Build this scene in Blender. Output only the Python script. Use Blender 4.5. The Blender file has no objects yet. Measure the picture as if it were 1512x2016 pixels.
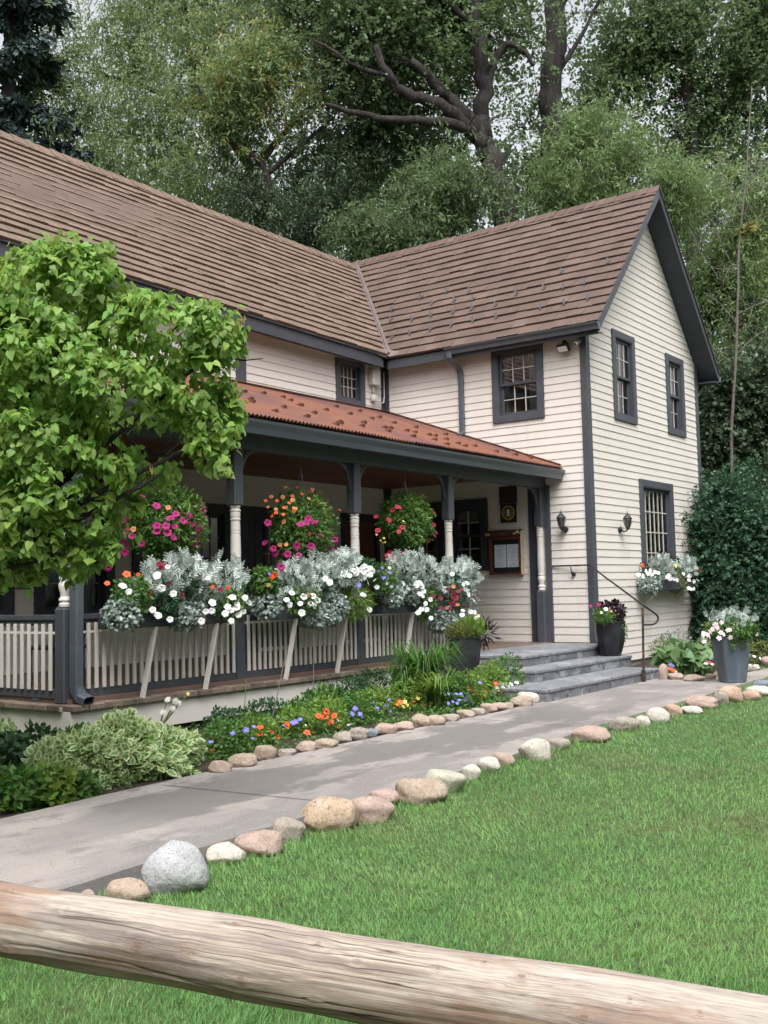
import bpy, math, random
import numpy as np
rad = math.radians
C = bpy.context.scene.collection
SC = bpy.context.scene

# ---------------------------------------------------------------- camera
FPX = 2086.84                      # focal length in pixels of the 1512 x 2016 photograph
CAM = np.array([-15.988, -7.472, 0.978])
YAW, PIT, ROL = rad(36.11), rad(4.04), rad(-1.313)
def _axes():
    f = np.array([math.cos(YAW)*math.cos(PIT), math.sin(YAW)*math.cos(PIT), math.sin(PIT)])
    r = np.array([math.sin(YAW), -math.cos(YAW), 0.0]); u = np.cross(r, f)
    c, s = math.cos(ROL), math.sin(ROL)
    return c*r + s*u, -s*r + c*u, f
RT, UP, FW = _axes()
cam_data = bpy.data.cameras.new("camera"); cam = bpy.data.objects.new("camera", cam_data); C.objects.link(cam)
cam_data.sensor_fit = 'VERTICAL'; cam_data.sensor_height = 36.0; cam_data.lens = FPX/2016*36.0
cam_data.clip_start = 0.05; cam_data.clip_end = 2000
from mathutils import Matrix, Vector
cam.matrix_world = Matrix(((RT[0], UP[0], -FW[0], CAM[0]), (RT[1], UP[1], -FW[1], CAM[1]), (RT[2], UP[2], -FW[2], CAM[2]), (0, 0, 0, 1)))
SC.camera = cam
SC.render.resolution_x = 768; SC.render.resolution_y = 1024

# ---------------------------------------------------------------- light
SUN_EL, SUN_AZ = rad(58), rad(222)          # azimuth measured like atan2 of the direction towards the sun
world = bpy.data.worlds.new("World"); SC.world = world; world.use_nodes = True
wn = world.node_tree.nodes; wl = world.node_tree.links; wn.clear()
sky = wn.new('ShaderNodeTexSky'); sky.sky_type = 'NISHITA'; sky.sun_disc = False
sky.sun_elevation = SUN_EL; sky.sun_rotation = rad(90) - SUN_AZ
sky.air_density = 1.0; sky.dust_density = 6.0; sky.ozone_density = 1.0
hs = wn.new('ShaderNodeHueSaturation'); hs.inputs['Saturation'].default_value = 0.22
bg = wn.new('ShaderNodeBackground'); bg.inputs['Strength'].default_value = 0.15
wo = wn.new('ShaderNodeOutputWorld')
wl.new(sky.outputs[0], hs.inputs['Color']); wl.new(hs.outputs[0], bg.inputs['Color']); wl.new(bg.outputs[0], wo.inputs['Surface'])
sl = bpy.data.lights.new("sun", 'SUN'); sl.energy = 0.65; sl.angle = rad(30); sl.color = (1.0, 0.975, 0.945)
so = bpy.data.objects.new("sun", sl); C.objects.link(so)
sd = Vector((math.cos(SUN_EL)*math.cos(SUN_AZ), math.cos(SUN_EL)*math.sin(SUN_AZ), math.sin(SUN_EL)))
so.rotation_euler = sd.to_track_quat('Z', 'Y').to_euler(); so.location = (-20, -20, 30)
SC.view_settings.view_transform = 'Standard'; SC.view_settings.look = 'None'
SC.view_settings.gamma = 1.0; SC.view_settings.exposure = 1.14
SC.render.engine = 'CYCLES'
SC.cycles.max_bounces = 6; SC.cycles.diffuse_bounces = 3; SC.cycles.transparent_max_bounces = 8

# ---------------------------------------------------------------- surveying helpers
def ray(px, py):
    d = FW*FPX + RT*(px-756) - UP*(py-1008)
    return d/FPX
def at(px, py, ax, val):          # point seen at a pixel on a plane x / y / z = val
    d = ray(px, py); t = (val-CAM[ax])/d[ax]
    return CAM + d*t
def far(px, py, depth):           # point at a given distance in front of the camera
    return CAM + ray(px, py)*depth

# ---------------------------------------------------------------- object helpers
def wloc(o):
    v = np.zeros(3)
    while o is not None: v = v + np.array(o.location); o = o.parent
    return v
def tag(o, label=None, cat=None, group=None, kind=None):
    if label: o['label'] = label
    if cat: o['category'] = cat
    if group: o['group'] = group
    if kind: o['kind'] = kind
    return o
def empty(name, loc, label=None, cat=None, group=None):
    o = bpy.data.objects.new(name, None); o.empty_display_size = 0.1; C.objects.link(o); o.location = tuple(loc)
    return tag(o, label, cat, group)
def copy_tree(o, parent=None):
    c = o.copy(); C.objects.link(c); c.parent = parent
    for ch in [x for x in bpy.data.objects if x.parent is o]: copy_tree(ch, c)
    return c

class MB:
    def __init__(s): s.v = []; s.f = []; s.m = []; s.n = 0
    def add(s, verts, faces, mi=0):
        b = s.n; s.v.extend([tuple(p) for p in verts]); s.n += len(verts)
        for f in faces: s.f.append(tuple(b+i for i in f)); s.m.append(mi)
        return s
    def quad(s, a, b, c, d, mi=0): return s.add([a, b, c, d], [(0, 1, 2, 3)], mi)
    def box(s, a, b, mi=0):
        x0, y0, z0 = [min(a[i], b[i]) for i in range(3)]; x1, y1, z1 = [max(a[i], b[i]) for i in range(3)]
        return s.add([(x0,y0,z0),(x1,y0,z0),(x1,y1,z0),(x0,y1,z0),(x0,y0,z1),(x1,y0,z1),(x1,y1,z1),(x0,y1,z1)],
                     [(0,3,2,1),(4,5,6,7),(0,1,5,4),(1,2,6,5),(2,3,7,6),(3,0,4,7)], mi)
    def bbox(s, a, b, ch=.006, mi=0):
        """box with chamfered edges"""
        lo = [min(a[i], b[i]) for i in range(3)]; hi = [max(a[i], b[i]) for i in range(3)]
        ch = min(ch, min(hi[i]-lo[i] for i in range(3))*.45)
        V = []; idx = {}
        for sx in (0, 1):
            for sy in (0, 1):
                for sz in (0, 1):
                    c = [(lo, hi)[sx][0], (lo, hi)[sy][1], (lo, hi)[sz][2]]; g = [1-2*sx, 1-2*sy, 1-2*sz]
                    for k in range(3):
                        p = [c[i] + (0 if i == k else g[i]*ch) for i in range(3)]
                        idx[(sx, sy, sz, k)] = len(V); V.append(p)
        F = []
        for k in range(3):
            i, j = (k+1) % 3, (k+2) % 3
            for sd_ in (0, 1):
                q = []
                for (p, r) in ((0, 0), (1, 0), (1, 1), (0, 1)):
                    t = [0, 0, 0]; t[k] = sd_; t[i] = p; t[j] = r; q.append(idx[(t[0], t[1], t[2], k)])
                F.append(tuple(q if sd_ else q[::-1]))
            for p in (0, 1):
                for r in (0, 1):
                    t0 = [0, 0, 0]; t0[i] = p; t0[j] = r; t1 = list(t0); t1[k] = 1
                    A = idx[(t0[0], t0[1], t0[2], i)]; B = idx[(t1[0], t1[1], t1[2], i)]
                    Cc = idx[(t1[0], t1[1], t1[2], j)]; D = idx[(t0[0], t0[1], t0[2], j)]
                    F.append((A, B, Cc, D) if (p ^ r) else (D, Cc, B, A))
        for sx in (0, 1):
            for sy in (0, 1):
                for sz in (0, 1):
                    q = [idx[(sx, sy, sz, k)] for k in range(3)]
                    F.append(tuple(q if (sx+sy+sz) % 2 else q[::-1]))
        return s.add(V, F, mi)
    def beam(s, p, q, w, h, upv=(0, 0, 1), mi=0):
        p = np.array(p, float); q = np.array(q, float); d = q-p; d /= np.linalg.norm(d)
        a = np.cross(d, upv); a /= np.linalg.norm(a); b = np.cross(a, d)
        V = [e + a*sa*w/2 + b*sb*h/2 for e in (p, q) for (sa, sb) in ((-1,-1),(1,-1),(1,1),(-1,1))]
        return s.add(V, [(0,1,2,3),(7,6,5,4),(0,4,5,1),(1,5,6,2),(2,6,7,3),(3,7,4,0)], mi)
    def tube(s, pts, r, n=8, mi=0, cap=True):
        pts = [np.array(p, float) for p in pts]; m = len(pts)
        if not hasattr(r, '__len__'): r = [r]*m
        prev = None; V = []
        for i, p in enumerate(pts):
            t = pts[min(i+1, m-1)] - pts[max(i-1, 0)]; t = t/(np.linalg.norm(t)+1e-12)
            if prev is None:
                ref = np.array([0, 0, 1.]) if abs(t[2]) < .9 else np.array([1., 0, 0]); a = np.cross(t, ref)
            else: a = prev - t*(prev@t)
            a /= (np.linalg.norm(a)+1e-12); prev = a; b = np.cross(t, a)
            for k in range(n):
                th = 2*math.pi*k/n; V.append(p + (a*math.cos(th)+b*math.sin(th))*r[i])
        F = [(i*n+k, i*n+(k+1) % n, (i+1)*n+(k+1) % n, (i+1)*n+k) for i in range(m-1) for k in range(n)]
        if cap: F += [tuple(range(n))[::-1], tuple((m-1)*n+k for k in range(n))]
        return s.add(V, F, mi)
    def lathe(s, c, prof, n=24, mi=0, cap=True, ph=0.):
        V = []
        for (r, z) in prof:
            for k in range(n):
                th = 2*math.pi*k/n+ph; V.append((c[0]+r*math.cos(th), c[1]+r*math.sin(th), c[2]+z))
        m = len(prof)
        F = [(i*n+k, i*n+(k+1) % n, (i+1)*n+(k+1) % n, (i+1)*n+k) for i in range(m-1) for k in range(n)]
        if cap: F += [tuple(range(n))[::-1], tuple((m-1)*n+k for k in range(n))]
        return s.add(V, F, mi)
    def build(s, name, mats, parent=None, smooth=False):
        if not isinstance(mats, (list, tuple)): mats = [mats]
        off = wloc(parent); me = bpy.data.meshes.new(name)
        v = np.array(s.v, float) - off
        me.from_pydata(v.tolist(), [], s.f)
        for m in mats: me.materials.append(m)
        if len(mats) > 1: me.polygons.foreach_set('material_index', s.m)
        if smooth: me.polygons.foreach_set('use_smooth', [True]*len(s.f))
        me.update()
        o = bpy.data.objects.new(name, me); C.objects.link(o); o.parent = parent
        return o

def smooth_by_angle(o, ang=35):
    me = o.data; me.polygons.foreach_set('use_smooth', [True]*len(me.polygons))
    try: me.set_sharp_from_angle(angle=rad(ang))
    except Exception: pass
    return o

# mass instancing of one small template into ONE mesh (leaves, blades)
def scatter(name, tv, tf, pos, X, Y, Z, sc, mats, parent=None, tm=None, smooth=False):
    """tv template verts (k,3); frame columns X,Y,Z (N,3); sc (N,) or (N,3)"""
    tv = np.asarray(tv, float); N = len(pos); k = len(tv)
    sc = np.asarray(sc, float)
    if sc.ndim == 1: sc = np.repeat(sc[:, None], 3, 1)
    P = pos[:, None, :] + (tv[None, :, 0, None]*sc[:, None, 0, None])*X[:, None, :] + (tv[None, :, 1, None]*sc[:, None, 1, None])*Y[:, None, :] + (tv[None, :, 2, None]*sc[:, None, 2, None])*Z[:, None, :]
    P = P.reshape(-1, 3) - wloc(parent)
    me = bpy.data.meshes.new(name)
    sizes = np.array([len(f) for f in tf]); flat = np.concatenate([np.array(f) for f in tf])
    loops = (flat[None, :] + (np.arange(N)*k)[:, None]).ravel()
    allsz = np.tile(sizes, N); starts = np.concatenate([[0], np.cumsum(allsz)[:-1]])
    me.vertices.add(N*k); me.vertices.foreach_set('co', P.ravel())
    me.loops.add(len(loops)); me.loops.foreach_set('vertex_index', loops.astype(np.int32))
    me.polygons.add(len(allsz)); me.polygons.foreach_set('loop_start', starts.astype(np.int32)); me.polygons.foreach_set('loop_total', allsz.astype(np.int32))
    if not isinstance(mats, (list, tuple)): mats = [mats]
    for m in mats: me.materials.append(m)
    if tm is not None: me.polygons.foreach_set('material_index', np.tile(np.array(tm, dtype=np.int32), N))
    if smooth: me.polygons.foreach_set('use_smooth', np.ones(len(allsz), dtype=bool))
    if tm is None and len(mats) > 1: me.polygons.foreach_set('material_index', np.repeat((np.random.default_rng(N).uniform(size=N) < .35).astype(np.int32), len(tf)))
    me.update(calc_edges=True); me.validate()
    o = bpy.data.objects.new(name, me); C.objects.link(o); o.parent = parent
    return o
def unit(a): return a/(np.linalg.norm(a, axis=-1, keepdims=True)+1e-12)
def frames(d, rng, up=None, flat=0.0):
    """frame with Y along d, Z a random (or up-biased) normal"""
    Yv = unit(d); ref = rng.normal(size=d.shape)
    if up is not None: ref = ref*(1-flat) + np.array(up)[None, :]*flat*3
    X = unit(np.cross(Yv, ref)); Z = np.cross(X, Yv)
    return X, Yv, Z

def curve_pts(pts, n=6, wob=0, seed=0):
    rg = np.random.default_rng(seed); P = np.array(pts, float); out = []
    for i in range(len(P)-1):
        p0, p1, p2, p3 = P[max(i-1, 0)], P[i], P[i+1], P[min(i+2, len(P)-1)]
        for k in range(n):
            t = k/n; out.append(.5*((2*p1)+(-p0+p2)*t+(2*p0-5*p1+4*p2-p3)*t*t+(-p0+3*p1-3*p2+p3)*t**3)+rg.normal(size=3)*wob*(0 if i+k == 0 else 1))
    out.append(P[-1]); return out

# ---------------------------------------------------------------- materials
def mat(name, base, rough=.7, metal=0., spec=.4, tex=None, bump=None, island=0., trans=0., coat=0., hue=.022):
    """tex: list of (scale, (c1), (c2), lo, hi, detail, stretch) noise layers mixed over base; bump: (scale, strength, dist, stretch)"""
    m = bpy.data.materials.new(name); m.use_nodes = True; nt = m.node_tree; N, L = nt.nodes, nt.links
    p = N['Principled BSDF']; p.inputs['Roughness'].default_value = rough; p.inputs['Metallic'].default_value = metal
    p.inputs['Specular IOR Level'].default_value = spec
    tc = N.new('ShaderNodeTexCoord'); col = None
    rgb = N.new('ShaderNodeRGB'); rgb.outputs[0].default_value = (*base, 1); col = rgb.outputs[0]
    def noise(scale, detail, stretch):
        mp = N.new('ShaderNodeMapping'); mp.inputs['Scale'].default_value = stretch
        n = N.new('ShaderNodeTexNoise'); n.inputs['Scale'].default_value = scale; n.inputs['Detail'].default_value = detail; n.inputs['Roughness'].default_value = .62
        L.new(tc.outputs['Object'], mp.inputs[0]); L.new(mp.outputs[0], n.inputs['Vector']); return n.outputs['Fac']
    for (scale, c2, lo, hi, detail, stretch) in (tex or []):
        mr = N.new('ShaderNodeMapRange'); mr.inputs[1].default_value = lo; mr.inputs[2].default_value = hi; mr.clamp = True
        L.new(noise(scale, detail, stretch), mr.inputs[0])
        mx = N.new('ShaderNodeMix'); mx.data_type = 'RGBA'; L.new(mr.outputs[0], mx.inputs[0]); L.new(col, mx.inputs[6])
        mx.inputs[7].default_value = (*c2, 1); col = mx.outputs[2]
    if island:
        g = N.new('ShaderNodeNewGeometry'); h = N.new('ShaderNodeHueSaturation')
        a = N.new('ShaderNodeMapRange'); a.inputs[3].default_value = 1-island; a.inputs[4].default_value = 1+island
        L.new(g.outputs['Random Per Island'], a.inputs[0]); L.new(a.outputs[0], h.inputs['Value'])
        w = N.new('ShaderNodeTexWhiteNoise'); w.noise_dimensions = '1D'; L.new(g.outputs['Random Per Island'], w.inputs['W'])
        b = N.new('ShaderNodeMapRange'); b.inputs[3].default_value = .5-hue; b.inputs[4].default_value = .5+hue
        L.new(w.outputs['Value'], b.inputs[0]); L.new(b.outputs[0], h.inputs['Hue'])
        L.new(col, h.inputs['Color']); col = h.outputs[0]
    L.new(col, p.inputs['Base Color'])
    if coat: p.inputs['Coat Weight'].default_value = coat
    if bump:
        bs, st, ds, stretch = bump; b = N.new('ShaderNodeBump'); b.inputs['Strength'].default_value = st; b.inputs['Distance'].default_value = ds
        L.new(noise(bs, 6, stretch), b.inputs['Height']); L.new(b.outputs[0], p.inputs['Normal'])
    if trans:
        t = N.new('ShaderNodeBsdfTranslucent'); ms = N.new('ShaderNodeMixShader'); ms.inputs[0].default_value = trans
        hv = N.new('ShaderNodeHueSaturation'); hv.inputs['Value'].default_value = 1.5; hv.inputs['Hue'].default_value = .485; L.new(col, hv.inputs['Color'])
        L.new(hv.outputs[0], t.inputs['Color']); L.new(p.outputs[0], ms.inputs[1]); L.new(t.outputs[0], ms.inputs[2])
        L.new(ms.outputs[0], N['Material Output'].inputs['Surface'])
    return m
I3 = (1, 1, 1)
M = {}
M['siding'] = mat('cream_clapboard', (.66, .62, .575), .62, tex=[(1.6, (.62, .578, .53), .42, .70, 6, (1, 1, .4)), (5, (.54, .50, .46), .66, .90, 9, (.5, .5, 2.2)), (2.3, (.60, .565, .53), .55, .75, 6, (2.5, 2.5, .3))], bump=(60, .12, .01, (.15, .15, 2)))
M['cream'] = mat('cream_paint', (.60, .57, .53), .5, tex=[(5, (.55, .49, .42), .58, .85, 6, I3)], bump=(40, .1, .01, I3))
M['grey'] = mat('slate_grey_paint', (.060, .065, .078), .5, tex=[(4, (.085, .09, .11), .5, .8, 6, I3)], bump=(50, .12, .01, I3))
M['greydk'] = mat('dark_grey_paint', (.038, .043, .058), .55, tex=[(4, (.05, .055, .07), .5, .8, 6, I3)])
M['gutter'] = mat('painted_gutter_metal', (.075, .088, .108), .35, spec=.5, tex=[(6, (.11, .12, .14), .5, .8, 6, (.3, 1, 3))])
M['shingle'] = mat('brown_shingle', (.108, .074, .060), .85, hue=.006, island=.13, tex=[(2.2, (.145, .098, .082), .45, .75, 6, I3), (40, (.08, .045, .035), .5, .8, 4, I3)], bump=(120, .35, .01, (1, 1, 1)))
M['shingle2'] = mat('tan_brown_shingle', (.155, .110, .084), .85, hue=.006, island=.13, tex=[(2.2, (.20, .14, .11), .45, .75, 6, I3), (40, (.11, .065, .045), .5, .8, 4, I3)], bump=(120, .35, .01, (1, 1, 1)))
M['flash'] = mat('brown_flashing_metal', (.125, .095, .092), .5, tex=[(3, (.16, .125, .12), .45, .7, 5, I3)])
M['rust'] = mat('rusty_corrugated_metal', (.165, .066, .037), .7, tex=[(.9, (.105, .048, .046), .46, .62, 7, (1.0, .5, 1)), (2.5, (.235, .085, .042), .5, .75, 8, (2.5, .45, 1)), (9, (.085, .04, .04), .58, .8, 8, (1, .3, 1))], bump=(70, .25, .006, I3))
M['dark'] = mat('dark_void', (.012, .012, .014), .9)
M['wood'] = mat('stained_porch_boards', (.17, .058, .026), .5, island=.18, tex=[(9, (.10, .035, .018), .45, .75, 8, (.2, 3, 3))])
M['door'] = mat('brown_door_wood', (.16, .062, .030), .45, tex=[(9, (.08, .03, .016), .45, .75, 8, (3, 3, .25))])
M['floor'] = mat('porch_floor_board', (.13, .098, .08), .5, island=.12, tex=[(7, (.2, .11, .075), .45, .75, 6, (.2, 3, 3))])
M['brick'] = mat('brown_brick', (.165, .128, .10), .9, hue=.01, island=.3, tex=[(8, (.10, .075, .06), .48, .62, 5, I3), (30, (.34, .25, .18), .62, .8, 3, I3)], bump=(60, .4, .01, I3))
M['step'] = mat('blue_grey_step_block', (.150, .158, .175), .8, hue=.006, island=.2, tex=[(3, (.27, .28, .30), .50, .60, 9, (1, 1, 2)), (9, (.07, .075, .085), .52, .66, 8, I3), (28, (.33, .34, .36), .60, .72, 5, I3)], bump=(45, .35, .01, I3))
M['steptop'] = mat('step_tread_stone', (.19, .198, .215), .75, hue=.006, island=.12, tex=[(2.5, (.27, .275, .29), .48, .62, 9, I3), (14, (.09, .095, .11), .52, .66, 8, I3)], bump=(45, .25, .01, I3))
M['conc'] = mat('foundation_concrete', (.33, .31, .29), .85, tex=[(6, (.22, .21, .2), .45, .7, 7, I3)], bump=(50, .3, .01, I3))
M['white'] = mat('white_paint', (.78, .76, .73), .5)
M['iron'] = mat('black_iron', (.022, .022, .026), .45, tex=[(20, (.07, .035, .02), .62, .75, 5, I3)])
M['ironrust'] = mat('rust_streaked_iron', (.035, .03, .03), .5, tex=[(9, (.15, .07, .04), .5, .68, 6, I3)])
M['pot'] = mat('black_glazed_pot', (.013, .014, .018), .38, spec=.5, tex=[(5, (.028, .03, .036), .45, .7, 5, I3)])
M['zinc'] = mat('zinc_planter_metal', (.085, .105, .135), .42, spec=.5, tex=[(3.5, (.16, .19, .23), .46, .68, 6, (1, 1, .4)), (10, (.05, .06, .08), .55, .75, 6, (1, 1, .5))])
M['bark'] = mat('dark_bark', (.032, .028, .027), .95, tex=[(3, (.065, .058, .055), .45, .65, 7, (3, 3, .5))], bump=(14, .9, .08, (3, 3, .5)))
M['barkpale'] = mat('pale_bark', (.15, .135, .12), .9, tex=[(5, (.10, .09, .08), .5, .65, 6, (1, 1, 2.5))], bump=(20, .4, .02, I3))
M['twig'] = mat('dry_twig', (.13, .115, .10), .9)
M['stem'] = mat('green_stem', (.09, .14, .04), .6)
def leafm(name, c, isl=.35, tr=.35, rough=.5): return mat(name, c, rough, island=isl, trans=tr, spec=.35)
M['lilac'] = leafm('lilac_leaf', (.195, .330, .075), .34, .45, .45)
M['willow'] = leafm('willow_leaf', (.165, .240, .100), .2, .42)
M['willow2'] = leafm('young_willow_leaf', (.150, .228, .092), .22, .38)
M['yellowing'] = leafm('yellowing_leaf', (.22, .23, .07), .25, .4)
M['cotton'] = leafm('cottonwood_leaf', (.108, .168, .074), .22, .38)
M['shrubdk'] = leafm('dark_shrub_leaf', (.050, .110, .060), .5, .3)
M['wood_far'] = leafm('distant_tree_leaf', (.068, .108, .056), .25, .28)
M['spruce'] = leafm('blue_spruce_needle', (.060, .095, .090), .4, .1, .7)
M['silver'] = leafm('silver_leaf', (.40, .465, .435), .45, .12, .75)
M['silver2'] = leafm('grey_green_leaf', (.22, .285, .255), .3, .15, .7)
M['green'] = leafm('garden_leaf', (.075, .17, .035), .35, .35)
M['greendk'] = leafm('dark_garden_leaf', (.035, .095, .035), .35, .25)
M['greenlt'] = leafm('light_garden_leaf', (.15, .26, .05), .3, .4)
M['olive'] = leafm('olive_moss_leaf', (.13, .15, .045), .3, .3)
M['hosta'] = leafm('hosta_leaf', (.13, .23, .095), .25, .3, .45)
M['cream_leaf'] = leafm('cream_leaf_edge', (.54, .62, .34), .2, .3)
M['var_leaf'] = leafm('variegated_leaf_centre', (.17, .31, .12), .2, .3)
M['purple_leaf'] = leafm('dark_purple_leaf', (.030, .016, .022), .3, .1)
def fl(name, c, r=.6): return mat(name, c, r, trans=.25, island=.08)
M['f_white'] = fl('white_petal', (.80, .80, .82)); M['f_mag'] = fl('magenta_petal', (.36, .012, .115)); M['f_org'] = fl('orange_petal', (.75, .17, .02))
M['f_peach'] = fl('peach_petal', (.62, .30, .12)); M['f_red'] = fl('dark_red_petal', (.22, .012, .018)); M['f_pur'] = fl('violet_petal', (.24, .19, .62))
M['f_scarlet'] = fl('scarlet_petal', (.45, .02, .02)); M['f_pink'] = fl('pale_pink_petal', (.82, .62, .68)); M['f_rose'] = fl('rose_petal', (.65, .06, .16))
M['f_yel'] = fl('yellow_petal', (.85, .70, .16)); M['f_dark'] = fl('dark_flower_throat', (.05, .01, .05)); M['f_cream'] = fl('cream_petal', (.85, .78, .52))
M['paper'] = mat('menu_paper', (.60, .66, .74), .6); M['black'] = mat('black_fabric', (.012, .012, .015), .8)
M['gold'] = mat('gold_paint', (.42, .25, .06), .6); M['ink'] = mat('grey_ink', (.25, .27, .31), .7)
M['maroon'] = mat('maroon_cloth', (.05, .02, .02), .85); M['redwood'] = mat('reddish_frame_wood', (.10, .035, .022), .5, tex=[(9, (.05, .02, .015), .45, .7, 6, (3, 3, .3))])
M['ftan'] = mat('light_wood_edge', (.55, .42, .30), .6); M['lamp_glass'] = mat('lamp_glass', (.75, .75, .72), .15); M['muntin'] = mat('muntin_paint', (.50, .47, .43), .5)
M['camera_white'] = mat('white_plastic', (.75, .74, .72), .35)
def glass(name, tint=(.85, .88, .9)):
    m = bpy.data.materials.new(name); m.use_nodes = True; N, L = m.node_tree.nodes, m.node_tree.links
    N.remove(N['Principled BSDF']); g = N.new('ShaderNodeBsdfGlossy'); g.inputs['Roughness'].default_value = .03
    t = N.new('ShaderNodeBsdfTransparent'); t.inputs['Color'].default_value = (*tint, 1)
    f = N.new('ShaderNodeFresnel'); f.inputs['IOR'].default_value = 1.6; a = N.new('ShaderNodeMath'); a.operation = 'MULTIPLY_ADD'
    a.inputs[1].default_value = 1.0; a.inputs[2].default_value = .09; L.new(f.outputs[0], a.inputs[0])
    x = N.new('ShaderNodeMixShader'); L.new(a.outputs[0], x.inputs[0]); L.new(t.outputs[0], x.inputs[1]); L.new(g.outputs[0], x.inputs[2])
    L.new(x.outputs[0], N['Material Output'].inputs['Surface']); return m
M['glass'] = glass('window_glass', (.55, .58, .62)); M['glassdk'] = glass('insect_screened_glass', (.35, .37, .40))
M['lace'] = mat('lace_curtain', (.55, .54, .55), .8, trans=.4)
M['steel'] = mat('galvanised_steel', (.20, .20, .22), .4, metal=.6)
M['lavender'] = mat('faded_violet_paint', (.11, .09, .16), .7)
# ================================================================ SETTING: ground
E_ = 0.127                       # clapboard exposure, z = 0 is the porch floor
YM = 4.132                       # plane of the main wall
ZL, ZP, ZB = -0.53, -0.43, -0.455  # lawn, path, flower bed
XR = 5.2
def poly_sheet(name, pts, z, m, kind='structure', th=0.0):
    b = MB(); n = len(pts); b.add([(x, y, z) for x, y in pts], [tuple(range(n))])
    if th:
        b.add([(x, y, z) for x, y in pts]+[(x, y, z-th) for x, y in pts], [(i, i+n, (i+1) % n+n, (i+1) % n) for i in range(n)])
    o = b.build(name, m); o['kind'] = kind; return o
M['ground'] = mat('lawn_soil', (.055, .095, .03), .95, tex=[(.9, (.08, .105, .035), .45, .65, 5, I3), (14, (.02, .028, .012), .5, .7, 6, I3)])
M['soil'] = mat('bed_soil', (.035, .026, .02), .95, tex=[(9, (.07, .05, .036), .45, .7, 7, I3)], bump=(30, .6, .03, I3))
M['path'] = mat('worn_concrete', (.30, .272, .250), .8,
    tex=[(22, (.29, .258, .243), .5, .7, 8, I3), (.50, (.20, .184, .178), .475, .545, 9, (.45, 1.2, 1)), (2.6, (.25, .225, .215), .52, .60, 9, (.5, 1, 1)), (1.5, (.335, .305, .285), .54, .66, 9, I3), (55, (.17, .155, .15), .60, .70, 4, I3), (5, (.20, .18, .172), .56, .62, 10, (.6, 1, 1)), (120, (.42, .39, .37), .60, .72, 2, I3)], bump=(35, .25, .008, I3))
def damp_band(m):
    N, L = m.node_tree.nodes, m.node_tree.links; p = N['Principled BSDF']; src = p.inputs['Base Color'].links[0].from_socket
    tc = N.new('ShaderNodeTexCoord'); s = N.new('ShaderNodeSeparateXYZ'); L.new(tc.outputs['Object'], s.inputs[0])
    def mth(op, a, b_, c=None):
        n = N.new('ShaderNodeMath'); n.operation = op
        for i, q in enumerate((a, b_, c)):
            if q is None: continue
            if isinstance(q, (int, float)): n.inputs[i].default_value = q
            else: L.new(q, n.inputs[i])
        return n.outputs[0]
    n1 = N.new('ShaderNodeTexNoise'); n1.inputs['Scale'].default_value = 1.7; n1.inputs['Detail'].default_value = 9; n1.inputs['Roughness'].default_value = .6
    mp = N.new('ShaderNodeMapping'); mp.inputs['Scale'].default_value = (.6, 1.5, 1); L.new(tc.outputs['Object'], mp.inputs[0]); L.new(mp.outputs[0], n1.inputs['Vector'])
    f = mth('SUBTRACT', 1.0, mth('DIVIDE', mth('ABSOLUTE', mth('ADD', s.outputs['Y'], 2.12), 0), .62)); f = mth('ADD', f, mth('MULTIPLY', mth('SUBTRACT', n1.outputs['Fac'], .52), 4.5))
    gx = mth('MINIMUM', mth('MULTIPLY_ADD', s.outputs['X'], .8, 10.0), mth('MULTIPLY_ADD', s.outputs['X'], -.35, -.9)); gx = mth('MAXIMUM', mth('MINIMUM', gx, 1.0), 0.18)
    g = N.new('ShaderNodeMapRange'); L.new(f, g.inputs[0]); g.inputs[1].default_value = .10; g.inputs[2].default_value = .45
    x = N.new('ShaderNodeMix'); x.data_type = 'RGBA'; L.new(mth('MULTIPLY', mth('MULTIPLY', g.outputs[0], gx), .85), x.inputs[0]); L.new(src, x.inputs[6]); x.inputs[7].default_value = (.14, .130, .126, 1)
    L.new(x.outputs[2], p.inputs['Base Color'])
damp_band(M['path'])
R_ = 500
def lawn_z(x, y):                 # the lawn climbs a little towards the house
    sm = lambda t: (lambda q: q*q*(3-2*q))(np.clip(t, 0, 1))
    return ZL+.062*sm((np.asarray(x, float)+11.2)/2.6)*sm((-2.15-np.asarray(y, float))/.5)
gx = [-500, -60, -24]+list(np.arange(-14, -6, .4))+[-4, 0, 4, 12, 40, 120, 500]; gy = [-500, -60, -20, -10, -6, -4, -3.2, -2.9, -2.65, -2.5, -2.4, -2.3, -2.15, 0, 10, 40, 120, 500]
b = MB(); b.add([(x, y, float(lawn_z(x, y))) for x in gx for y in gy], [(i*len(gy)+j, (i+1)*len(gy)+j, (i+1)*len(gy)+j+1, i*len(gy)+j+1) for i in range(len(gx)-1) for j in range(len(gy)-1)])
o = b.build('lawn', M['ground'], smooth=True); o['kind'] = 'structure'
near = [(-24, -3.16), (-15, -3.15), (-12.6, -3.13), (-11, -3.10), (-9.9, -3.09), (-8.3, -3.07), (-7.2, -2.97), (-5.9, -2.89), (-2.9, -2.88), (-.6, -2.84), (1.2, -2.80), (3.4, -2.74)]
farp = [(3.4, -2.38), (1.0, -2.42), (.1, -2.36), (-.7, -2.05), (-1.15, -1.62), (-1.2, -1.40), (-4.7, -1.38), (-5.6, -1.46), (-7.4, -1.40), (-8.9, -1.40), (-10.1, -1.36), (-11.9, -1.45), (-15, -1.45), (-24, -1.45)]
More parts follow.
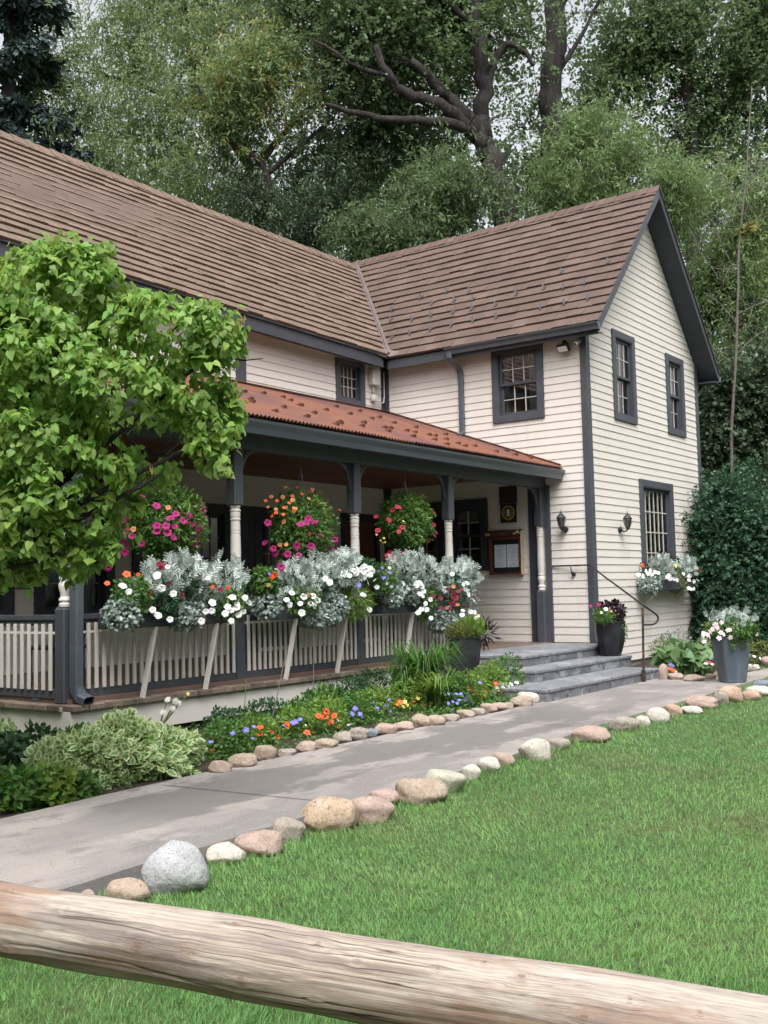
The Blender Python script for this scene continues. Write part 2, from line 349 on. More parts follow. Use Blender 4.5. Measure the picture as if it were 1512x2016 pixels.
def jitter(pts, amp, seed, step=.25):
    rg = random.Random(seed); out = []
    for a, b in zip(pts[:-1], pts[1:]):
        n = max(1, int(math.hypot(b[0]-a[0], b[1]-a[1])/step))
        for i in range(n):
            t = i/n; out.append((a[0]+(b[0]-a[0])*t+rg.uniform(-amp, amp), a[1]+(b[1]-a[1])*t+rg.uniform(-amp, amp)))
    out.append(pts[-1]); return out
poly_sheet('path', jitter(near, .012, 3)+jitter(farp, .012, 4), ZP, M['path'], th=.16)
def bumpy_bed(name, x0, x1, y0, y1, z, amp, seed, nx=90, ny=20):
    rg = np.random.default_rng(seed); b = MB(); ph = rg.uniform(0, 6, 12)
    def h(x, y): return z + amp*(math.sin(x*2.1+ph[0])*math.sin(y*3+ph[1])+.5*math.sin(x*6+ph[2])*math.sin(y*7+ph[3]))
    V = [(x0+(x1-x0)*i/nx, y0+(y1-y0)*j/ny, h(x0+(x1-x0)*i/nx, y0+(y1-y0)*j/ny)) for i in range(nx+1) for j in range(ny+1)]
    b.add(V, [(i*(ny+1)+j, (i+1)*(ny+1)+j, (i+1)*(ny+1)+j+1, i*(ny+1)+j+1) for i in range(nx) for j in range(ny)])
    o = b.build(name, M['soil'], smooth=True); o['kind'] = 'structure'
b = MB()
for xj, tl in ((-10.62, .12), (-6.35, -.10), (-2.2, .05)): b.add([(xj-.004, -1.5, ZP+.004), (xj+.004, -1.5, ZP+.004), (xj+tl+.004, -2.87, ZP+.004), (xj+tl-.004, -2.87, ZP+.004)], [(0, 1, 2, 3)])
o = b.build('path', M['dark']); o['kind'] = 'structure'
bumpy_bed('flower_bed', -14.5, -3.3, -1.46, .72, ZB, .012, 5)
bumpy_bed('flower_bed', -1.1, 8.5, -1.75, 0.0, ZB-.02, .015, 6, 60, 16)

# ================================================================ HOUSE
house = empty('clapboard_house', (0, 0, ZL), 'cream clapboard farmhouse with slate grey trim, brown shingle roofs and a rusty porch roof', 'house')

class Fr:
    """wall frame: u along the wall, o outwards, z up"""
    def __init__(s, kind): s.k = kind
    def __call__(s, u, o, z):
        if s.k == 'gable': return (u, -o, z)
        if s.k == 'side': return (-o, u, z)
        if s.k == 'main': return (u, YM-o, z)
G_, S_, M_ = Fr('gable'), Fr('side'), Fr('main')
def fbox(b, F, u0, u1, o0, o1, z0, z1, mi=0, ch=0):
    p, q = F(u0, o0, z0), F(u1, o1, z1)
    return b.bbox(p, q, ch, mi) if ch else b.box(p, q, mi)

def siding(name, F, L, Rr, z0, z1, openings=(), zref=0.0, breaks=(), label=None):
    """lapped clapboards; L,Rr functions of z; openings (u0,u1,z0,z1)"""
    b = MB(); k = math.floor((z0-zref)/E_+1e-6); rg = random.Random(7)
    def off(z, za): return .003 + .011*(1-(z-za)/E_)
    while zref+k*E_ < z1-1e-6:
        ca, cb = zref+k*E_, zref+(k+1)*E_; za, zb = max(ca, z0), min(cb, z1)
        cuts = sorted(set([za, zb]+[z for o in openings for z in (o[2], o[3]) if za < z < zb]+[z for z in breaks if za < z < zb]))
        for a, c in zip(cuts[:-1], cuts[1:]):
            mid = (a+c)/2; seg = [(None, None)]; la, lc, ra, rc = L(a), L(c), Rr(a), Rr(c)
            ops = sorted([(o[0], o[1]) for o in openings if o[2] < mid < o[3]])
            cur = (la, lc); parts = []
            for (ua, ub) in ops: parts.append((cur, (ua, ua))); cur = (ub, ub)
            parts.append((cur, (ra, rc)))
            for (l, r) in parts:
                if r[0]-l[0] < .002 and r[1]-l[1] < .002: continue
                wob = rg.uniform(-.001, .0015) if a == za else 0
                oa, oc = off(a, ca)+wob, off(c, ca)
                b.quad(F(l[0], oa, a), F(r[0], oa, a), F(r[1], oc, c), F(l[1], oc, c))
                if abs(a-ca) < 1e-6: b.quad(F(l[0], -.006, a), F(r[0], -.006, a), F(r[0], oa, a), F(l[0], oa, a))
        k += 1
    return b.build(name, M['siding'], house)

def window(F, u0, u1, z0, z1, cw=.12, cols=3, rows=2, style='double', proud=.045, sill=False, curtain=None, screen=True, mw=.014, name='window', cm='grey', head=None):
    """casing outer rectangle u0..u1, z0..z1"""
    a0, a1, b0, b1 = u0+cw, u1-cw, z0+cw*.9, z1-(head or cw)
    b = MB()
    fbox(b, F, u0, a0, .0, proud, z0, z1, ch=.004); fbox(b, F, a1, u1, .0, proud, z0, z1, ch=.004)
    fbox(b, F, a0, a1, .0, proud-.003, z0, b0, ch=.004); fbox(b, F, a0, a1, .0, proud-.003, b1, z1, ch=.004)
    # reveal
    for (p, q, r, s) in ((a0, a0+.014, b0, b1), (a1-.014, a1, b0, b1)): fbox(b, F, p, q, -.13, proud-.012, r, s)
    fbox(b, F, a0+.014, a1-.014, -.13, proud-.012, b1-.014, b1); fbox(b, F, a0+.014, a1-.014, -.13, proud-.012, b0, b0+.014)
    w = b.build(name, M[cm], house)
    c0, c1, d0, d1 = a0+.014, a1-.014, b0+.014, b1-.014
    def sash(z0_, z1_, o, gm, n_c, n_r, sw=.05):
        s = MB()
        fbox(s, F, c0, c0+sw, o-.035, o, z0_, z1_, ch=.003); fbox(s, F, c1-sw, c1, o-.035, o, z0_, z1_, ch=.003)
        fbox(s, F, c0+sw, c1-sw, o-.034, o-.001, z0_, z0_+sw, ch=.003); fbox(s, F, c0+sw, c1-sw, o-.034, o-.001, z1_-sw, z1_, ch=.003)
        s.build('sash', M[cm], w)
        g = MB(); g.quad(F(c0+sw, o-.022, z0_+sw), F(c1-sw, o-.022, z0_+sw), F(c1-sw, o-.022, z1_-sw), F(c0+sw, o-.022, z1_-sw)); g.build('pane', gm, w)
        m = MB(); W = c1-c0-2*sw; H = z1_-z0_-2*sw
        for i in range(1, n_c): u = c0+sw+W*i/n_c; fbox(m, F, u-mw/2, u+mw/2, o-.020, o-.006, z0_+sw, z1_-sw)
        for j in range(1, n_r): z = z0_+sw+H*j/n_r; fbox(m, F, c0+sw, c1-sw, o-.019, o-.008, z-mw/2, z+mw/2)
        if n_c*n_r > 1: m.build('muntin', M['muntin'], w)
    if style == 'double':
        zm = (d0+d1)/2
        sash(zm-.02, d1, -.012, M['glass'], cols, rows); sash(d0, zm+.022, -.052, M['glassdk'] if screen else M['glass'], cols, rows)
    else: sash(d0, d1, -.03, M['glass'], cols, rows)
    if curtain:
        for (ca, cb) in curtain:
            cb_ = MB(); n = 24; P0 = c0+(c1-c0)*ca; P1 = c0+(c1-c0)*cb
            V = [F(P0+(P1-P0)*i/n, -.20+.018*math.sin(i*1.9), z) for z in (d0, d1) for i in range(n+1)]
            cb_.add(V, [(i, i+1, n+2+i, n+1+i) for i in range(n)]); cb_.build('curtain', M['lace'], w, smooth=True)
    return (a0, a1, b0, b1)
def opening(u0, u1, z0, z1, cw=.12): return (u0+cw*.5, u1-cw*.5, z0+cw*.5, z1-cw*.5)

# roof planes
WE, WRX, WRZ = -.31, 2.58, 8.22        # wing eave x, ridge x, ridge z
WEZ = 5.17; KS = (WRZ-WEZ)/(WRX-WE)
ME, MEZ = 3.80, 5.23                  # main eave y,z
MRY, MRZ = 6.58, 8.08
KM = (MRZ-MEZ)/(MRY-ME)
OV = .40                               # gable overhang
EAVE = 5.12
def wl_(z): return 0.0 if z < 5.36 else min(WRX-.02, (z-5.36)/KS+.0)
def wr_(z): return XR if z < 5.36 else max(WRX+.02, XR-(z-5.36)/KS)
def sag(x): return -.017*min(0, x)     # the old main eave climbs slightly to the left

# --- walls
gw = [(1.05, 2.01, 3.78, 5.37), (3.53, 4.44, 3.79, 5.35), (2.01, 3.60, .93, 2.81)]
sw_ = [(.77, 1.77, 3.77, 5.10), (1.94, 3.72, 1.22, 2.48)]
mw_ = [(-1.46, -.63, 4.24, 5.06), (-1.40, -.28, 0.0, 2.30), (-4.15, -3.62, 0.0, 2.30), (-3.62, -2.52, 0.0, 2.30), (-5.10, -4.15, .62, 2.30), (-6.10, -5.12, .62, 2.30), (-7.7, -6.42, .62, 2.30), (-9.3, -8.0, .62, 2.3)]
siding('gable_wall', G_, wl_, wr_, -.39, 8.02, [opening(*w) for w in gw], breaks=(5.36,))
siding('side_wall', S_, lambda z: 0., lambda z: YM, -.13, EAVE, [opening(*w) for w in sw_])
siding('main_wall', M_, lambda z: -13.5, lambda z: 0., 0., EAVE+.1, [opening(*w) for w in mw_])
b = MB(); b.quad((XR, 0, -.4), (XR, 9.4, -.4), (XR, 9.4, EAVE+.2), (XR, 0, EAVE+.2)); b.quad((-13.5, 9.4, -.4), (XR, 9.4, -.4), (XR, 9.4, EAVE), (-13.5, 9.4, EAVE))
b.quad((-13.5, YM, -.4), (-13.5, 9.4, -.4), (-13.5, 9.4, EAVE+.3), (-13.5, YM, EAVE+.3)); b.add([(-13.5, 4.1, EAVE+.2), (-13.5, 9.2, EAVE+.2), (-13.5, MRY, MRZ-.05)], [(0, 1, 2)])
b.build('rear_wall', M['siding'], house)
b = MB(); b.box((-13.4, YM+.14, -.12), (XR-.02, 9.3, -.02)); b.box((0.14, .14, -.119), (XR-.02, YM+.14, -.021))
b.box((-13.4, YM+.14, 2.72), (XR-.02, 9.3, 2.82)); b.box((.14, .14, 2.721), (XR-.02, YM+.14, 2.819)); b.build('inner_floor', M['floor'], house)
b = MB(); b.box((.03, .035, -.6), (XR-.02, .3, -.395)); b.box((-.02+.05, .03, -.6), (.2, 4.0, -.135)); b.build('foundation', M['conc'], house)
# corner boards and vertical trims
def trim(name, F, u0, u1, z0, z1, o=.034, m='grey'):
    b = MB(); fbox(b, F, u0, u1, 0, o, z0, z1, ch=.004); return b.build(name, M[m], house)
b = MB(); b.bbox((-.036, -.036, -.13), (.1, .0, 5.08), .004); b.bbox((-.035, .0, -.12), (.0, .085, 5.08), .003); b.build('corner_board', M['grey'], house)
trim('corner_board', G_, XR-.1, XR+.03, -.39, 5.3)
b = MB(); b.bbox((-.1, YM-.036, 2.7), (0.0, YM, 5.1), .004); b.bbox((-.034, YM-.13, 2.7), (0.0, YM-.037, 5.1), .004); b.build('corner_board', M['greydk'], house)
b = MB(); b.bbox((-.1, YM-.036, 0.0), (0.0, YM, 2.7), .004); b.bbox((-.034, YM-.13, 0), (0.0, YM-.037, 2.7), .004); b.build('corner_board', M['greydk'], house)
trim('wall_trim', M_, -3.98, -3.76, 4.1, 5.12)
# windows
window(G_, *gw[0], cols=3, rows=2, curtain=[(0, .3), (.62, 1)])
window(G_, *gw[1], cols=3, rows=2, curtain=[(.05, .5)])
window(G_, *gw[2], cols=6, rows=4, style='single', cw=.13, mw=.018)
window(S_, *sw_[0], cols=3, rows=2, curtain=[(0, .33), (.9, 1)])
window(S_, 1.94, 2.80, 1.22, 2.48, cols=2, rows=2, cm='greydk', cw=.14, screen=False)
window(S_, 2.86, 3.72, 1.22, 2.48, cols=2, rows=2, cm='greydk', cw=.12, screen=False)
window(M_, *mw_[0], cols=4, rows=3, style='single', cm='grey', head=.06)
for i in (4, 5, 6, 7): window(M_, *mw_[i], cols=3, rows=2, cm='greydk', cw=.15, screen=False, curtain=None)
b = MB(); fbox(b, M_, -4.15, -3.62, 0, .03, 0, 2.3, ch=.004); b.build('wall_panel', M['greydk'], house)
# doors on the main wall
def door(u0, u1, glassy, m):
    b = MB(); cw = .10
    fbox(b, M_, u0, u0+cw, 0, .04, 0, 2.3, ch=.004); fbox(b, M_, u1-cw, u1, 0, .04, 0, 2.3, ch=.004); fbox(b, M_, u0+cw, u1-cw, 0, .038, 2.16, 2.3, ch=.004)
    d = b.build('door', M['greydk'], house); a0, a1 = u0+cw, u1-cw
    l = MB(); st = .12
    fbox(l, M_, a0, a0+st, -.05, -.01, 0, 2.16, ch=.003); fbox(l, M_, a1-st, a1, -.05, -.01, 0, 2.16, ch=.003)
    zs = (0, .22, .95, 1.08, 2.04, 2.16)
    for i in (0, 2, 4): fbox(l, M_, a0+st, a1-st, -.049, -.011, zs[i], zs[i+1], ch=.003)
    mid = (a0+a1)/2; fbox(l, M_, mid-.03, mid+.03, -.048, -.012, .22, .95)
    fbox(l, M_, a0+st, mid-.03, -.043, -.02, .22, .95); fbox(l, M_, mid+.03, a1-st, -.043, -.02, .22, .95)
    if not glassy: fbox(l, M_, a0+st, a1-st, -.043, -.02, 1.08, 2.04)
    l.build('door_leaf', M[m], d)
    if glassy:
        g = MB(); g.quad(M_(a0+st, -.03, 1.08), M_(a1-st, -.03, 1.08), M_(a1-st, -.03, 2.04), M_(a0+st, -.03, 2.04)); g.build('pane', M['glass'], d)
        g = MB()
        for i in (1, 2, 3): u = a0+st+(a1-a0-2*st)*i/4; fbox(g, M_, u-.008, u+.008, -.028, -.016, 1.08, 2.04)
        fbox(g, M_, a0+st, a1-st, -.027, -.018, 1.55, 1.565); g.build('muntin', M['cream'], d)
    k = MB(); k.tube([M_(a1-.06, -.01, 1.0), M_(a1-.06, .045, 1.0), M_(a1-.14, .05, 1.0)], .010, 8); k.build('handle', M['iron'], d, smooth=True)
door(-3.62, -2.52, True, 'greydk'); door(-1.40, -.28, False, 'door')

# --- roofs: every shingle a small slab
def shingles(name, P, nrow, slope_len, ext, m, seed, wmin=.22, wmax=.42, lift=.036):
    """P(s,t)->point on deck (t up the slope), ext(t)->(s0,s1), normal from P"""
    b = MB(); rg = random.Random(seed); ex = slope_len/nrow
    n = np.cross(P(1, 0)-P(0, 0), P(0, 1)-P(0, 0)); n /= np.linalg.norm(n); n = n if n[2] > 0 else -n
    for r in range(nrow):
        t0, t1 = r*ex-.008*(r == 0), (r+1)*ex+.02
        l0, r0 = ext(max(t0, 0)); l1, r1 = ext(min(t1, slope_len)); t1 = min(t1, slope_len)
        s = min(l0, l1) - rg.uniform(0, .3); E0, E1 = max(r0, r1), 0
        while s < max(r0, r1):
            w = rg.uniform(wmin, wmax); e = s+w-.003
            a0, e0 = max(s, l0), min(e, r0); a1, e1 = max(s, l1), min(e, r1)
            if e0-a0 > .004 or e1-a1 > .004:
                e0 = max(e0, a0+.001); e1 = max(e1, a1+.001)
                h = lift+rg.uniform(-.006, .008); h2 = .004; dt = rg.uniform(-.012, .012)
                q = [P(a0, t0+dt)+n*h, P(e0, t0+dt)+n*h, P(e1, t1)+n*h2, P(a1, t1)+n*h2, P(a0, t0+dt)+n*0.0, P(e0, t0+dt)+n*0.0]
                b.add(q, [(0, 1, 2, 3), (4, 5, 1, 0), (0, 3, 4), (1, 5, 2)])
            s += w
    return b.build(name, M[m], house)
def valley_x(z): return WE+(z-WEZ)/KS           # on wing plane, x at height z
def valley_y(z): return ME+(z-MEZ)/KM
def Pw(s, t):                                   # wing left slope, s along +y
    L = math.hypot(WRX-WE, WRZ-WEZ); return np.array([WE+(WRX-WE)*t/L, s, WEZ+(WRZ-WEZ)*t/L])
LW = math.hypot(WRX-WE, WRZ-WEZ)
def extw(t): z = WEZ+(WRZ-WEZ)*t/LW; return (-OV, min(valley_y(z), MRY))
roofw = shingles('wing_roof', Pw, 17, LW, extw, 'shingle', 11)
LMn = math.hypot(MRY-ME, MRZ-MEZ)
def Pm(s, t): return np.array([s, ME+(MRY-ME)*t/LMn, MEZ+(MRZ-MEZ)*t/LMn+sag(s)*(1-t/LMn)])
def extm(t): z = MEZ+(MRZ-MEZ)*t/LMn; return (-14.2, valley_x(z) if z < WRZ else WRX)
roofm = shingles('main_roof', Pm, 18, LMn, extm, 'shingle2', 12)
b = MB()   # hidden slopes and decks
b.quad((WRX, -OV, WRZ), (2*WRX-WE, -OV, WEZ), (2*WRX-WE, 9.8, WEZ), (WRX, 9.8, WRZ)); b.quad((-14.2, MRY, MRZ), (WRX, MRY, MRZ), (WRX, 9.5, 5.1), (-14.2, 9.5, 5.2))
b.quad((WE, -OV, WEZ-.01), (WRX, -OV, WRZ-.01), (WRX, 9.8, WRZ-.01), (WE+.0, 9.8, WEZ-.01)); b.quad((-14.2, ME, MEZ-.012+.24), (0, ME, MEZ-.012), (0, MRY, MRZ-.012), (-14.2, MRY, MRZ-.012))
b.build('roof_deck', M['shingle'], house)
# right slope shingles seen as a thin edge
def Pr(s, t): return np.array([2*WRX-WE-(WRX-WE)*t/LW, s, WEZ+(WRZ-WEZ)*t/LW])
shingles('wing_roof', Pr, 17, LW, lambda t: (-OV-.02, 9.6), 'shingle', 13)
# ridge caps
def caps(name, p, q, m, n, seed):
    b = MB(); rg = random.Random(seed); p = np.array(p); q = np.array(q); d = (q-p)/n; u = d/np.linalg.norm(d); sd_ = np.cross(u, (0, 0, 1)); sd_ /= np.linalg.norm(sd_)
    for i in range(n):
        a = p+d*i; c = p+d*(i+1.12); w = .135; hz = .035+rg.uniform(-.006, .008)
        q_ = [a+sd_*w+np.array([0, 0, -w*.95+hz]), a+np.array([0, 0, hz+.03]), a-sd_*w+np.array([0, 0, -w*.95+hz]), c+sd_*w+np.array([0, 0, -w*.95+hz-.02]), c+np.array([0, 0, hz+.01]), c-sd_*w+np.array([0, 0, -w*.95+hz-.02])]
        b.add(q_, [(0, 1, 4, 3), (1, 2, 5, 4)]); b.add([q_[0], q_[1], q_[1]-np.array([0, 0, .03]), q_[0]-np.array([0, 0, .03])], [(0, 1, 2, 3)]); b.add([q_[1], q_[2], q_[2]-np.array([0, 0, .03]), q_[1]-np.array([0, 0, .03])], [(0, 1, 2, 3)])
    return b.build(name, M[m], house)
caps('ridge_cap', (WRX, -OV-.01, WRZ+.01), (WRX, MRY+.2, WRZ+.01), 'shingle', 34, 1)
caps('ridge_cap', (-14.2, MRY, MRZ+.01), (WRX-.15, MRY, MRZ+.01), 'shingle2', 70, 2)
# valley flashing: raised brown metal strip
b = MB(); VB = np.array([WE, ME-.02, WEZ+.06]); VT = np.array([WE+(MRZ-WEZ)/KS, MRY, MRZ+.03])
d = VT-VB; d /= np.linalg.norm(d); a_ = np.array([-.7, .7, .55]); c_ = np.array([.7, -.7, .55])
up_ = np.array([0, 0, .03])
b.beam(VB+up_-d*.03, VT+up_, .10, .035, (0, 0, 1)); b.beam(VB+up_*2.1-d*.03, VT+up_*2.1, .035, .03, (0, 0, 1))
b.add([VB+(0, 0, -.03), VB+(-.42, .02, .005), VB+(-.42, .02, -.02), VB+(0, 0, -.06)], [(0, 1, 2, 3)])
b.add([VB-d*.06+(0, 0, 0.01), VB+(-.26, .10, .02), VB+(0, .16, .16), VB+(.10, -.28, .03)], [(0, 1, 2), (0, 2, 3)])
b.build('valley_flashing', M['flash'], house)
# fascias, soffits, rake boards
b = MB()
n = 12
for i in range(n):
    xa, xb = -14.2+(14.2+WE-.1)*i/n, -14.2+(14.2+WE-.1)*(i+1)/n
    V = [(x, y, z+sag(x)) for x in (xa, xb) for (y, z) in ((ME+.03, MEZ-.03), (ME+.03, MEZ-.235), (ME+.06, MEZ-.235), (ME+.06, MEZ-.03))]
    b.add(V, [(0, 1, 5, 4), (1, 2, 6, 5), (2, 3, 7, 6)])
    V = [(x, y, z+sag(x)) for x in (xa, xb) for (y, z) in ((ME+.06, MEZ-.19), (YM+.05, MEZ-.15))]
    b.add(V, [(0, 1, 3, 2)])
    V = [(x, y, z+sag(x)) for x in (xa, xb) for (y, z) in ((ME-.005, MEZ-.01), (ME-.005, MEZ-.035), (ME+.06, MEZ-.035))]
    b.add(V, [(0, 1, 4, 3), (1, 2, 5, 4)])
b.build('fascia', M['grey'], house)
b = MB(); b.bbox((WE+.03, -OV+.02, WEZ-.19), (WE+.055, ME+.03, WEZ-.025), .003); b.quad((WE+.055, -OV+.05, WEZ-.15), (0.02, -OV+.05, WEZ-.12), (0.02, ME+.1, WEZ-.12), (WE+.055, ME+.1, WEZ-.15))
b.build('fascia', M['grey'], house)
for sgn, nm in ((1, 'rake_board'), (-1, 'rake_board')):
    b = MB(); x0 = WE if sgn > 0 else 2*WRX-WE
    p = np.array([x0, -OV+.012, WEZ-.085]); q = np.array([WRX, -OV+.012, WRZ-.085])
    V = [pt+np.array([0, yy, zz]) for pt in (p, q) for (yy, zz) in ((-.012, -.09), (-.012, .085), (.018, .085), (.018, -.09))]
    b.add(V, [(0, 1, 5, 4), (1, 2, 6, 5), (2, 3, 7, 6), (3, 0, 4, 7), (0, 3, 2, 1), (4, 5, 6, 7)])
    V = [pt+np.array([0, yy, zz]) for pt in (p, q) for (yy, zz) in ((-.022, .075), (-.022, .10), (.01, .10), (.01, .075))]
    b.add(V, [(0, 1, 5, 4), (1, 2, 6, 5), (2, 3, 7, 6), (3, 0, 4, 7)])
    # board along the wall under the slope and the soffit between
    b.add([(x0, -OV+.03, WEZ-.16), (WRX, -OV+.03, WRZ-.16), (WRX, .01, WRZ-.16), (x0, .01, WEZ-.16)], [(0, 1, 2, 3)])
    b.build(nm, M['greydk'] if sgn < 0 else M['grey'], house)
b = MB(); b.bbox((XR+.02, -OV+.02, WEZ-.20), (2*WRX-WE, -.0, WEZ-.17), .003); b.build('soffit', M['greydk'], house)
# gutters (K profile)
def gutter(name, p, q, out, par=house, m='gutter', h=.115, w=.12):
    p = np.array(p, float); q = np.array(q, float); out = np.array(out, float); Z = np.array([0, 0, 1.])
    prof = [(0, 0), (0, -h), (w*.55, -h), (w*.66, -h*.55), (w*.95, -h*.2), (w, 0), (w-.012, 0), (w*.9, -h*.2), (w*.6, -h*.52), (w*.5, -h+.008), (.006, -h+.008), (.006, 0)]
    V = [pt+out*o_+Z*z_ for pt in (p, q) for (o_, z_) in prof]; n = len(prof)
    b = MB(); b.add(V, [(i, (i+1) % n, n+(i+1) % n, n+i) for i in range(n)])
    for k in (0, n): b.add([V[k+i] for i in range(6)], [tuple(range(6))])
    return b.build(name, M[m], par)
gs = gutter('gutter', (WE+.028, -OV-.015, WEZ-.012), (WE+.028, 2.52, WEZ-.012), (-1, 0, 0))
gutter('gutter', (2*WRX-WE-.03, -OV-.015, WEZ-.05), (2*WRX-WE-.03, 9.5, WEZ-.05), (1, 0, 0))
gp = gutter('gutter', (-10.35, .555, 2.845), (-.03, .555, 2.845), (0, -1, 0), h=.15, w=.14)
# downspouts
def spout(pts, w=.075, t=.055, m='gutter'):
    b = MB(); pts = [np.array(p, float) for p in pts]
    V = []; F = []
    for i, p in enumerate(pts):
        tt = pts[min(i+1, len(pts)-1)]-pts[max(i-1, 0)]; tt /= np.linalg.norm(tt); a = np.array([0, 1., 0]) if abs(tt[1]) < .7 else np.array([1., 0, 0])
        a = a-tt*(a@tt); a /= np.linalg.norm(a); c = np.cross(tt, a)
        V += [p+a*sx*w/2+c*sy*t/2 for sx, sy in ((-1, -.7), (-.7, -1), (.7, -1), (1, -.7), (1, .7), (.7, 1), (-.7, 1), (-1, .7))]
    for i in range(len(pts)-1): F += [(i*8+k, i*8+(k+1) % 8, (i+1)*8+(k+1) % 8, (i+1)*8+k) for k in range(8)]
    b.add(V, F); return b.build('downspout', M[m], house)
spout([(-.34, 2.44, 5.10), (-.34, 2.44, 4.99), (-.30, 2.44, 4.93), (-.12, 2.40, 4.83), (-.06, 2.40, 4.76), (-.055, 2.39, 4.6), (-.055, 2.39, 3.72), (-.07, 2.40, 3.66), (-.16, 2.42, 3.62)], w=.10)
spout([(-9.60, .62, 2.74), (-9.60, .65, 2.62), (-9.63, .73, 2.5), (-9.64, .735, 2.3), (-9.66, .735, .2), (-9.66, .73, .09), (-9.655, .67, .02), (-9.64, .58, -.015)], w=.125, t=.09)
spout([(XR+.25, -.06, 5.0), (XR+.2, .0, 4.85), (XR+.08, .04, 4.7), (XR+.08, .04, -.3)], w=.08)
b = MB(); b.quad((XR, 0, -.4), (XR, 9.3, -.4), (XR, 9.3, 5.3), (XR, 0, 5.3)); b.build('far_wall', M['siding'], house)
# snow guards on the wing roof
guards = [(1198, 519), (1106, 539), (1152, 560), (1071, 571), (1017, 582), (1110, 569), (1158, 591), (1112, 600), (1065, 609), (925, 577), (880, 577), (830, 588), (895, 595), (851, 601), (932, 592), (976, 604), (930, 611), (892, 619), (978, 627), (770, 633), (812, 632), (850, 624), (772, 668), (808, 659), (848, 652), (889, 644), (932, 635), (773, 613)]
for (px, py) in guards:
    d = ray(px, py); n_ = np.array([-KS, 0, 1.]); P0 = np.array([WE, 0, WEZ+.02]); t = ((P0-CAM)@n_)/(d@n_); p = CAM+d*t
    g = MB(); g.beam(p+np.array([-.035, 0, .02]), p+np.array([.06, 0, .03+.055*KS]), .03, .008, (0, 0, 1)); g.box(p+np.array([-.046, -.017, .0]), p+np.array([-.036, .017, .095]))
    g.build('snow_guard', M['steel'], roofw)
# ================================================================ PORCH (parts of the house)
# corrugated rusty roof
b = MB(); WAVE = .066; xs = np.arange(-10.3, -.004, WAVE/8); ts = [0, .25, .5, .75, 1]
y0, z0, y1, z1 = .47, 2.905, 4.125, 4.24
rg = np.random.default_rng(3); V = []
ed = [rg.uniform(-.01, .01) for _ in range(20)]
for i, x in enumerate(xs):
    for j, t in enumerate(ts):
        yy = y0+(y1-y0)*t + (ed[int((x+10.3)/.66)]*(t == 0)); zz = z0+(z1-z0)*t
        V.append((x, yy, zz+.011*math.sin(2*math.pi*x/WAVE)+.004*math.sin(x*1.7+t*3)))
k = len(ts); b.add(V, [(i*k+j, (i+1)*k+j, (i+1)*k+j+1, i*k+j+1) for i in range(len(xs)-1) for j in range(k-1)])
proof = b.build('porch_roof', M['rust'], house, smooth=True)
b = MB(); V = [(x, y0+.006, z0-.004+.011*math.sin(2*math.pi*x/WAVE)+.004*math.sin(x*1.7)-dz) for x in xs for dz in (0, .012)]
b.add(V, [(i*2, i*2+1, (i+1)*2+1, (i+1)*2) for i in range(len(xs)-1)]); b.build('roof_edge', M['rust'], proof)
b = MB(); b.box((-10.3, .53, 2.80), (-.01, .56, 2.885)); b.add([(-10.3, .53, 2.84), (-.01, .53, 2.84), (-.01, YM, 4.17), (-10.3, YM, 4.17)], [(0, 1, 2, 3)]); b.build('roof_underlay', M['rust'], proof)
b = MB()   # flashing where the roof meets the walls
b.beam((-10.3, YM-.03, z1+.03), (-.02, YM-.03, z1+.03), .05, .012); b.beam((-.03, .5, z0+.045), (-.03, YM-.05, z1+.035), .05, .012, (0, 0, 1)); b.build('wall_flashing', M['rust'], proof)
gpx = [(484,773),(522,776),(497,788),(560,784),(575,790),(470,798),(500,793),(592,800),(478,802),(545,812),(562,804),(608,822),(622,815),(596,800),(665,802),(645,809),(692,817),(672,833),(665,838),(674,835),(711,811),(735,826),(720,834),(716,841),(750,823),(772,845),(760,844),(768,851),(779,834),(822,843),(820,853),(817,861),(804,850),(848,858),(860,860),(859,868),(882,867),(883,877),(905,875),(919,880),(938,880),(941,889),(980,891),(1018,897),(1048,903),(1046,901),(456,790),(880,857),(1001,889)]
nrm = np.array([0, -(z1-z0)/(y1-y0), 1.])
for (px, py) in gpx:
    d = ray(px, py); t = ((np.array([0, y0, z0+.012])-CAM)@nrm)/(d@nrm); p = CAM+d*t
    if not (-10.2 < p[0] < -.05 and .5 < p[1] < 4.05): continue
    s = (z1-z0)/(y1-y0); e = np.array([0, .10, .10*s]); h = np.array([0, -.012, .045]); w = np.array([.03, 0, 0])
    g = MB(); g.add([p-w, p+w, p+w+h*.75+(.0, 0, 0), p-w+h, p+e], [(0, 1, 2, 3), (3, 2, 4), (0, 3, 4), (1, 4, 2)]); g.build('snow_guard', M['rust'], proof)
# ceiling, beams
b = MB(); n = 26
for i in range(n):
    ya = .98+(YM-.98)*i/n; b.box((-10.1, ya, 2.79), (-.02, ya+(YM-.98)/n-.006, 2.81))
b.box((-10.1, .98, 2.812), (-.02, YM, 2.82)); b.build('porch_ceiling', M['wood'], house)
b = MB(); b.bbox((-9.78, .80, 2.585), (-.0, .97, 2.83), .006); b.box((-9.775, .83, 2.57), (0, .94, 2.586)); b.build('porch_beam', M['grey'], house)
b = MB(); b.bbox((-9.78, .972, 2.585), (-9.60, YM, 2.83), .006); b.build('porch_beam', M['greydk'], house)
b = MB(); b.box((-10.3, .50, 2.735), (-.01, .80, 2.75)); b.box((-10.3, .56, 2.70), (-.02, .58, 2.86)); b.build('porch_soffit', M['greydk'], house)
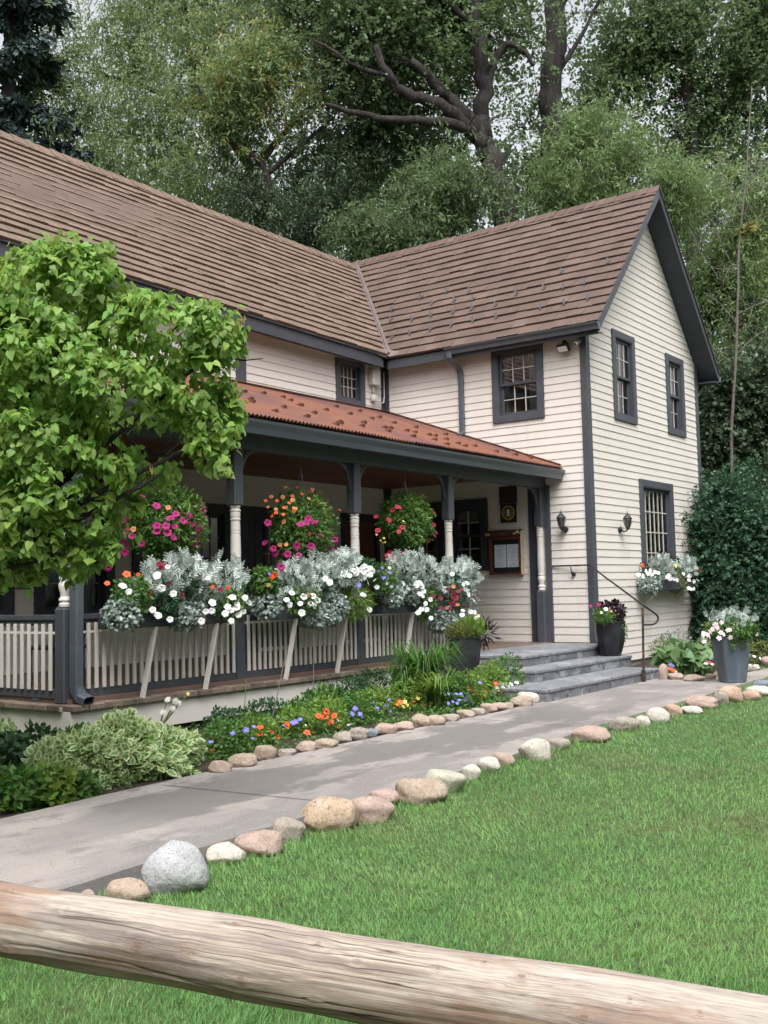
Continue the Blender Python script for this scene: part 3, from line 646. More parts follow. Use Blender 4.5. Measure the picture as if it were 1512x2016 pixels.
# posts
PX = [-9.66, -7.36, -5.17, -2.93, -.095]; PY = .895
def porch_post(x, seed=0):
    hw = .072; fl_ = .0; b = MB()
    b.bbox((x-hw, PY-hw, -.045), (x+hw, PY+hw, .845), .012); b.add([(x-hw*.8, PY-hw*.8, .845), (x+hw*.8, PY-hw*.8, .845), (x+hw*.8, PY+hw*.8, .845), (x-hw*.8, PY+hw*.8, .845), (x-.05, PY-.05, .862), (x+.05, PY-.05, .862), (x+.05, PY+.05, .862), (x-.05, PY+.05, .862)], [(0,1,5,4),(1,2,6,5),(2,3,7,6),(3,0,4,7),(4,5,6,7)])
    p = b.build('porch_post', M['grey'], house)
    b = MB(); b.bbox((x-hw, PY-hw, 1.925), (x+hw, PY+hw, 2.585), .014); b.build('post_head', M['grey'], p)
    prof = [(.058, .86), (.060, .885), (.050, .895), (.050, .905), (.060, .92), (.058, .935), (.044, .955), (.050, 1.00), (.062, 1.04), (.060, 1.075), (.048, 1.10), (.056, 1.115), (.058, 1.13), (.052, 1.145),
            (.056, 1.16), (.060, 1.30), (.060, 1.335), (.056, 1.338), (.056, 1.344), (.060, 1.348), (.060, 1.365), (.056, 1.368), (.056, 1.374), (.060, 1.378), (.057, 1.55), (.056, 1.60), (.0525, 1.603), (.0525, 1.609), (.056, 1.612), (.056, 1.632), (.0525, 1.635), (.0525, 1.641), (.056, 1.645), (.052, 1.76),
            (.060, 1.765), (.061, 1.778), (.052, 1.785), (.057, 1.80), (.059, 1.835), (.055, 1.86), (.062, 1.865), (.062, 1.88), (.050, 1.89), (.050, 1.90), (.060, 1.91), (.060, 1.926)]
    c = MB(); c.lathe((x, PY, 0), prof, 28); smooth_by_angle(c.build('turned_column', M['cream'], p), 28)
    return p
posts = [porch_post(x) for x in PX]
def bracket(p, x, sx, sy=0, zt=2.585, W=.29, H=.36):
    """fretwork quarter bracket with a curved lower edge and small cut-outs"""
    b = MB(); th = .016; D = np.array([sx, sy, 0.]); N_ = np.array([sy, sx, 0.]); o = np.array([x, PY, zt])+D*.072; n, mcell = 16, 5
    def pt(i, j, side):                 # i along the curve, j from the curved edge to the straight edges
        a = math.pi/2*i/n; cx, cz = .03+(W-.03)*(1-math.sin(a)), -.025-(H-.025)*(1-math.cos(a))
        ex, ez = (cx, 0.) if i <= n/2 else (0., cz)
        t_ = abs(i-n/2)/(n/2); ex, ez = (cx*t_, 0.) if i <= n/2 else (0., cz*t_)
        q = j/mcell; return o+D*(cx+(ex-cx)*q)+np.array([0, 0, cz+(ez-cz)*q])+N_*side*th
    holes = {(3, 2), (4, 2), (5, 3), (6, 2), (6, 3), (8, 1), (8, 2), (10, 2), (11, 2), (12, 2), (12, 3), (7, 4), (9, 4), (13, 2)}
    V = [pt(i, j, sd_) for sd_ in (-1, 1) for i in range(n+1) for j in range(mcell+1)]; K = mcell+1; off_ = (n+1)*K; F = []
    for i in range(n):
        for j in range(mcell):
            if (i, j) in holes: continue
            q = (i*K+j, (i+1)*K+j, (i+1)*K+j+1, i*K+j+1); F.append(q); F.append(tuple(off_+k for k in q[::-1]))
            for (di, dj, e) in ((-1, 0, (0, 3)), (1, 0, (1, 2)), (0, -1, (0, 1)), (0, 1, (3, 2))):
                ni, nj = i+di, j+dj
                if (ni, nj) in holes or ni < 0 or ni >= n or nj < 0 or nj >= mcell: F.append((q[e[0]], q[e[1]], off_+q[e[1]], off_+q[e[0]]))
    b.add(V, F)
    b.build('bracket', M['grey'], p)
for i, x in enumerate(PX):
    if i > 0: bracket(posts[i], x, -1)
    if i < 4: bracket(posts[i], x, 1)
trim('wall_trim', S_, .73, .83, -.0, 2.6, .05); trim('wall_trim', S_, .97, 1.13, 0, 2.585, .05, 'greydk')
# railings
def railing(x0, x1, F=None, yy=None, side=False, n=23, m='cream'):
    r = MB()
    P = (lambda u, v, z: (u, yy+v, z)) if not side else (lambda u, v, z: (yy+v, u, z))
    def bx(b, u0, u1, v0, v1, z0, z1, ch=.004): b.bbox(P(u0, v0, z0), P(u1, v1, z1), ch)
    bx(r, x0, x1, -.035, .035, -.002, .088); bx(r, x0, x1, -.05, .05, .735, .785); bx(r, x0, x1, -.03, .03, .70, .736)
    L = x1-x0
    for f in (.10, .48, .9): bx(r, x0+L*f-.06, x0+L*f+.06, -.032, .032, -.045, -.0025)
    R = r.build('railing', M['grey'], house)
    for f in np.arange(n)+.5:
        u = x0+L*f/n; c = MB(); bx(c, u-.020, u+.020, -.055, -.036, .075, .70, .002); c.build('baluster', M[m], R)
    c = MB(); bx(c, x0, x1, -.035, -.02, .60, .625); c.build('railing_rib', M[m], R)
    return R
for i in range(3): railing(PX[i]+.075, PX[i+1]-.075, yy=PY-.02)
railing(PY+.08, YM-.05, yy=PX[0]-.02, side=True, n=28)
# floor, brick ledge, skirt
b = MB()
for i in range(24): ya = .75+(YM-.75)*i/24; b.box((-9.70, ya, -.03), (-.02, ya+(YM-.75)/24-.004, -.002))
b.box((-9.7, .75, -.05), (-.02, YM, -.031)); b.build('porch_floor', M['floor'], house)
b = MB(); rg = random.Random(4); x = -9.80
while x < -3.30:
    w = rg.uniform(.185, .205); e = min(x+w-.012, -3.27); b.bbox((x, .60+rg.uniform(-.006, .006), -.100), (e, .80, -.044+rg.uniform(-.004, .004)), .006); x += w
y = .76
while y < YM: b.bbox((-9.84+rg.uniform(-.004, .004), y, -.1), (-9.70, y+.19, -.044+rg.uniform(-.003, .003)), .006); y += .2
b.build('brick_ledge', M['brick'], house)
b = MB(); b.box((-9.79, .615, -.098), (-3.28, .75, -.058)); b.box((-9.83, .75, -.098), (-9.71, YM, -.058)); b.build('brick_ledge_mortar', M['conc'], house)
b = MB(); b.bbox((-9.78, .645, -.36), (-3.27, .67, -.099), .003); b.bbox((-9.80, .644, -.36), (-9.775, YM, -.099), .003); b.build('porch_skirt', M['cream'], house)
b = MB(); b.box((-9.76, .68, -.6), (-3.3, .9, -.35)); b.box((-9.76, .9, -.6), (-9.6, YM, -.35)); b.build('foundation', M['dark'], house)  # near-black colour paints the dark of the recess below the skirt

# steps: three slabs of blue-grey block
def step(x0, x1, y0, y1, zb, zt, seed, tread=.04):
    rg = random.Random(seed); b = MB()
    x = x0
    while x < x1-.02:
        w = rg.uniform(.34, .5); e = min(x+w, x1); b.bbox((x+.0015, y0+rg.uniform(-.002, .002), zb), (e-.0015, y0+.2, zt-tread), .004); x = e
    y = y0+.2
    while y < y1-.02:
        w = rg.uniform(.34, .5); e = min(y+w, y1); b.bbox((x0+rg.uniform(-.002, .002), y+.0015, zb), (x0+.2, e-.0015, zt-tread), .004); y = e
    b.box((x0+.19, y0+.19, zb), (x1, y1, zt-tread-.001))
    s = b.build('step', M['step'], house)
    t = MB(); x = x0-.012
    while x < x1-.02:
        w = rg.uniform(.8, 1.2); e = min(x+w, x1)
        if x1-e < .3: e = x1
        t.bbox((x+.001, y0-.014, zt-tread), (e-.001, y0+.42, zt), .006); x = e
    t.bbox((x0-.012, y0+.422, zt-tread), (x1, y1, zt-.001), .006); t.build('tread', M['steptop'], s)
step(-3.26, -.30, -.455, .745, -.14, 0.0, 21)
step(-3.81, -.74, -.925, .60, -.286, -.14, 22)
step(-4.61, -1.12, -1.505, .40, -.44, -.286, 23)

# ================================================================ fixtures on the walls (things of their own)
def lantern(F, u, z, label):
    p = F(u, 0.02, z); t = empty('wall_lantern', p, label, 'wall lantern', 'black wall lanterns beside the entrance')
    ox, oy = (np.array(F(u, 1, z))-np.array(F(u, 0, z)))[:2]; O = np.array([ox, oy, 0]); c = np.array(F(u, .17, z))
    b = MB()
    pl = np.array(p)-np.array([0, 0, .10]); b.tube([pl-O*.004, pl+O*.018, pl+O*.026], [.052, .052, .035], 16)
    b.tube([pl+O*.02, pl+O*.07+np.array([0, 0, -.035]), pl+O*.12+np.array([0, 0, -.03]), c+np.array([0, 0, -.085])], [.014, .013, .013, .016], 8)
    b.build('mount', M['iron'], t, smooth=True)
    b = MB(); b.lathe(c, [(.012, -.11), (.02, -.10), (.034, -.085), (.036, -.07)], 12); b.lathe(c, [(.082, .075), (.086, .082), (.062, .112), (.030, .150), (.014, .158), (.018, .168), (.006, .18), (.010, .192), (.003, .215)], 8)
    for k in range(6):
        a = math.pi*2*k/6; q = lambda r, zz: c+np.array([r*math.cos(a), r*math.sin(a), zz])
        b.tube([q(.034, -.072), q(.052, -.04), q(.068, .02), q(.072, .078)], .0035, 5)
    b.build('frame', M['iron'], t)
    b = MB(); b.lathe(c, [(.03, -.068), (.047, -.04), (.062, .02), (.066, .074)], 12, cap=False); b.build('glass', M['glass'], t, smooth=True)
    b = MB(); b.lathe(c, [(.026, -.064), (.036, -.035), (.042, .02), (.040, .065), (.001, .068)], 12); b.build('bulb', M['lamp_glass'], t, smooth=True)  # bulb enlarged and whitened to paint the brightness seen inside the lantern
lantern(S_, .455, 1.965, 'black carriage lantern on the side wall between the porch post and the corner board')
lantern(G_, 1.08, 1.965, 'black carriage lantern on the gable wall left of the barred window')
# floodlight
p = S_(.30, .0, 5.0); t = empty('floodlight', p, 'dark rectangular floodlight hanging under the eave near the corner board', 'floodlight')
q = np.array(S_(.30, .13, 4.98)); b = MB(); b.tube([q+(0, 0, .10), q+(0, 0, .02), q+(0, 0, -.01)], .008, 8); b.lathe(q, [(.03, -.07), (.045, -.05), (.045, -.01), (.03, .01), (.012, .02)], 12); b.build('mount', M['iron'], t, smooth=True)
b = MB(); a1 = np.array([-.75, .1, -.65]); a1 /= np.linalg.norm(a1); c = q+np.array([-.02, .02, -.115])
ux = np.cross(a1, (0, 0, 1)); ux /= np.linalg.norm(ux); uz = np.cross(ux, a1)
b.beam(c-a1*.04, c+a1*.025, .21, .125, tuple(uz)); b.build('housing', M['iron'], t)
b = MB(); k = c+a1*.028; b.add([k-ux*.09-uz*.05, k+ux*.09-uz*.05, k+ux*.09+uz*.05, k-ux*.09+uz*.05], [(0, 1, 2, 3)]); b.build('lens', M['lamp_glass'], t)
# security camera
p = S_(.06, .04, 4.96); t = empty('security_camera', p, 'small white bullet security camera at the top of the corner board', 'camera')
q = np.array(p); d = np.array([-.8, .15, -.35]); d /= np.linalg.norm(d); b = MB(); b.tube([q+(0.0, 0, 0), q+(-.04, 0, 0)], .03, 12); b.tube([q+d*.02, q+d*.15, q+d*.16], [.036, .036, .032], 16); b.build('body', M['camera_white'], t, smooth=True)
b = MB(); b.tube([q+d*.155, q+d*.164], .024, 14); b.build('lens', M['iron'], t)
# utility box with conduit
p = M_(-.42, 0, 4.75); t = empty('utility_box', p, 'cream utility box with conduit beside the small upstairs window', 'utility box')
b = MB(); fbox(b, M_, -.50, -.27, .02, .13, 4.70, 4.99, ch=.01); b.build('cabinet', M['cream'], t)
b = MB(); b.tube([M_(-.40, .06, 4.70), M_(-.40, .06, 4.52)], .014, 8); fbox(b, M_, -.455, -.345, .02, .09, 4.40, 4.52, ch=.006); b.tube([M_(-.35, .05, 4.43), M_(-.14, .05, 4.40), M_(-.09, .06, 4.42), M_(-.07, .06, 4.55), M_(-.07, .06, 5.0)], .011, 8); b.tube([M_(-.53, .04, 4.95), M_(-.56, .04, 5.02), M_(-.55, .03, 5.1)], .008, 6); b.build('conduit', M['cream'], t, smooth=True)

# lettering helper
def text(name, body, F, u, z, size, m, parent, off=.0, flip=1, th=.001):
    cu = bpy.data.curves.new(name, 'FONT'); cu.body = body; cu.size = size; cu.extrude = th; cu.align_x = 'CENTER'; cu.align_y = 'CENTER'; cu.resolution_u = 2
    o = bpy.data.objects.new(name, cu); dg = bpy.context.evaluated_depsgraph_get(); C.objects.link(o); dg.update()
    me = bpy.data.meshes.new_from_object(o.evaluated_get(bpy.context.evaluated_depsgraph_get())); bpy.data.objects.remove(o)
    b = MB(); V = [F(u+flip*v.co.x, off+v.co.z, z+v.co.y) for v in me.vertices]; b.add(V, [tuple(p.vertices) for p in me.polygons])
    return b.build(name, M[m], parent)
# menu board on the side wall: u runs away from the viewer, so text runs towards -u
p = S_(1.59, .02, 1.14); t = empty('menu_board', p, 'wooden menu case with two printed pages and a carved name plank above', 'menu board')
b = MB(); u0, u1, z0, z1 = 1.27, 1.90, 1.14, 1.90
fbox(b, S_, u0, u0+.035, .02, .10, z0, z1-.12, ch=.003); fbox(b, S_, u1-.05, u1, .02, .10, z0, z1-.12, ch=.003); fbox(b, S_, u0+.035, u1-.05, .02, .099, z0, z0+.035, ch=.003); fbox(b, S_, u0+.035, u1-.05, .02, .098, z1-.16, z1-.12, ch=.003); fbox(b, S_, u0+.035, u1-.05, .02, .03, z0+.03, z1-.14)
b.build('case', M['redwood'], t)
b = MB(); fbox(b, S_, u0-.012, u0-.001, .022, .102, z0-.01, z1-.02, ch=.002); b.build('side_strip', M['ftan'], t)
b = MB(); fbox(b, S_, u0+.035, u1-.05, .031, .045, z0+.035, z1-.16); b.build('backing', M['black'], t)
for (a, c) in ((1.335, 1.565), (1.58, 1.81)):
    b = MB(); fbox(b, S_, a, c, .046, .049, 1.265, 1.655); pg = b.build('page', M['paper'], t)
    b = MB(); rr = random.Random(int(a*100)); z = 1.635
    while z > 1.285:
        w = rr.uniform(.04, .17); m_ = (a+c)/2; fbox(b, S_, m_-w/2, m_+w/2, .0492, .0497, z, z+.0035); z -= rr.choice((.011, .013, .024))
    b.build('print', M['ink'], pg)
b = MB(); fbox(b, S_, u0-.01, u1+.12, .02, .075, z1-.115, z1+.005, ch=.006); plank = b.build('name_plank', M['redwood'], t)
for k, (su, pts_) in enumerate(((1.80, ((0, .02), (.01, -.02), (0, .025), (.03, .028), (.03, .005), (.005, 0), (.035, -.022))), (1.755, ((0, -.02), (.012, .004), (.026, -.004), (.02, -.022), (.003, -.018), (.03, -.015))), (1.715, ((0, .0), (.004, -.02), (.02, -.02), (.026, .002), (.03, -.022))), (1.675, ((0, .0), (.008, -.02), (.018, 0), (.028, -.022))), (1.635, ((.004, .026), (0, -.022), (.014, -.022))), (1.61, ((.006, .026), (0, -.02), (.018, -.022), (.03, -.004))))):
    b = MB(); b.tube([S_(su-x, .078, z1-.055+z) for x, z in pts_], .0035, 4); b.build('lettering', M['lavender'], plank)
for (u, z, r, m_) in ((1.90, z1-.06, .02, 'ftan'), (1.95, z1-.05, .022, 'ftan'), (1.925, z1-.075, .016, 'f_peach'), (1.36, z1-.05, .022, 'ftan'), (1.40, z1-.065, .018, 'ftan'), (1.33, z1-.035, .02, 'f_cream'), (1.29, z1-.06, .014, 'f_cream')):
    b = MB(); b.tube([S_(u, .075, z), S_(u, .09, z), S_(u, .094, z)], [r, r*.9, r*.3], 10); b.build('rosette', M[m_], plank)
# banner
p = S_(1.51, .02, 2.02); t = empty('hanging_banner', p, 'black cloth banner with a round gold emblem hanging above the menu case', 'banner')
b = MB(); fbox(b, S_, 1.36, 1.68, .03, .036, 2.03, 2.36, ch=.002); ban = b.build('cloth', M['black'], t)
b = MB(); fbox(b, S_, 1.345, 1.695, .026, .03, 2.375, 2.66, ch=.001); b.build('upper_cloth', M['maroon'], t)
b = MB(); b.tube([S_(1.34, .034, 2.368), S_(1.70, .034, 2.368)], .007, 8); b.build('rod', M['steel'], t)
def ring(b, u, z, r0, r1, o, n=40, F=S_):
    V = [F(u+r*math.cos(2*math.pi*k/n), o, z+r*math.sin(2*math.pi*k/n)) for k in range(n) for r in (r0, r1)]
    b.add(V, [(2*k, 2*k+1, 2*((k+1) % n)+1, 2*((k+1) % n)) for k in range(n)])
b = MB(); ring(b, 1.52, 2.20, .098, .128, .0375); ring(b, 1.52, 2.20, .07, .074, .0375)
for k in range(12):
    if k in (2, 3, 4, 9): continue
    a = 2*math.pi*k/12; ring(b, 1.52+.084*math.cos(a), 2.20+.084*math.sin(a), .0, .010, .0378, 8)
for s_ in (-1, 1):
    for j in range(4): b.add([S_(1.52+s_*(.025+.01*j), .0378, 2.15+.02*j), S_(1.52+s_*(.075-.006*j), .0378, 2.16+.026*j), S_(1.52+s_*(.07-.006*j), .0378, 2.175+.026*j)], [(0, 1, 2)])
b.add([S_(1.49, .0378, 2.13), S_(1.55, .0378, 2.13), S_(1.545, .0378, 2.145), S_(1.495, .0378, 2.145)], [(0, 1, 2, 3)]); b.build('gold_emblem', M['gold'], ban)
b = MB(); b.add([S_(1.52+x, .0382, 2.20+z) for x, z in ((-.022, -.05), (.022, -.05), (.03, 0), (.022, .045), (.03, .07), (.008, .055), (-.008, .055), (-.03, .07), (-.022, .045), (-.03, 0))], [tuple(range(10))]); b.build('silver_figure', M['paper'], ban)
# handrail
p = (-1.78, -1.55, -.43); t = empty('handrail', p, 'thin black iron handrail curving down from the side wall to a post at the steps', 'handrail')
wallp = np.array([-.03, .72, 1.26]); cn = np.array([-.10, .02, 1.255]); pt = np.array([-1.72, -1.54, .645])
d = pt-cn; d /= np.linalg.norm(d); end = at(1287, 1206, 1, -1.60)
e1 = at(1295, 1214, 1, -1.6); e2 = at(1294, 1223, 1, -1.6); e3 = at(1286, 1229, 1, -1.6); e4 = at(1268, 1230, 1, -1.56)
b = MB(); mid = at(1180, 1122, 1, -.17)
pts = [wallp, wallp*.5+cn*.5, cn, cn+d*.15+np.array([0, 0, .012])] + [cn+(pt-cn)*f for f in (.3, .6, .85, 1.0)]
pts += [end, e1, e2, e3, e4]
b.tube(curve_pts(pts, 5), .014, 10); b.build('rail', M['iron'], t, smooth=True)
b = MB(); b.tube([(-1.74, -1.55, .60), (-1.79, -1.545, -.43)], .017, 10); b.bbox((-1.812, -1.572, -.43), (-1.768, -1.523, -.26), .004); b.build('post', M['ironrust'], t, smooth=False)
b = MB(); q = np.array([-.02, .33, 1.12]); b.tube([q, q+(-.025, 0, 0)], .035, 14); b.tube([q+(-.02, 0, 0), q+(-.08, .0, .01), q+(-.085, .02, .12)], .009, 8); b.build('wall_bracket', M['iron'], t, smooth=True)
# chair on the porch (left end)
cx, cy = -9.15, 2.3
c0 = at(112, 1200, 0, -8.9)
t = empty('porch_chair', (c0[0], c0[1], 0), 'black wooden chair on the porch behind the left railing', 'chair'); X, Y = c0[0], c0[1]
b = MB(); b.bbox((X-.22, Y-.22, .40), (X+.22, Y+.22, .44), .01); b.build('seat', M['black'], t)
b = MB(); V = [(X+.2, Y-.17, .5), (X+.2, Y+.17, .5), (X+.27, Y+.24, 1.12), (X+.27, Y-.24, 1.12)]; V2 = [(x+.03, y, z) for x, y, z in V]; b.add(V+V2, [(0,1,2,3),(7,6,5,4),(0,4,5,1),(1,5,6,2),(2,6,7,3),(3,7,4,0)]); b.build('backrest', M['black'], t)
for sx in (-.19, .19):
    for sy in (-.19, .19):
        b = MB(); b.tube([(X+sx, Y+sy, 0), (X+sx, Y+sy, .41 if sx < 0 else .55)], .018, 6); b.build('leg', M['black'], t)
for sy in (-.22, .22): b = MB(); b.tube([(X-.2, Y+sy, .42), (X-.2, Y+sy, .66), (X+.22, Y+sy, .70)], .016, 6); b.build('armrest', M['black'], t)
# pots
def square_pot(x, y, z, w0, w1, h, name, mtl, label, rot=0., cut=.25, bulge=.0):
    t = empty(name, (x, y, z), label, 'planter'); b = MB(); n = 8; V = []; F = []
    def sec(w, zz):
        c = w*cut; pts = [(-w, -w+c), (-w+c, -w), (w-c, -w), (w, -w+c), (w, w-c), (w-c, w), (-w+c, w), (-w, w-c)]
        return [(x+px*math.cos(rot)-py*math.sin(rot), y+px*math.sin(rot)+py*math.cos(rot), z+zz) for px, py in pts]
    lv = [(w0*.97, 0)]+[(w0+(w1-w0)*(f**.8)+bulge*math.sin(f*math.pi), h*f) for f in np.linspace(.02, 1, 9)]+[(w1+.012, h), (w1+.012, h+.018), (w1-.02, h+.018), (w1-.03, h-.05)]
    for (w, zz) in lv: V += sec(w, zz)
    for i in range(len(lv)-1): F += [(i*8+k, i*8+(k+1) % 8, (i+1)*8+(k+1) % 8, (i+1)*8+k) for k in range(8)]
    F += [tuple(range(8))[::-1]]; b.add(V, F); b.build('pot_body', M[mtl], t)
    s = MB(); s.add(sec(w1-.03, h-.05), [tuple(range(8))]); s.build('potting_soil', M['soil'], t)
    return t
POT1 = (-4.08, -.04, -.289); POT2 = (-.90, -.66, -.139); POT3 = (-1.40, -2.66, -.429)
square_pot(*POT1, .125, .20, .575, 'black_planter', 'pot', 'big black flared planter between the porch railing and the steps', .62, .3, .02)
square_pot(*POT2, .14, .215, .50, 'black_planter', 'pot', 'black ribbed planter standing on the middle step against the house corner', .55, .42, .02)
square_pot(*POT3, .135, .205, .60, 'grey_planter', 'zinc', 'tall tapered blue-grey square planter at the far end of the path', .75, .12, 0)
# flower boxes on the railing
BOXES = [(-9.38, -7.62), (-7.28, -5.30), (-5.06, -3.02)]
for i, (x0, x1) in enumerate(BOXES):
    t = empty('flower_box', ((x0+x1)/2, .6, .62), ('long dark flower box on the porch rail nearest the lilac', 'long dark flower box on the porch rail in the middle bay', 'long dark flower box on the porch rail in the bay nearest the steps')[i], 'flower box', 'flower boxes along the porch railing')
    b = MB(); b.bbox((x0, .54, .635), (x1, .78, .78), .008); b.build('box', M['greydk'], t)
    b = MB(); b.box((x0+.02, .56, .781), (x1-.02, .76, .786)); b.build('potting_soil', M['soil'], t)
    for f in ((.30, .78), (.27, .74), (.33, .80))[i]:
        xb = x0+(x1-x0)*f; b = MB(); b.beam((xb-.10, .635, -.045), (xb, .555, .64), .05, .028, (1, 0, 0)); b.build('brace', M['cream'], t)
t = empty('window_box', (2.8, -.15, .8), 'flower box on scroll brackets under the barred ground floor window', 'flower box')
b = MB(); b.bbox((1.75, -.30, .80), (3.95, -.05, .98), .008); b.build('box', M['greydk'], t)
for u in (2.1, 3.6):
    b = MB(); b.tube([(u, -.03, .62), (u, -.06, .60), (u, -.12, .64), (u, -.2, .76), (u, -.24, .80)], .009, 6); b.tube([(u, -.09+.04*math.cos(a), .69+.04*math.sin(a)) for a in np.linspace(0, 5, 12)], .007, 6); b.build('scroll_bracket', M['white'], t)
# ================================================================ LEAF AND FLOWER SHAPES
T_DIA = ([(0, 0, 0), (.28, .45, .05), (0, 1, -.04), (-.28, .45, .05)], [(0, 1, 2), (0, 2, 3)])
T_THIN = ([(0, 0, 0), (.09, .4, .0), (0, 1, -.08), (-.09, .4, .0)], [(0, 1, 2, 3)])
T_HEART = ([(0, 0, 0), (.30, -.06, .05), (.44, .22, .08), (.30, .60, .04), (0, 1.0, -.12), (-.30, .60, .04), (-.44, .22, .08), (-.30, -.06, .05), (0, .35, 0)],
           [(0, 1, 2, 8), (8, 2, 3), (8, 3, 4), (8, 4, 5), (8, 5, 6), (0, 8, 6, 7)])
T_OVAL = ([(0, 0, 0), (.25, .25, .04), (.27, .6, .03), (0, 1, -.06), (-.27, .6, .03), (-.25, .25, .04), (0, .45, 0)], [(0, 1, 2, 6), (6, 2, 3), (6, 3, 4), (0, 6, 4, 5)])
# variegated: green centre, cream rim
def _var():
    o = [(0, 0), (.30, .15), (.36, .42), (.24, .74), (0, 1.0), (-.24, .74), (-.36, .42), (-.30, .15)]
    i = [(0, .08), (.17, .2), (.21, .42), (.13, .66), (0, .84), (-.13, .66), (-.21, .42), (-.17, .2)]
    V = [(x, y, .12*abs(x)-.10*y*y) for x, y in o]+[(x, y, .12*abs(x)-.10*y*y+.004) for x, y in i]
    F = [(k, (k+1) % 8, 8+(k+1) % 8, 8+k) for k in range(8)]+[(8, 9, 10, 11, 12), (8, 12, 13, 14, 15)]
    return V, F, [0]*8+[1, 1]
T_VAR = _var()
def _lacy(n=5):
    V = [(-.02, 0, 0), (.02, 0, 0), (.012, 1, -.12), (-.012, 1, -.12)]; F = [(0, 1, 2, 3)]
    for k in range(n):
        y = .22+.78*k/n; L = .36*math.sin(math.pi*(.25+.6*k/n))
        for s in (-1, 1):
            b = len(V); z = -.12*y*y
            V += [(0, y-.03, z), (s*L*.55, y+.10, z+.03), (s*L, y+.20, z), (s*L*.5, y+.20, z+.01), (0, y+.05, z)]; F += [(b, b+1, b+2, b+3), (b, b+3, b+4)]
    return V, F
T_LACY = _lacy()
T_LOBED = ([(0, 0, 0), (.15, .3, .02), (.42, .42, .0), (.24, .6, .02), (.34, .88, 0), (0, 1.0, -.03), (-.34, .88, 0), (-.24, .6, .02), (-.42, .42, 0), (-.15, .3, .02)],
           [(0, 1, 3, 7, 9), (1, 2, 3), (3, 4, 5, 6, 7), (7, 8, 9)])
def flower_mesh(name, petal, throat, n=5, depth=.35, notch=.12, throat_r=.22, cup=0.0, seed=0):
    rg = random.Random(seed); V = [(0, 0, -depth)]; N = n*4
    for ring_, rr in ((0, throat_r), (1, .7), (2, 1.0)):
        for k in range(N):
            a = 2*math.pi*k/N; lob = 1-notch*(k % 4 == 0)*(ring_ > 0)*(1.0 if ring_ == 2 else .25); r = rr*lob*rg.uniform(.96, 1.04)
            z = (-.05-depth*.25 if ring_ == 0 else (.03*math.cos(k*math.pi/2)+cup*rr*rr - (.06 if ring_ == 2 else 0)))
            V.append((r*math.cos(a), r*math.sin(a), z))
    F = []; mi = []
    for k in range(N):
        k2 = (k+1) % N; F.append((0, 1+k, 1+k2)); mi.append(1)
        for q in (0, 1): F.append((1+q*N+k, 1+(q+1)*N+k, 1+(q+1)*N+k2, 1+q*N+k2)); mi.append(0)
    me = bpy.data.meshes.new(name); me.from_pydata(V, [], F); me.materials.append(M[petal]); me.materials.append(M[throat])
    me.polygons.foreach_set('material_index', mi); me.polygons.foreach_set('use_smooth', [True]*len(F)); me.update(); return me
def daisy_mesh(name, petal, centre, n=14):
    V = []; F = []; mi = []
    for k in range(n):
        a = 2*math.pi*k/n; c, s = math.cos(a), math.sin(a); b = len(V)
        V += [(.2*c-.05*s, .2*s+.05*c, 0), (.2*c+.05*s, .2*s-.05*c, 0), (.85*c+.09*s, .85*s-.09*c, -.05), (1.0*c, 1.0*s, -.1), (.85*c-.09*s, .85*s+.09*c, -.05)]; F.append((b, b+1, b+2, b+3, b+4)); mi.append(0)
    b = len(V); V += [(.24*math.cos(a), .24*math.sin(a), .02) for a in np.linspace(0, 2*math.pi, 10, endpoint=False)]+[(0, 0, .10)]
    F += [(b+k, b+(k+1) % 10, b+10) for k in range(10)]; mi += [1]*10
    me = bpy.data.meshes.new(name); me.from_pydata(V, [], F); me.materials.append(M[petal]); me.materials.append(M[centre]); me.polygons.foreach_set('material_index', mi); me.update(); return me
FM = {'white': flower_mesh('petunia_flower', 'f_white', 'f_cream'), 'mag': flower_mesh('petunia_flower', 'f_mag', 'f_dark', notch=.2), 'org': flower_mesh('orange_flower', 'f_org', 'f_dark', notch=.22, depth=.1),
      'peach': flower_mesh('bell_flower', 'f_peach', 'f_scarlet'), 'red': flower_mesh('dark_red_flower', 'f_red', 'f_dark'), 'pur': flower_mesh('violet_flower', 'f_pur', 'f_yel', depth=.05, throat_r=.14, notch=.25),
      'scarlet': flower_mesh('scarlet_flower', 'f_scarlet', 'f_dark'), 'pink': flower_mesh('impatiens_flower', 'f_pink', 'f_mag', notch=.3, depth=.06, throat_r=.12), 'rose': flower_mesh('rose_flower', 'f_rose', 'f_dark', cup=.3),
      'yel': flower_mesh('small_yellow_flower', 'f_yel', 'f_cream'), 'daisy': daisy_mesh('daisy_flower', 'f_white', 'f_yel'), 'orgw': flower_mesh('orange_flower', 'f_org', 'f_yel', notch=.2, depth=.05)}
FR = random.Random(99)
def flower(kind, p, size, parent, face=None, name='flower'):
    o = bpy.data.objects.new(name, FM[kind]); C.objects.link(o); o.parent = parent
    o.location = tuple(np.array(p)-wloc(parent))
    tc = CAM-np.array(p); tc /= np.linalg.norm(tc)
    f = np.array([-.55, -.75, .25]) if face is None else np.array(face, float)
    size = size*.87; f = f/np.linalg.norm(f)+np.array([FR.gauss(0, .33), FR.gauss(0, .33), FR.gauss(0, .28)])
    o.rotation_euler = Vector(f).to_track_quat('Z', 'Y').to_euler(); s = size*FR.uniform(.85, 1.12); o.scale = (s, s*FR.uniform(.85, 1), s)
    return o

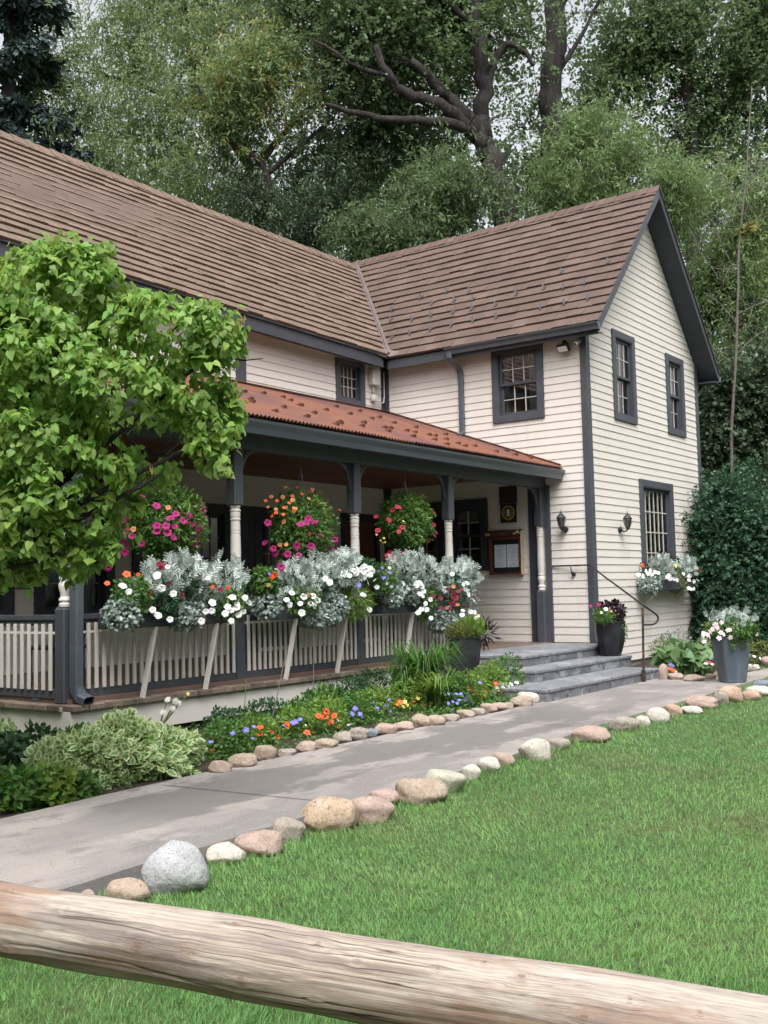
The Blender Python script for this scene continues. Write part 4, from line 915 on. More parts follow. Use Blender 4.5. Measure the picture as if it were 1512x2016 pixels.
def leaves(parent, c, r, n, T, size, m, name='foliage', seed=0, up=.25, droop=.2, outw=.6, shell=.55, face=.8, squash=None, lo=-1., noise=0, keep=None):
    """leaves filling a lumpy ellipsoid"""
    rg = np.random.default_rng(seed); N = int(n*1.0)
    d = unit(rg.normal(size=(N, 3))); d[:, 2] = np.where(d[:, 2] < lo, -d[:, 2], d[:, 2])
    u = rg.uniform(0, 1, N)**(1/3.); u = shell+(1-shell)*u
    lump = 1+.13*np.sin(d[:, 0]*5+seed)*np.sin(d[:, 1]*4.3+seed*2)+.10*np.sin(d[:, 2]*7+d[:, 0]*6+seed)
    P = np.array(c)+d*np.array(r)*(u*lump)[:, None]
    if keep is not None: k = keep(P); P, d = P[k], d[k]; N = len(P)
    g = np.array([0, 0, 1.])
    Y = unit(d*outw+rg.normal(size=(N, 3))*.55+g*up-g*droop*rg.uniform(0, 2, N)[:, None])
    Zd = unit(d*face+g*.45+rg.normal(size=(N, 3))*.35); X = unit(np.cross(Y, Zd)); Z = np.cross(X, Y)
    s = size*rg.uniform(.65, 1.2, N)
    return scatter(name, T[0], T[1], P, X, Y, Z, s, m if isinstance(m, list) else M[m], parent, tm=T[2] if len(T) > 2 else None)

def plant(name, label, cat, c, group=None): return empty(name, c, label, cat, group)

# ================================================================ HANGING BASKETS
def basket(px, py, rpx, hpx, label, fl_, seed, dots=None, leafm_='green', extra=()):
    Yb = .93; c = at(px, py, 1, Yb); k = (c-CAM)@FW/FPX; r = rpx*k*.9; h = hpx*k*.9
    t = empty('hanging_basket', (c[0], Yb, 2.57), label, 'hanging basket', 'hanging flower baskets under the porch beam')
    leaves(t, c, (r, r*.9, h), 2600, T_OVAL, .050, leafm_, seed=seed, shell=.45, droop=.5)
    leaves(t, c+(0, 0, h*.15), (r*.85, r*.8, h*.9), 900, T_THIN, .10, 'greenlt' if leafm_ == 'green' else 'green', name='trailing_leaves', seed=seed+1, droop=.6)
    leaves(t, c-(0, 0, h*.85), (r*.55, r*.5, h*.5), 420, T_OVAL, .04, 'greendk', name='trailing_leaves', seed=seed+2, droop=1.2)
    b = MB(); b.lathe((c[0], Yb, c[2]-.12), [(.10, -.14), (.16, -.08), (.19, .04), (.20, .06)], 16); b.build('basket', M['iron'], t)
    b = MB()
    for a in (.4, 2.5, 4.6): b.tube([(c[0]+.18*math.cos(a), Yb+.18*math.sin(a), c[2]-.06), (c[0], Yb, 2.45)], .004, 5)
    for j in range(14): z = 2.45+.012*j; b.tube([(c[0]-.006*(j % 2), Yb-.006*((j+1) % 2), z), (c[0]+.006*(j % 2), Yb+.006*((j+1) % 2), z+.014)], .0035, 4)
    b.build('chain', M['steel'], t)
    for (kind, fx, fy, s) in fl_:
        q = at(fx, fy, 1, Yb-.3*r); dx = (fx-px)/rpx; dz = (py-fy)/hpx; rr = min(1, dx*dx+dz*dz); q = at(fx, fy, 1, Yb-r*.92*math.sqrt(max(0.03, 1-rr)))
        flower(kind, q, s, t, face=(-.55+.5*dx, -.7, .25+.4*dz))
    return t
def conv(ox, oy, sc, pts): return [(ox+x/sc, oy+y/sc) for x, y in pts]
mg = conv(140, 920, 4.447, [(610,270),(750,335),(1140,330),(920,405),(1035,415),(1165,430),(465,460),(985,465),(1060,495),(745,510),(830,515),(905,515),(1130,515),(480,560),(750,560),(845,570),(535,600),(900,615),(1090,610),(470,665),(612,665),(1080,675),(1125,665),(1080,750),(1020,820),(320,880),(470,745),(1150,370),(870,440),(1110,540)])
basket(328, 1035, 88, 88, 'hanging basket of magenta petunias, partly behind the lilac leaves', [('mag', x, y, .052) for x, y in mg]+[('peach', 262, 1042, .04), ('peach', 331, 999, .03)], 31)
og = conv(460, 900, 4.447, [(455,262),(515,340),(430,350),(380,380),(515,375),(487,398),(660,362),(735,410),(795,400),(685,300),(370,455),(370,485),(460,440),(435,500),(530,445),(530,470),(440,567),(665,672),(460,765),(930,462),(405,768),(335,515),(690,280),(555,262),(300,435),(280,380),(330,345),(600,320),(545,450),(440,440)])
m2 = conv(460, 900, 4.447, [(585,583),(655,537),(705,565),(765,685),(885,722),(270,748),(345,800),(365,845),(555,775),(678,780),(470,850),(570,855),(860,800),(890,830),(855,900),(415,965),(300,575),(640,570)])
basket(594, 1040, 78, 78, 'largest hanging basket, orange flowers at the top and magenta petunias below', [('peach', x, y, .030) for x, y in og[::2]]+[('org', x, y, .027) for x, y in og[1::2]]+[('mag', x, y, .055) for x, y in m2], 41)
rd = conv(720, 920, 4.447, [(275,345),(235,378),(205,460),(105,552),(290,562),(320,525),(590,505),(610,600),(550,640),(315,755),(240,775),(190,770),(640,880),(300,350),(620,570),(210,740),(90,430),(600,400),(270,800)])
yl = conv(720, 920, 4.447, [(415,628),(450,660),(490,605),(150,660),(170,655),(95,590),(530,590),(380,700),(330,470),(160,620),(130,640),(500,420)])
basket(799, 1030, 62, 62, 'smaller hanging basket with dark red and tiny yellow flowers on a pale chain', [('scarlet', x, y, .042) for x, y in rd]+[('yel', x, y, .018) for x, y in yl], 51, leafm_='green')

# ================================================================ RAILING AND WINDOW FLOWER BOX PLANTS
def silver_clump(px, py, rpx, hpx, label, seed, lacy=True, Yv=.52, n=88, parent_group='silvery dusty miller plants in the flower boxes', sp=.165, pl=1):
    rpx *= .82; hpx *= .80; py += 4*(pl == 1 and Yv > .4)
    c = at(px, py, pl, Yv); k = (c-CAM)@FW/FPX; r, h = rpx*k, hpx*k
    t = empty('dusty_miller', (c[0], c[1], c[2]-h), label, 'dusty miller', parent_group)
    if lacy:
        leaves(t, c-(0, 0, h*.35), (r*.9, .16, h*.7), 220, T_OVAL, .05, 'greendk', name='inner_foliage', seed=seed+3)
        leaves(t, c-(0, 0, h*.25), (r, min(r, .22), h*1.0), n, T_LACY, sp, 'silver', seed=seed, up=1.1, droop=.1, outw=.6, shell=.3)
        rg = np.random.default_rng(seed+7); b = MB()
        for i in range(5):
            e = c+np.array([rg.uniform(-.6, .6)*r, rg.uniform(-.3, .3)*r, h*rg.uniform(.5, .95)]); b.tube([c-(0, 0, h), (c+e)/2-(0, 0, h*.2), e], [.006, .005, .003], 5)
        b.build('stem', M['silver'], t)
    else:
        leaves(t, c, (r, min(r, .26), h), n*6, T_LOBED, .047, [M['silver2'], M['silver']], seed=seed, droop=.5, shell=.4)
    return t
def greens(px, py, rpx, hpx, label, seed, name='trailing_petunia', cat='petunia', fl_=(), leaf='green', Yv=.50, n=700, ls=.045, T=T_OVAL, fs=.045, group=None, pl=1, face=None):
    c = at(px, py, pl, Yv); k = (c-CAM)@FW/FPX; r, h = rpx*k, hpx*k
    t = empty(name, (c[0], c[1], c[2]-h), label, cat, group)
    leaves(t, c, (r, min(r, .24), h), n, T, ls, leaf, seed=seed, droop=.5, shell=.35)
    for f in fl_:
        kind, fx, fy = f[:3]; q = at(fx, fy, pl, Yv-(.20 if pl == 1 else 0)) ; flower(kind, q, (f[3] if len(f) > 3 else fs), t, face)
    return t
# box by the left end
silver_clump(238, 1206, 46, 38, 'low spreading grey-green plant spilling over the left end of the flower box nearest the downspout', 61, False)
silver_clump(352, 1206, 30, 36, 'grey-green trailing clump under the white petunias of the leftmost flower box', 62, False, n=150)
silver_clump(375, 1200, 30, 42, 'grey-green trailing clump in the middle of the leftmost flower box', 68, False, n=180)
silver_clump(305, 1150, 36, 50, 'lacy silver dusty miller with a dark red bloom beside it in the leftmost flower box', 63)
silver_clump(362, 1130, 36, 56, 'tallest lacy silver dusty miller in the leftmost flower box', 64)
silver_clump(400, 1150, 34, 52, 'arching lacy silver dusty miller in the leftmost flower box', 65)
silver_clump(448, 1140, 36, 52, 'lacy silver dusty miller against the first turned column', 66, Yv=.56)
w1 = conv(160, 1060, 4.2, [(390,440),(345,390),(625,305),(665,410),(760,455),(590,590),(635,635),(735,670)]); w1b = conv(160, 1060, 4.2, [(1030,605),(995,685),(1085,530),(1250,485),(1290,540),(1240,595),(1285,570),(1340,605),(1240,680),(1300,630),(1355,490),(1385,530),(1210,565),(1190,620),(1080,600)])
r1 = conv(160, 1060, 4.2, [(640,210),(690,225),(560,450),(715,365),(830,470),(1010,315),(1145,420),(565,495),(880,190),(665,240)])
greens(262, 1172, 40, 36, 'green trailing petunia with an orange bloom at the left of the leftmost flower box', 71, fl_=[('white', *w1[0]), ('white', *w1[1]), ('org', 250, 1130), ('org', 272, 1131, .03), ('org', 211, 1148, .03)], leaf='green')
greens(318, 1180, 40, 34, 'white petunia with eight open blooms in the leftmost flower box', 72, fl_=[('white', x, y) for x, y in w1[2:]]+[('white', 330, 1116, .03), ('white', 409, 1138, .028)], leaf='greendk')
greens(345, 1148, 55, 34, 'dark red flowers scattered behind the dusty miller in the leftmost flower box', 73, name='dark_red_flowers', cat='flowers', fl_=[('red', x, y, .038) for x, y in r1], Yv=.60, leaf='greendk')
greens(448, 1186, 42, 38, 'white petunia cascading past the foot of the first turned column', 74, fl_=[('white', x, y) for x, y in w1b]+[('org', 418, 1155, .032), ('org', 449, 1157, .03), ('red', 433, 1161, .035)], leaf='green')
# middle box
silver_clump(522, 1185, 36, 36, 'rounded grey-green clump at the left end of the middle flower box', 81, False)
silver_clump(650, 1192, 38, 38, 'rounded grey-green clump in the centre of the middle flower box', 82, False, n=240)
silver_clump(618, 1212, 40, 24, 'low grey-green clump hanging below the middle flower box', 83, False, n=130)
silver_clump(582, 1138, 36, 44, 'lacy silver dusty miller at the left of the middle flower box', 84)
silver_clump(632, 1126, 36, 40, 'lacy silver dusty miller at the centre of the middle flower box', 85)
silver_clump(676, 1118, 34, 46, 'tall lacy silver dusty miller beside the second turned column', 86)
w2 = conv(490, 1060, 3.36, [(285,360),(365,385),(425,380),(455,410),(250,405),(270,440),(340,430),(435,445),(350,492),(535,290),(505,265),(410,430)])
w2b = conv(490, 1060, 3.36, [(745,375),(760,380),(825,390),(800,355),(770,260),(790,295),(665,245),(735,210),(755,190),(780,205),(800,195),(815,215),(710,230),(830,275),(720,200),(700,215),(760,225),(785,235),(770,180),(800,240)])
greens(592, 1180, 44, 34, 'white petunia with a dozen blooms in the middle flower box', 91, fl_=[('white', x, y) for x, y in w2]+[('peach', 609, 1171, .03)], leaf='green')
greens(519, 1143, 26, 26, 'leafy plant with a salmon flower at the left end of the middle flower box', 92, name='geranium', cat='geranium', fl_=[('org', 541, 1132, .045), ('org', 536, 1136, .04), ('yel', 529, 1152, .03), ('mag', 553, 1116, .055), ('pur', 531, 1130, .03)], leaf='green', ls=.06)
greens(698, 1185, 34, 36, 'bright green feathery plant at the right of the middle flower box', 93, name='feathery_plant', cat='plant', fl_=[('white', 713, 1170, .03), ('white', 717, 1172, .035), ('pur', 707, 1152, .04)], leaf='greenlt', T=T_THIN, ls=.07, n=1300)
greens(722, 1125, 26, 26, 'thick cluster of white petunias right of the second turned column', 94, fl_=[('white', x, y) for x, y in w2b[4:]], leaf='greendk')
# right box
w3 = conv(490, 1060, 3.36, [(1105,300),(1125,290),(1145,320),(1130,365),(1155,350),(1150,380),(1200,405),(1170,430),(1160,460),(1140,470),(1175,470),(1120,490),(1205,527),(1110,310),(1135,300)])
w3b = conv(490, 1060, 3.36, [(1345,235),(1420,305),(1445,295),(1455,370),(1490,410),(1415,475),(1410,505),(1465,485),(1495,490)])
r3 = conv(490, 1060, 3.36, [(1315,335),(1350,360),(1385,350),(1410,335),(1345,390),(1370,400),(1335,430),(1360,440),(1270,460),(1330,465),(1450,450),(1215,385),(1270,395),(1395,375),(1360,375),(1380,385),(1350,415)])
silver_clump(770, 1165, 36, 34, 'rounded grey-green clump at the left end of the flower box nearest the steps', 101, False)
silver_clump(805, 1150, 36, 40, 'grey-green clump beside the small yellow-white flowers near the steps', 102, False, n=200)
silver_clump(800, 1120, 30, 34, 'lacy silver dusty miller at the left of the flower box nearest the steps', 103)
silver_clump(838, 1125, 36, 42, 'star topped lacy silver dusty miller in the flower box nearest the steps', 104)
silver_clump(890, 1132, 34, 36, 'lacy silver dusty miller in front of the third turned column', 105)
silver_clump(915, 1126, 18, 28, 'short silver dusty miller at the right end of the flower box nearest the steps', 106, n=110)
greens(757, 1140, 26, 32, 'small leaved plant with violet flowers right of the second turned column', 111, name='violet_flowers', cat='flowers', fl_=[('pur', 756, 1137, .035), ('pur', 768, 1127, .03), ('pur', 753, 1118, .028), ('white', 767, 1118, .028), ('white', 771, 1155, .03), ('white', 762, 1149, .022), ('white', 742, 1156, .045), ('white', 728, 1200, .045)], leaf='green')
greens(832, 1185, 26, 38, 'white petunia cascading in a column down the flower box nearest the steps', 112, fl_=[('white', x, y) for x, y in w3], leaf='green')
greens(888, 1178, 36, 36, 'dark red petunia in the flower box nearest the steps', 113, fl_=[('red', x, y, .034) for x, y in r3]+[('peach', 893, 1155, .03), ('peach', 901, 1190, .03), ('peach', 880, 1197, .028)], leaf='greendk')
greens(918, 1175, 26, 34, 'white petunia spilling off the right end of the flower box nearest the steps', 114, fl_=[('white', x, y) for x, y in w3b], leaf='silver2', n=300)
silver_clump(872, 1218, 34, 30, 'grey-green trailing foliage hanging above the big black planter', 115, False, n=160)
# window box
silver_clump(1278, 1152, 26, 20, 'grey-green clump trailing from the left of the window box', 121, False, Yv=-.22, n=150)
silver_clump(1300, 1118, 24, 20, 'silver dusty miller in the left half of the window box', 122, Yv=-.2, n=150)
silver_clump(1345, 1118, 28, 24, 'silver dusty miller in the right half of the window box', 123, Yv=-.2, n=170)
wb = conv(1040, 900, 3.203, [(695,740),(725,750),(755,735),(770,715),(800,725),(820,730),(780,740),(745,720),(890,740),(895,765),(920,770),(940,775),(980,735),(1015,750),(1015,775),(1045,785),(1070,775),(1010,825),(1025,830),(1045,830),(880,755)])
greens(1283, 1136, 22, 16, 'row of white petunias at the left of the window box', 124, fl_=[('white', x, y, .05) for x, y in wb[:8]], Yv=-.2, n=250)
greens(1332, 1142, 36, 26, 'green trailing petunia with white blooms at the right of the window box', 125, fl_=[('white', x, y, .05) for x, y in wb[8:]]+[('yel', 1330, 1113, .05), ('yel', 1320, 1110, .04), ('org', 1374, 1121, .03)], Yv=-.2, n=500, leaf='olive')
greens(1268, 1118, 10, 14, 'small reddish plant at the far left of the window box', 126, name='reddish_plant', cat='plant', fl_=[('org', 1266, 1113, .05)], Yv=-.18, n=90, leaf='purple_leaf')
greens(1310, 1100, 24, 10, 'dark purple leaves rising against the barred window', 127, name='dark_leaved_plant', cat='plant', Yv=-.12, n=160, leaf='purple_leaf', ls=.07)

# planters' plants
x, y, z = POT1
t = plant('mossy_plant', 'fine olive and green foliage in the big black planter by the railing', 'plant', (x, y, z+.57)); leaves(t, (x-.05, y, z+.65), (.22, .20, .10), 1500, T_THIN, .06, 'olive', seed=131, up=.8)
t = plant('feathery_plant', 'bright green feathery tuft on the right of the big black planter', 'plant', (x+.1, y, z+.57)); leaves(t, (x+.08, y-.06, z+.69), (.18, .18, .12), 1500, T_THIN, .08, 'greenlt', seed=132, up=1.2)
flower('white', (x+.06, y-.16, z+.83), .04, t); flower('yel', (x+.1, y-.17, z+.86), .03, t)
t = plant('purple_leaved_plant', 'dark purple strap leaves poking out of the big black planter', 'plant', (x+.16, y-.1, z+.57)); leaves(t, (x+.22, y-.16, z+.62), (.13, .13, .12), 90, T_THIN, .17, 'purple_leaf', seed=133, outw=1.2, shell=.1)
x, y, z = POT2
t = plant('purple_leaved_plant', 'bushy dark purple leaves in the planter on the step', 'plant', (x+.05, y, z+.5)); leaves(t, (x+.08, y-.0, z+.64), (.20, .19, .16), 420, T_OVAL, .085, 'purple_leaf', seed=141, up=.5)
greens(1188, 1212, 20, 13, 'green plant with cream and pink flowers in the planter on the step', 142, name='flowering_plant', cat='flowers', fl_=[('mag', 1163, 1193, .035), ('mag', 1179, 1190, .04), ('white', 1184, 1206, .028), ('cream' if False else 'white', 1193, 1199, .04), ('peach', 1203, 1203, .03)], Yv=-.74, n=500, T=T_THIN, ls=.07)
t = plant('creeping_plant', 'creeping vine hanging down the side of the planter on the step', 'vine', (x+.1, y-.2, z+.5))
leaves(t, (x+.22, y-.13, z+.36), (.05, .05, .20), 160, T_OVAL, .032, 'greenlt', seed=143, shell=.1); leaves(t, (x-.02, y-.24, z+.42), (.05, .03, .12), 60, T_OVAL, .03, 'green', name='vine_strand', seed=144, shell=.1)
x, y, z = POT3
pk = conv(1280, 1190, 6.517, [(830,270),(690,370),(770,350),(800,320),(760,415),(690,475),(905,360),(1025,325),(1120,390),(1030,425),(885,430),(1135,245),(1220,245),(1290,250),(1360,380),(680,400),(860,300),(840,260),(1100,260),(1290,350),(920,230),(940,380),(1000,330),(1180,240),(740,390)])
t = plant('pink_impatiens', 'mound of pale pink flowers in the tall grey planter', 'flowers', (x, y, z+.6)); leaves(t, (x, y, z+.72), (.34, .32, .15), 1300, T_OVAL, .055, 'green', seed=151, droop=.5); leaves(t, (x+.02, y, z+.82), (.28, .28, .12), 110, T_LACY, .12, 'silver', name='silver_leaves', seed=152, up=1)
for fx, fy in pk: flower('pink', at(fx, fy, 1, -2.80), .042, t)
t = plant('creeping_plant', 'yellow-green vine trailing down the tall grey planter', 'vine', (x, y-.2, z+.6))
rg = np.random.default_rng(5)
for (dx, dy, L_, nn) in ((-.22, -.10, .20, 90), (.04, -.24, .22, 90), (.24, .05, .30, 260), (.20, -.16, .42, 90), (-.1, -.2, .2, 70)): leaves(t, (x+dx, y+dy, z+.66-L_/2), (.05 if nn < 200 else .12, .05, L_/2), nn, T_OVAL, .034, 'greenlt', name='vine_strand', seed=int(abs(dx)*999), shell=.1)

# ================================================================ FLOWER BED IN FRONT OF THE PORCH
def gpt(px, py, z=ZB): return at(px, py, 2, z)
def bedplant(name, label, cat, px, py, r, h, n, T, ls, m, seed, group=None, fl_=(), fs=.035, up=.5, droop=.3, zb=ZB, shell=.3, ry=None, face=(-.4, -.55, .75), fz=None, Yv=None):
    c = gpt(px, py, zb); t = empty(name, c, label, cat, group)
    leaves(t, c+(0, 0, h*.45), (r, ry or r*.8, h*.62), n, T, ls, m, seed=seed, up=up, droop=droop, shell=shell)
    for f in fl_:
        kind, fx, fy = f[:3]; q = at(fx, fy, 1, c[1]-(ry or r*.8)*.85); q[2] = max(q[2], zb+.06); flower(kind, q, f[3] if len(f) > 3 else fs, t, face)
    return t
# variegated goutweed mound and its neighbours
c = gpt(300, 1535); t = empty('variegated_shrub', c+(0.1, .45, 0), 'rounded mound of cream-edged variegated leaves at the left of the flower bed', 'shrub')
VM = [M['cream_leaf'], M['var_leaf']]
leaves(t, c+(-.02, .42, .02), (.68, .52, .36), 3300, T_VAR, .080, VM, seed=201, up=.1, droop=.5, outw=.8, shell=.75, lo=-.15)
leaves(t, c+(-.02, .42, .02), (.66, .48, .40), 1500, T_VAR, .07, VM, name='inner_foliage', seed=202, shell=.4, lo=0)
leaves(t, c+(-.38, .28, -.02), (.36, .30, .26), 900, T_VAR, .066, VM, name='side_foliage', seed=203, droop=.5, outw=.8, shell=.7, lo=-.1)
for i, (px, py, r, h, nn, m_, lb) in enumerate([(38, 1590, .20, .24, 420, 'green', 'leafy green plant at the left frame edge beside the path'), (110, 1580, .17, .22, 380, 'greenlt', 'light green leafy plant between the path and the variegated mound'), (158, 1572, .12, .14, 240, 'green', 'small green plant at the left foot of the variegated mound'),
        (20, 1540, .30, .34, 500, 'greendk', 'dark leafy plant under the porch corner at the left edge'), (70, 1520, .30, .32, 560, 'greendk', 'dark green leafy clump left of the variegated mound'), (150, 1510, .26, .30, 460, 'green', 'mid green clump behind the left side of the variegated mound')]):
    bedplant('leafy_plant', lb, 'plant', px, py, r, h, nn, T_OVAL, .075, m_, 210+i)
c = gpt(82, 1560); t = empty('variegated_sprig', c, 'pale variegated sprigs rising among dark leaves left of the mound', 'plant'); leaves(t, c+(0, 0, .17), (.12, .12, .16), 170, T_VAR, .07, VM, seed=221, up=.8); 
c = gpt(5, 1500); t = empty('variegated_sprig', c, 'variegated sprig at the far left edge under the porch railing', 'plant'); leaves(t, c+(0, 0, .2), (.14, .14, .14), 150, T_VAR, .07, VM, seed=222, up=.8)
# daisies
c = gpt(335, 1490); t = empty('shasta_daisy', c, 'white shasta daisies on thin stalks above the variegated mound', 'daisy'); b = MB()
for (px, py) in ((321, 1402), (346, 1380), (352, 1384), (330, 1377), (340, 1395), (370, 1366)):
    q = at(px, py, 1, -.35); b.tube([c+(FR.uniform(-.1, .1), .2, .15), (c+q)/2+(0.02, .1, .1), q], .004, 5)
    flower('daisy' if px != 370 else 'yel', q, .036 if px != 370 else .02, t, (-.6, -.6, .4))
b.build('stalk', M['stem'], t)
# back row of greens along the skirt
rows = [('columbine', 'blue-green feathery clump right of the daisies', 450, 1440, .28, .22, 900, T_OVAL, .04, 'greendk'), ('columbine', 'dark feathery clump in front of the white skirt below the first turned column', 525, 1425, .30, .24, 1100, T_OVAL, .038, 'greendk'),
        ('columbine', 'blue-green clump below the brace of the middle bay', 590, 1425, .24, .24, 800, T_OVAL, .045, 'green'), ('leafy_plant', 'leafy green clump behind the orange pansies', 640, 1408, .28, .30, 800, T_OVAL, .06, 'green'),
        ('tall_green_plant', 'tall bushy green plant with upright stems before the second turned column', 700, 1395, .26, .38, 1000, T_OVAL, .04, 'greendk'), ('tall_green_plant', 'dense upright plant left of the grassy daylily clump', 735, 1385, .26, .40, 1000, T_OVAL, .038, 'greendk'),
        ('leafy_plant', 'low dark green plant under the big black planter', 905, 1392, .26, .34, 900, T_OVAL, .04, 'greendk'), ('leafy_plant', 'dark green plant between the daylily clump and the big black planter', 878, 1396, .20, .28, 600, T_OVAL, .04, 'green')]
for i, (nm, lb, px, py, r, h, nn, T, ls, m_) in enumerate(rows): bedplant(nm, lb, 'plant', px, py, r, h, nn, T, ls, m_, 230+i, up=.9)
# daylily: long arching grass leaves
def arching(c, r, h, n, m, seed, name='foliage', parent=None, w=.012):
    rg = np.random.default_rng(seed); b = MB()
    for i in range(n):
        a = rg.uniform(0, 2*math.pi); d = np.array([math.cos(a), math.sin(a), 0]); L = rg.uniform(.6, 1.1); s = np.array([-math.sin(a), math.cos(a), 0])*w*rg.uniform(.7, 1.2); p0 = np.array(c)+d*rg.uniform(0, .06)
        P = [p0+d*r*L*t**1.6*1.0+np.array([0, 0, h*L*(1.55*t-1.0*t*t*rg.uniform(.75, 1.15))]) for t in (0, .3, .55, .8, 1)]
        V = []
        for j, p in enumerate(P): k = (1, 1, .85, .55, .08)[j]; V += [p-s*k, p+s*k]
        b.add(V, [(2*j, 2*j+1, 2*j+3, 2*j+2) for j in range(4)])
    return b.build(name, M[m], parent)
for (px, py, r, h, n_, lb, m_) in ((838, 1388, .55, 1.0, 460, 'large grassy daylily clump with long arching leaves', 'green'), (868, 1398, .36, .60, 200, 'small grassy tuft in front of the daylily clump', 'greenlt'), (795, 1392, .30, .7, 120, 'fine grassy tuft left of the daylily clump', 'green')):
    c = gpt(px, py); t = empty('daylily', c, lb, 'daylily'); arching(c, r, h, n_, m_, px, parent=t)
# low flowering plants along the stones
fo, fz_ = (560, 1340), 2.908
def cv(pts): return conv(560, 1340, 2.908, pts)
def cw_(pts): return conv(420, 1080, 3.15, pts)
beds = [
 ('pansy', 'low leafy plant with violet pansies right of the variegated mound', 450, 1487, .24, .20, 'green', [('pur', 483, 1437), ('pur', 458, 1443, .03), ('pur', 498, 1453, .03), ('pur', 415, 1460, .03)]),
 ('pansy', 'orange and violet pansies nearest the variegated mound', 505, 1468, .24, .18, 'green', [('org', 512, 1431), ('org', 534, 1439), ('org', 512, 1445), ('org', 547, 1450, .032), ('pur', 500, 1430, .03), ('pur', 559, 1428, .028), ('org', 418, 1488, .03)]),
 ('pansy', 'violet pansies with one orange bloom left of the big orange cluster', 580, 1450, .22, .18, 'greenlt', [('pur', *p) for p in cv([(65,235),(90,220),(50,240)])]+[('org', *p) for p in cv([(15,260),(15,245)])]+[('white', 601, 1428, .022)]),
 ('pansy', 'big cluster of bright orange pansies', 640, 1440, .26, .22, 'greenlt', [('org', *p, .042) for p in cv([(195,200),(240,180),(285,200),(262,235),(310,262),(235,205),(245,165),(210,210),(130,325)])]+[('white', *p, .03) for p in cv([(305,222),(370,262)])]),
 ('pansy', 'violet pansies right of the big orange cluster', 700, 1425, .24, .20, 'green', [('pur', *p) for p in cv([(440,205),(430,190),(405,160),(390,190)])]),
 ('pansy', 'violet pansies with a single small orange bloom in mid bed', 740, 1410, .24, .20, 'green', [('pur', *p) for p in cv([(532,155),(510,135),(455,150),(530,165),(595,108),(585,140),(605,195)])]+[('org', *cv([(495, 168)])[0], .028)]),
 ('pansy', 'mixed orange and cream pansies before the daylily', 800, 1398, .28, .22, 'greenlt', [('orgw', *p, .036) for p in cv([(740,120),(795,130),(805,160),(660,120),(645,135),(790,150),(735,140)])]+[('yel', *p, .032) for p in cv([(665,130),(700,140),(765,100),(690,120),(680,150)])]),
 ('rose_campion', 'three crimson blooms on stems left of the daylily', 790, 1385, .16, .24, 'green', [('rose', *p, .04) for p in cv([(635,75),(695,70),(555,90)])]),
 ('lobelia', 'pale violet lobelia right of the daylily', 908, 1400, .24, .26, 'green', [('pur', *p, .028) for p in cv([(955,170),(985,75),(940,75),(965,120),(1000,110),(1010,75),(940,130),(990,130)])]),
 ('pansy', 'violet pansies between the lobelia and the orange pansies', 935, 1392, .20, .26, 'green', [('pur', *p, .034) for p in cv([(1050,95),(1060,120),(1040,110),(1070,135),(1120,10),(1045,130)])]),
 ('pansy', 'orange pansies just left of the white ones near the steps', 958, 1384, .24, .30, 'greenlt', [('orgw', *p, .038) for p in cv([(1060,50),(1085,60),(1100,75),(1130,105),(1140,70),(1210,15),(1075,75),(1125,95),(1050,40),(1150,60)])]),
 ('pansy', 'violet and wine coloured pansies beside the white ones', 975, 1380, .20, .30, 'green', [('pur', *p, .038) for p in cv([(1180,75),(1195,85)])]+[('rose', *p, .032) for p in cv([(1240,60),(1295,85),(1290,65)])]),
 ('white_pansy', 'bright cluster of white pansies at the foot of the steps', 1000, 1374, .26, .34, 'green', [('white', *p, .04) for p in cv([(1215,40),(1240,25),(1265,20),(1300,20),(1320,40),(1340,35),(1360,40),(1255,75),(1220,100),(1205,60),(1275,60),(1355,50),(1230,50),(1250,40),(1330,10),(1280,35),(1310,50)])])]
for i, (nm, lb, px, py, r, h, m_, fl_) in enumerate(beds): bedplant(nm, lb, 'pansy' if 'pansy' in nm else 'flowers', px, py, r, h*1.5, 1300, T_OVAL, .038, {'green': 'greenlt', 'greenlt': 'greenlt'}[m_] if i % 2 else m_, 260+i, fl_=[f if len(f) > 3 else (*f, .034) for f in fl_], shell=.2)
# ground cover knitting the bed together: nobody could count it
rg = np.random.default_rng(77); N = 26000; X_ = rg.uniform(-13.5, -4.6, N); Y_ = rg.uniform(-1.30, .62, N)
k = rg.uniform(size=N) < np.clip(.35+.65*np.sin(X_*2.3+Y_*2)*np.sin(Y_*3.1+X_), .25, 1); X_, Y_ = X_[k], Y_[k]; N = len(X_)
P = np.stack([X_, Y_, ZB+rg.uniform(0, .10, N)], 1); d = unit(rg.normal(size=(N, 3))*(1, 1, .5)+(0, 0, .5)); Xa, Ya, Za = frames(d, rg, (0, 0, 1), .5)
o = scatter('ground_cover', T_OVAL[0], T_OVAL[1], P, Xa, Ya, Za, rg.uniform(.025, .05, N), M['green']); tag(o, 'low green ground cover filling the flower bed in front of the porch', 'ground cover', kind='stuff')
# thin stakes and tall stems
for (x0_, y0_, x1_, y1_, lb) in ((535, 1420, 560, 1300, 'thin brown cane leaning in the bed below the middle bay'), (617, 1365, 618, 1250, 'thin dark stem standing before the middle bay railing'), (478, 1440, 485, 1335, 'slender green stem rising by the first post'), (807, 1365, 806, 1290, 'short pale stake before the right bay')):
    b = MB(); b.tube([at(x0_, y0_, 1, .1), at(x1_, y1_, 1, .15)], .005, 5); tag(b.build('garden_stake', M['twig'] if x0_ != 478 else M['stem']), lb, 'stake')
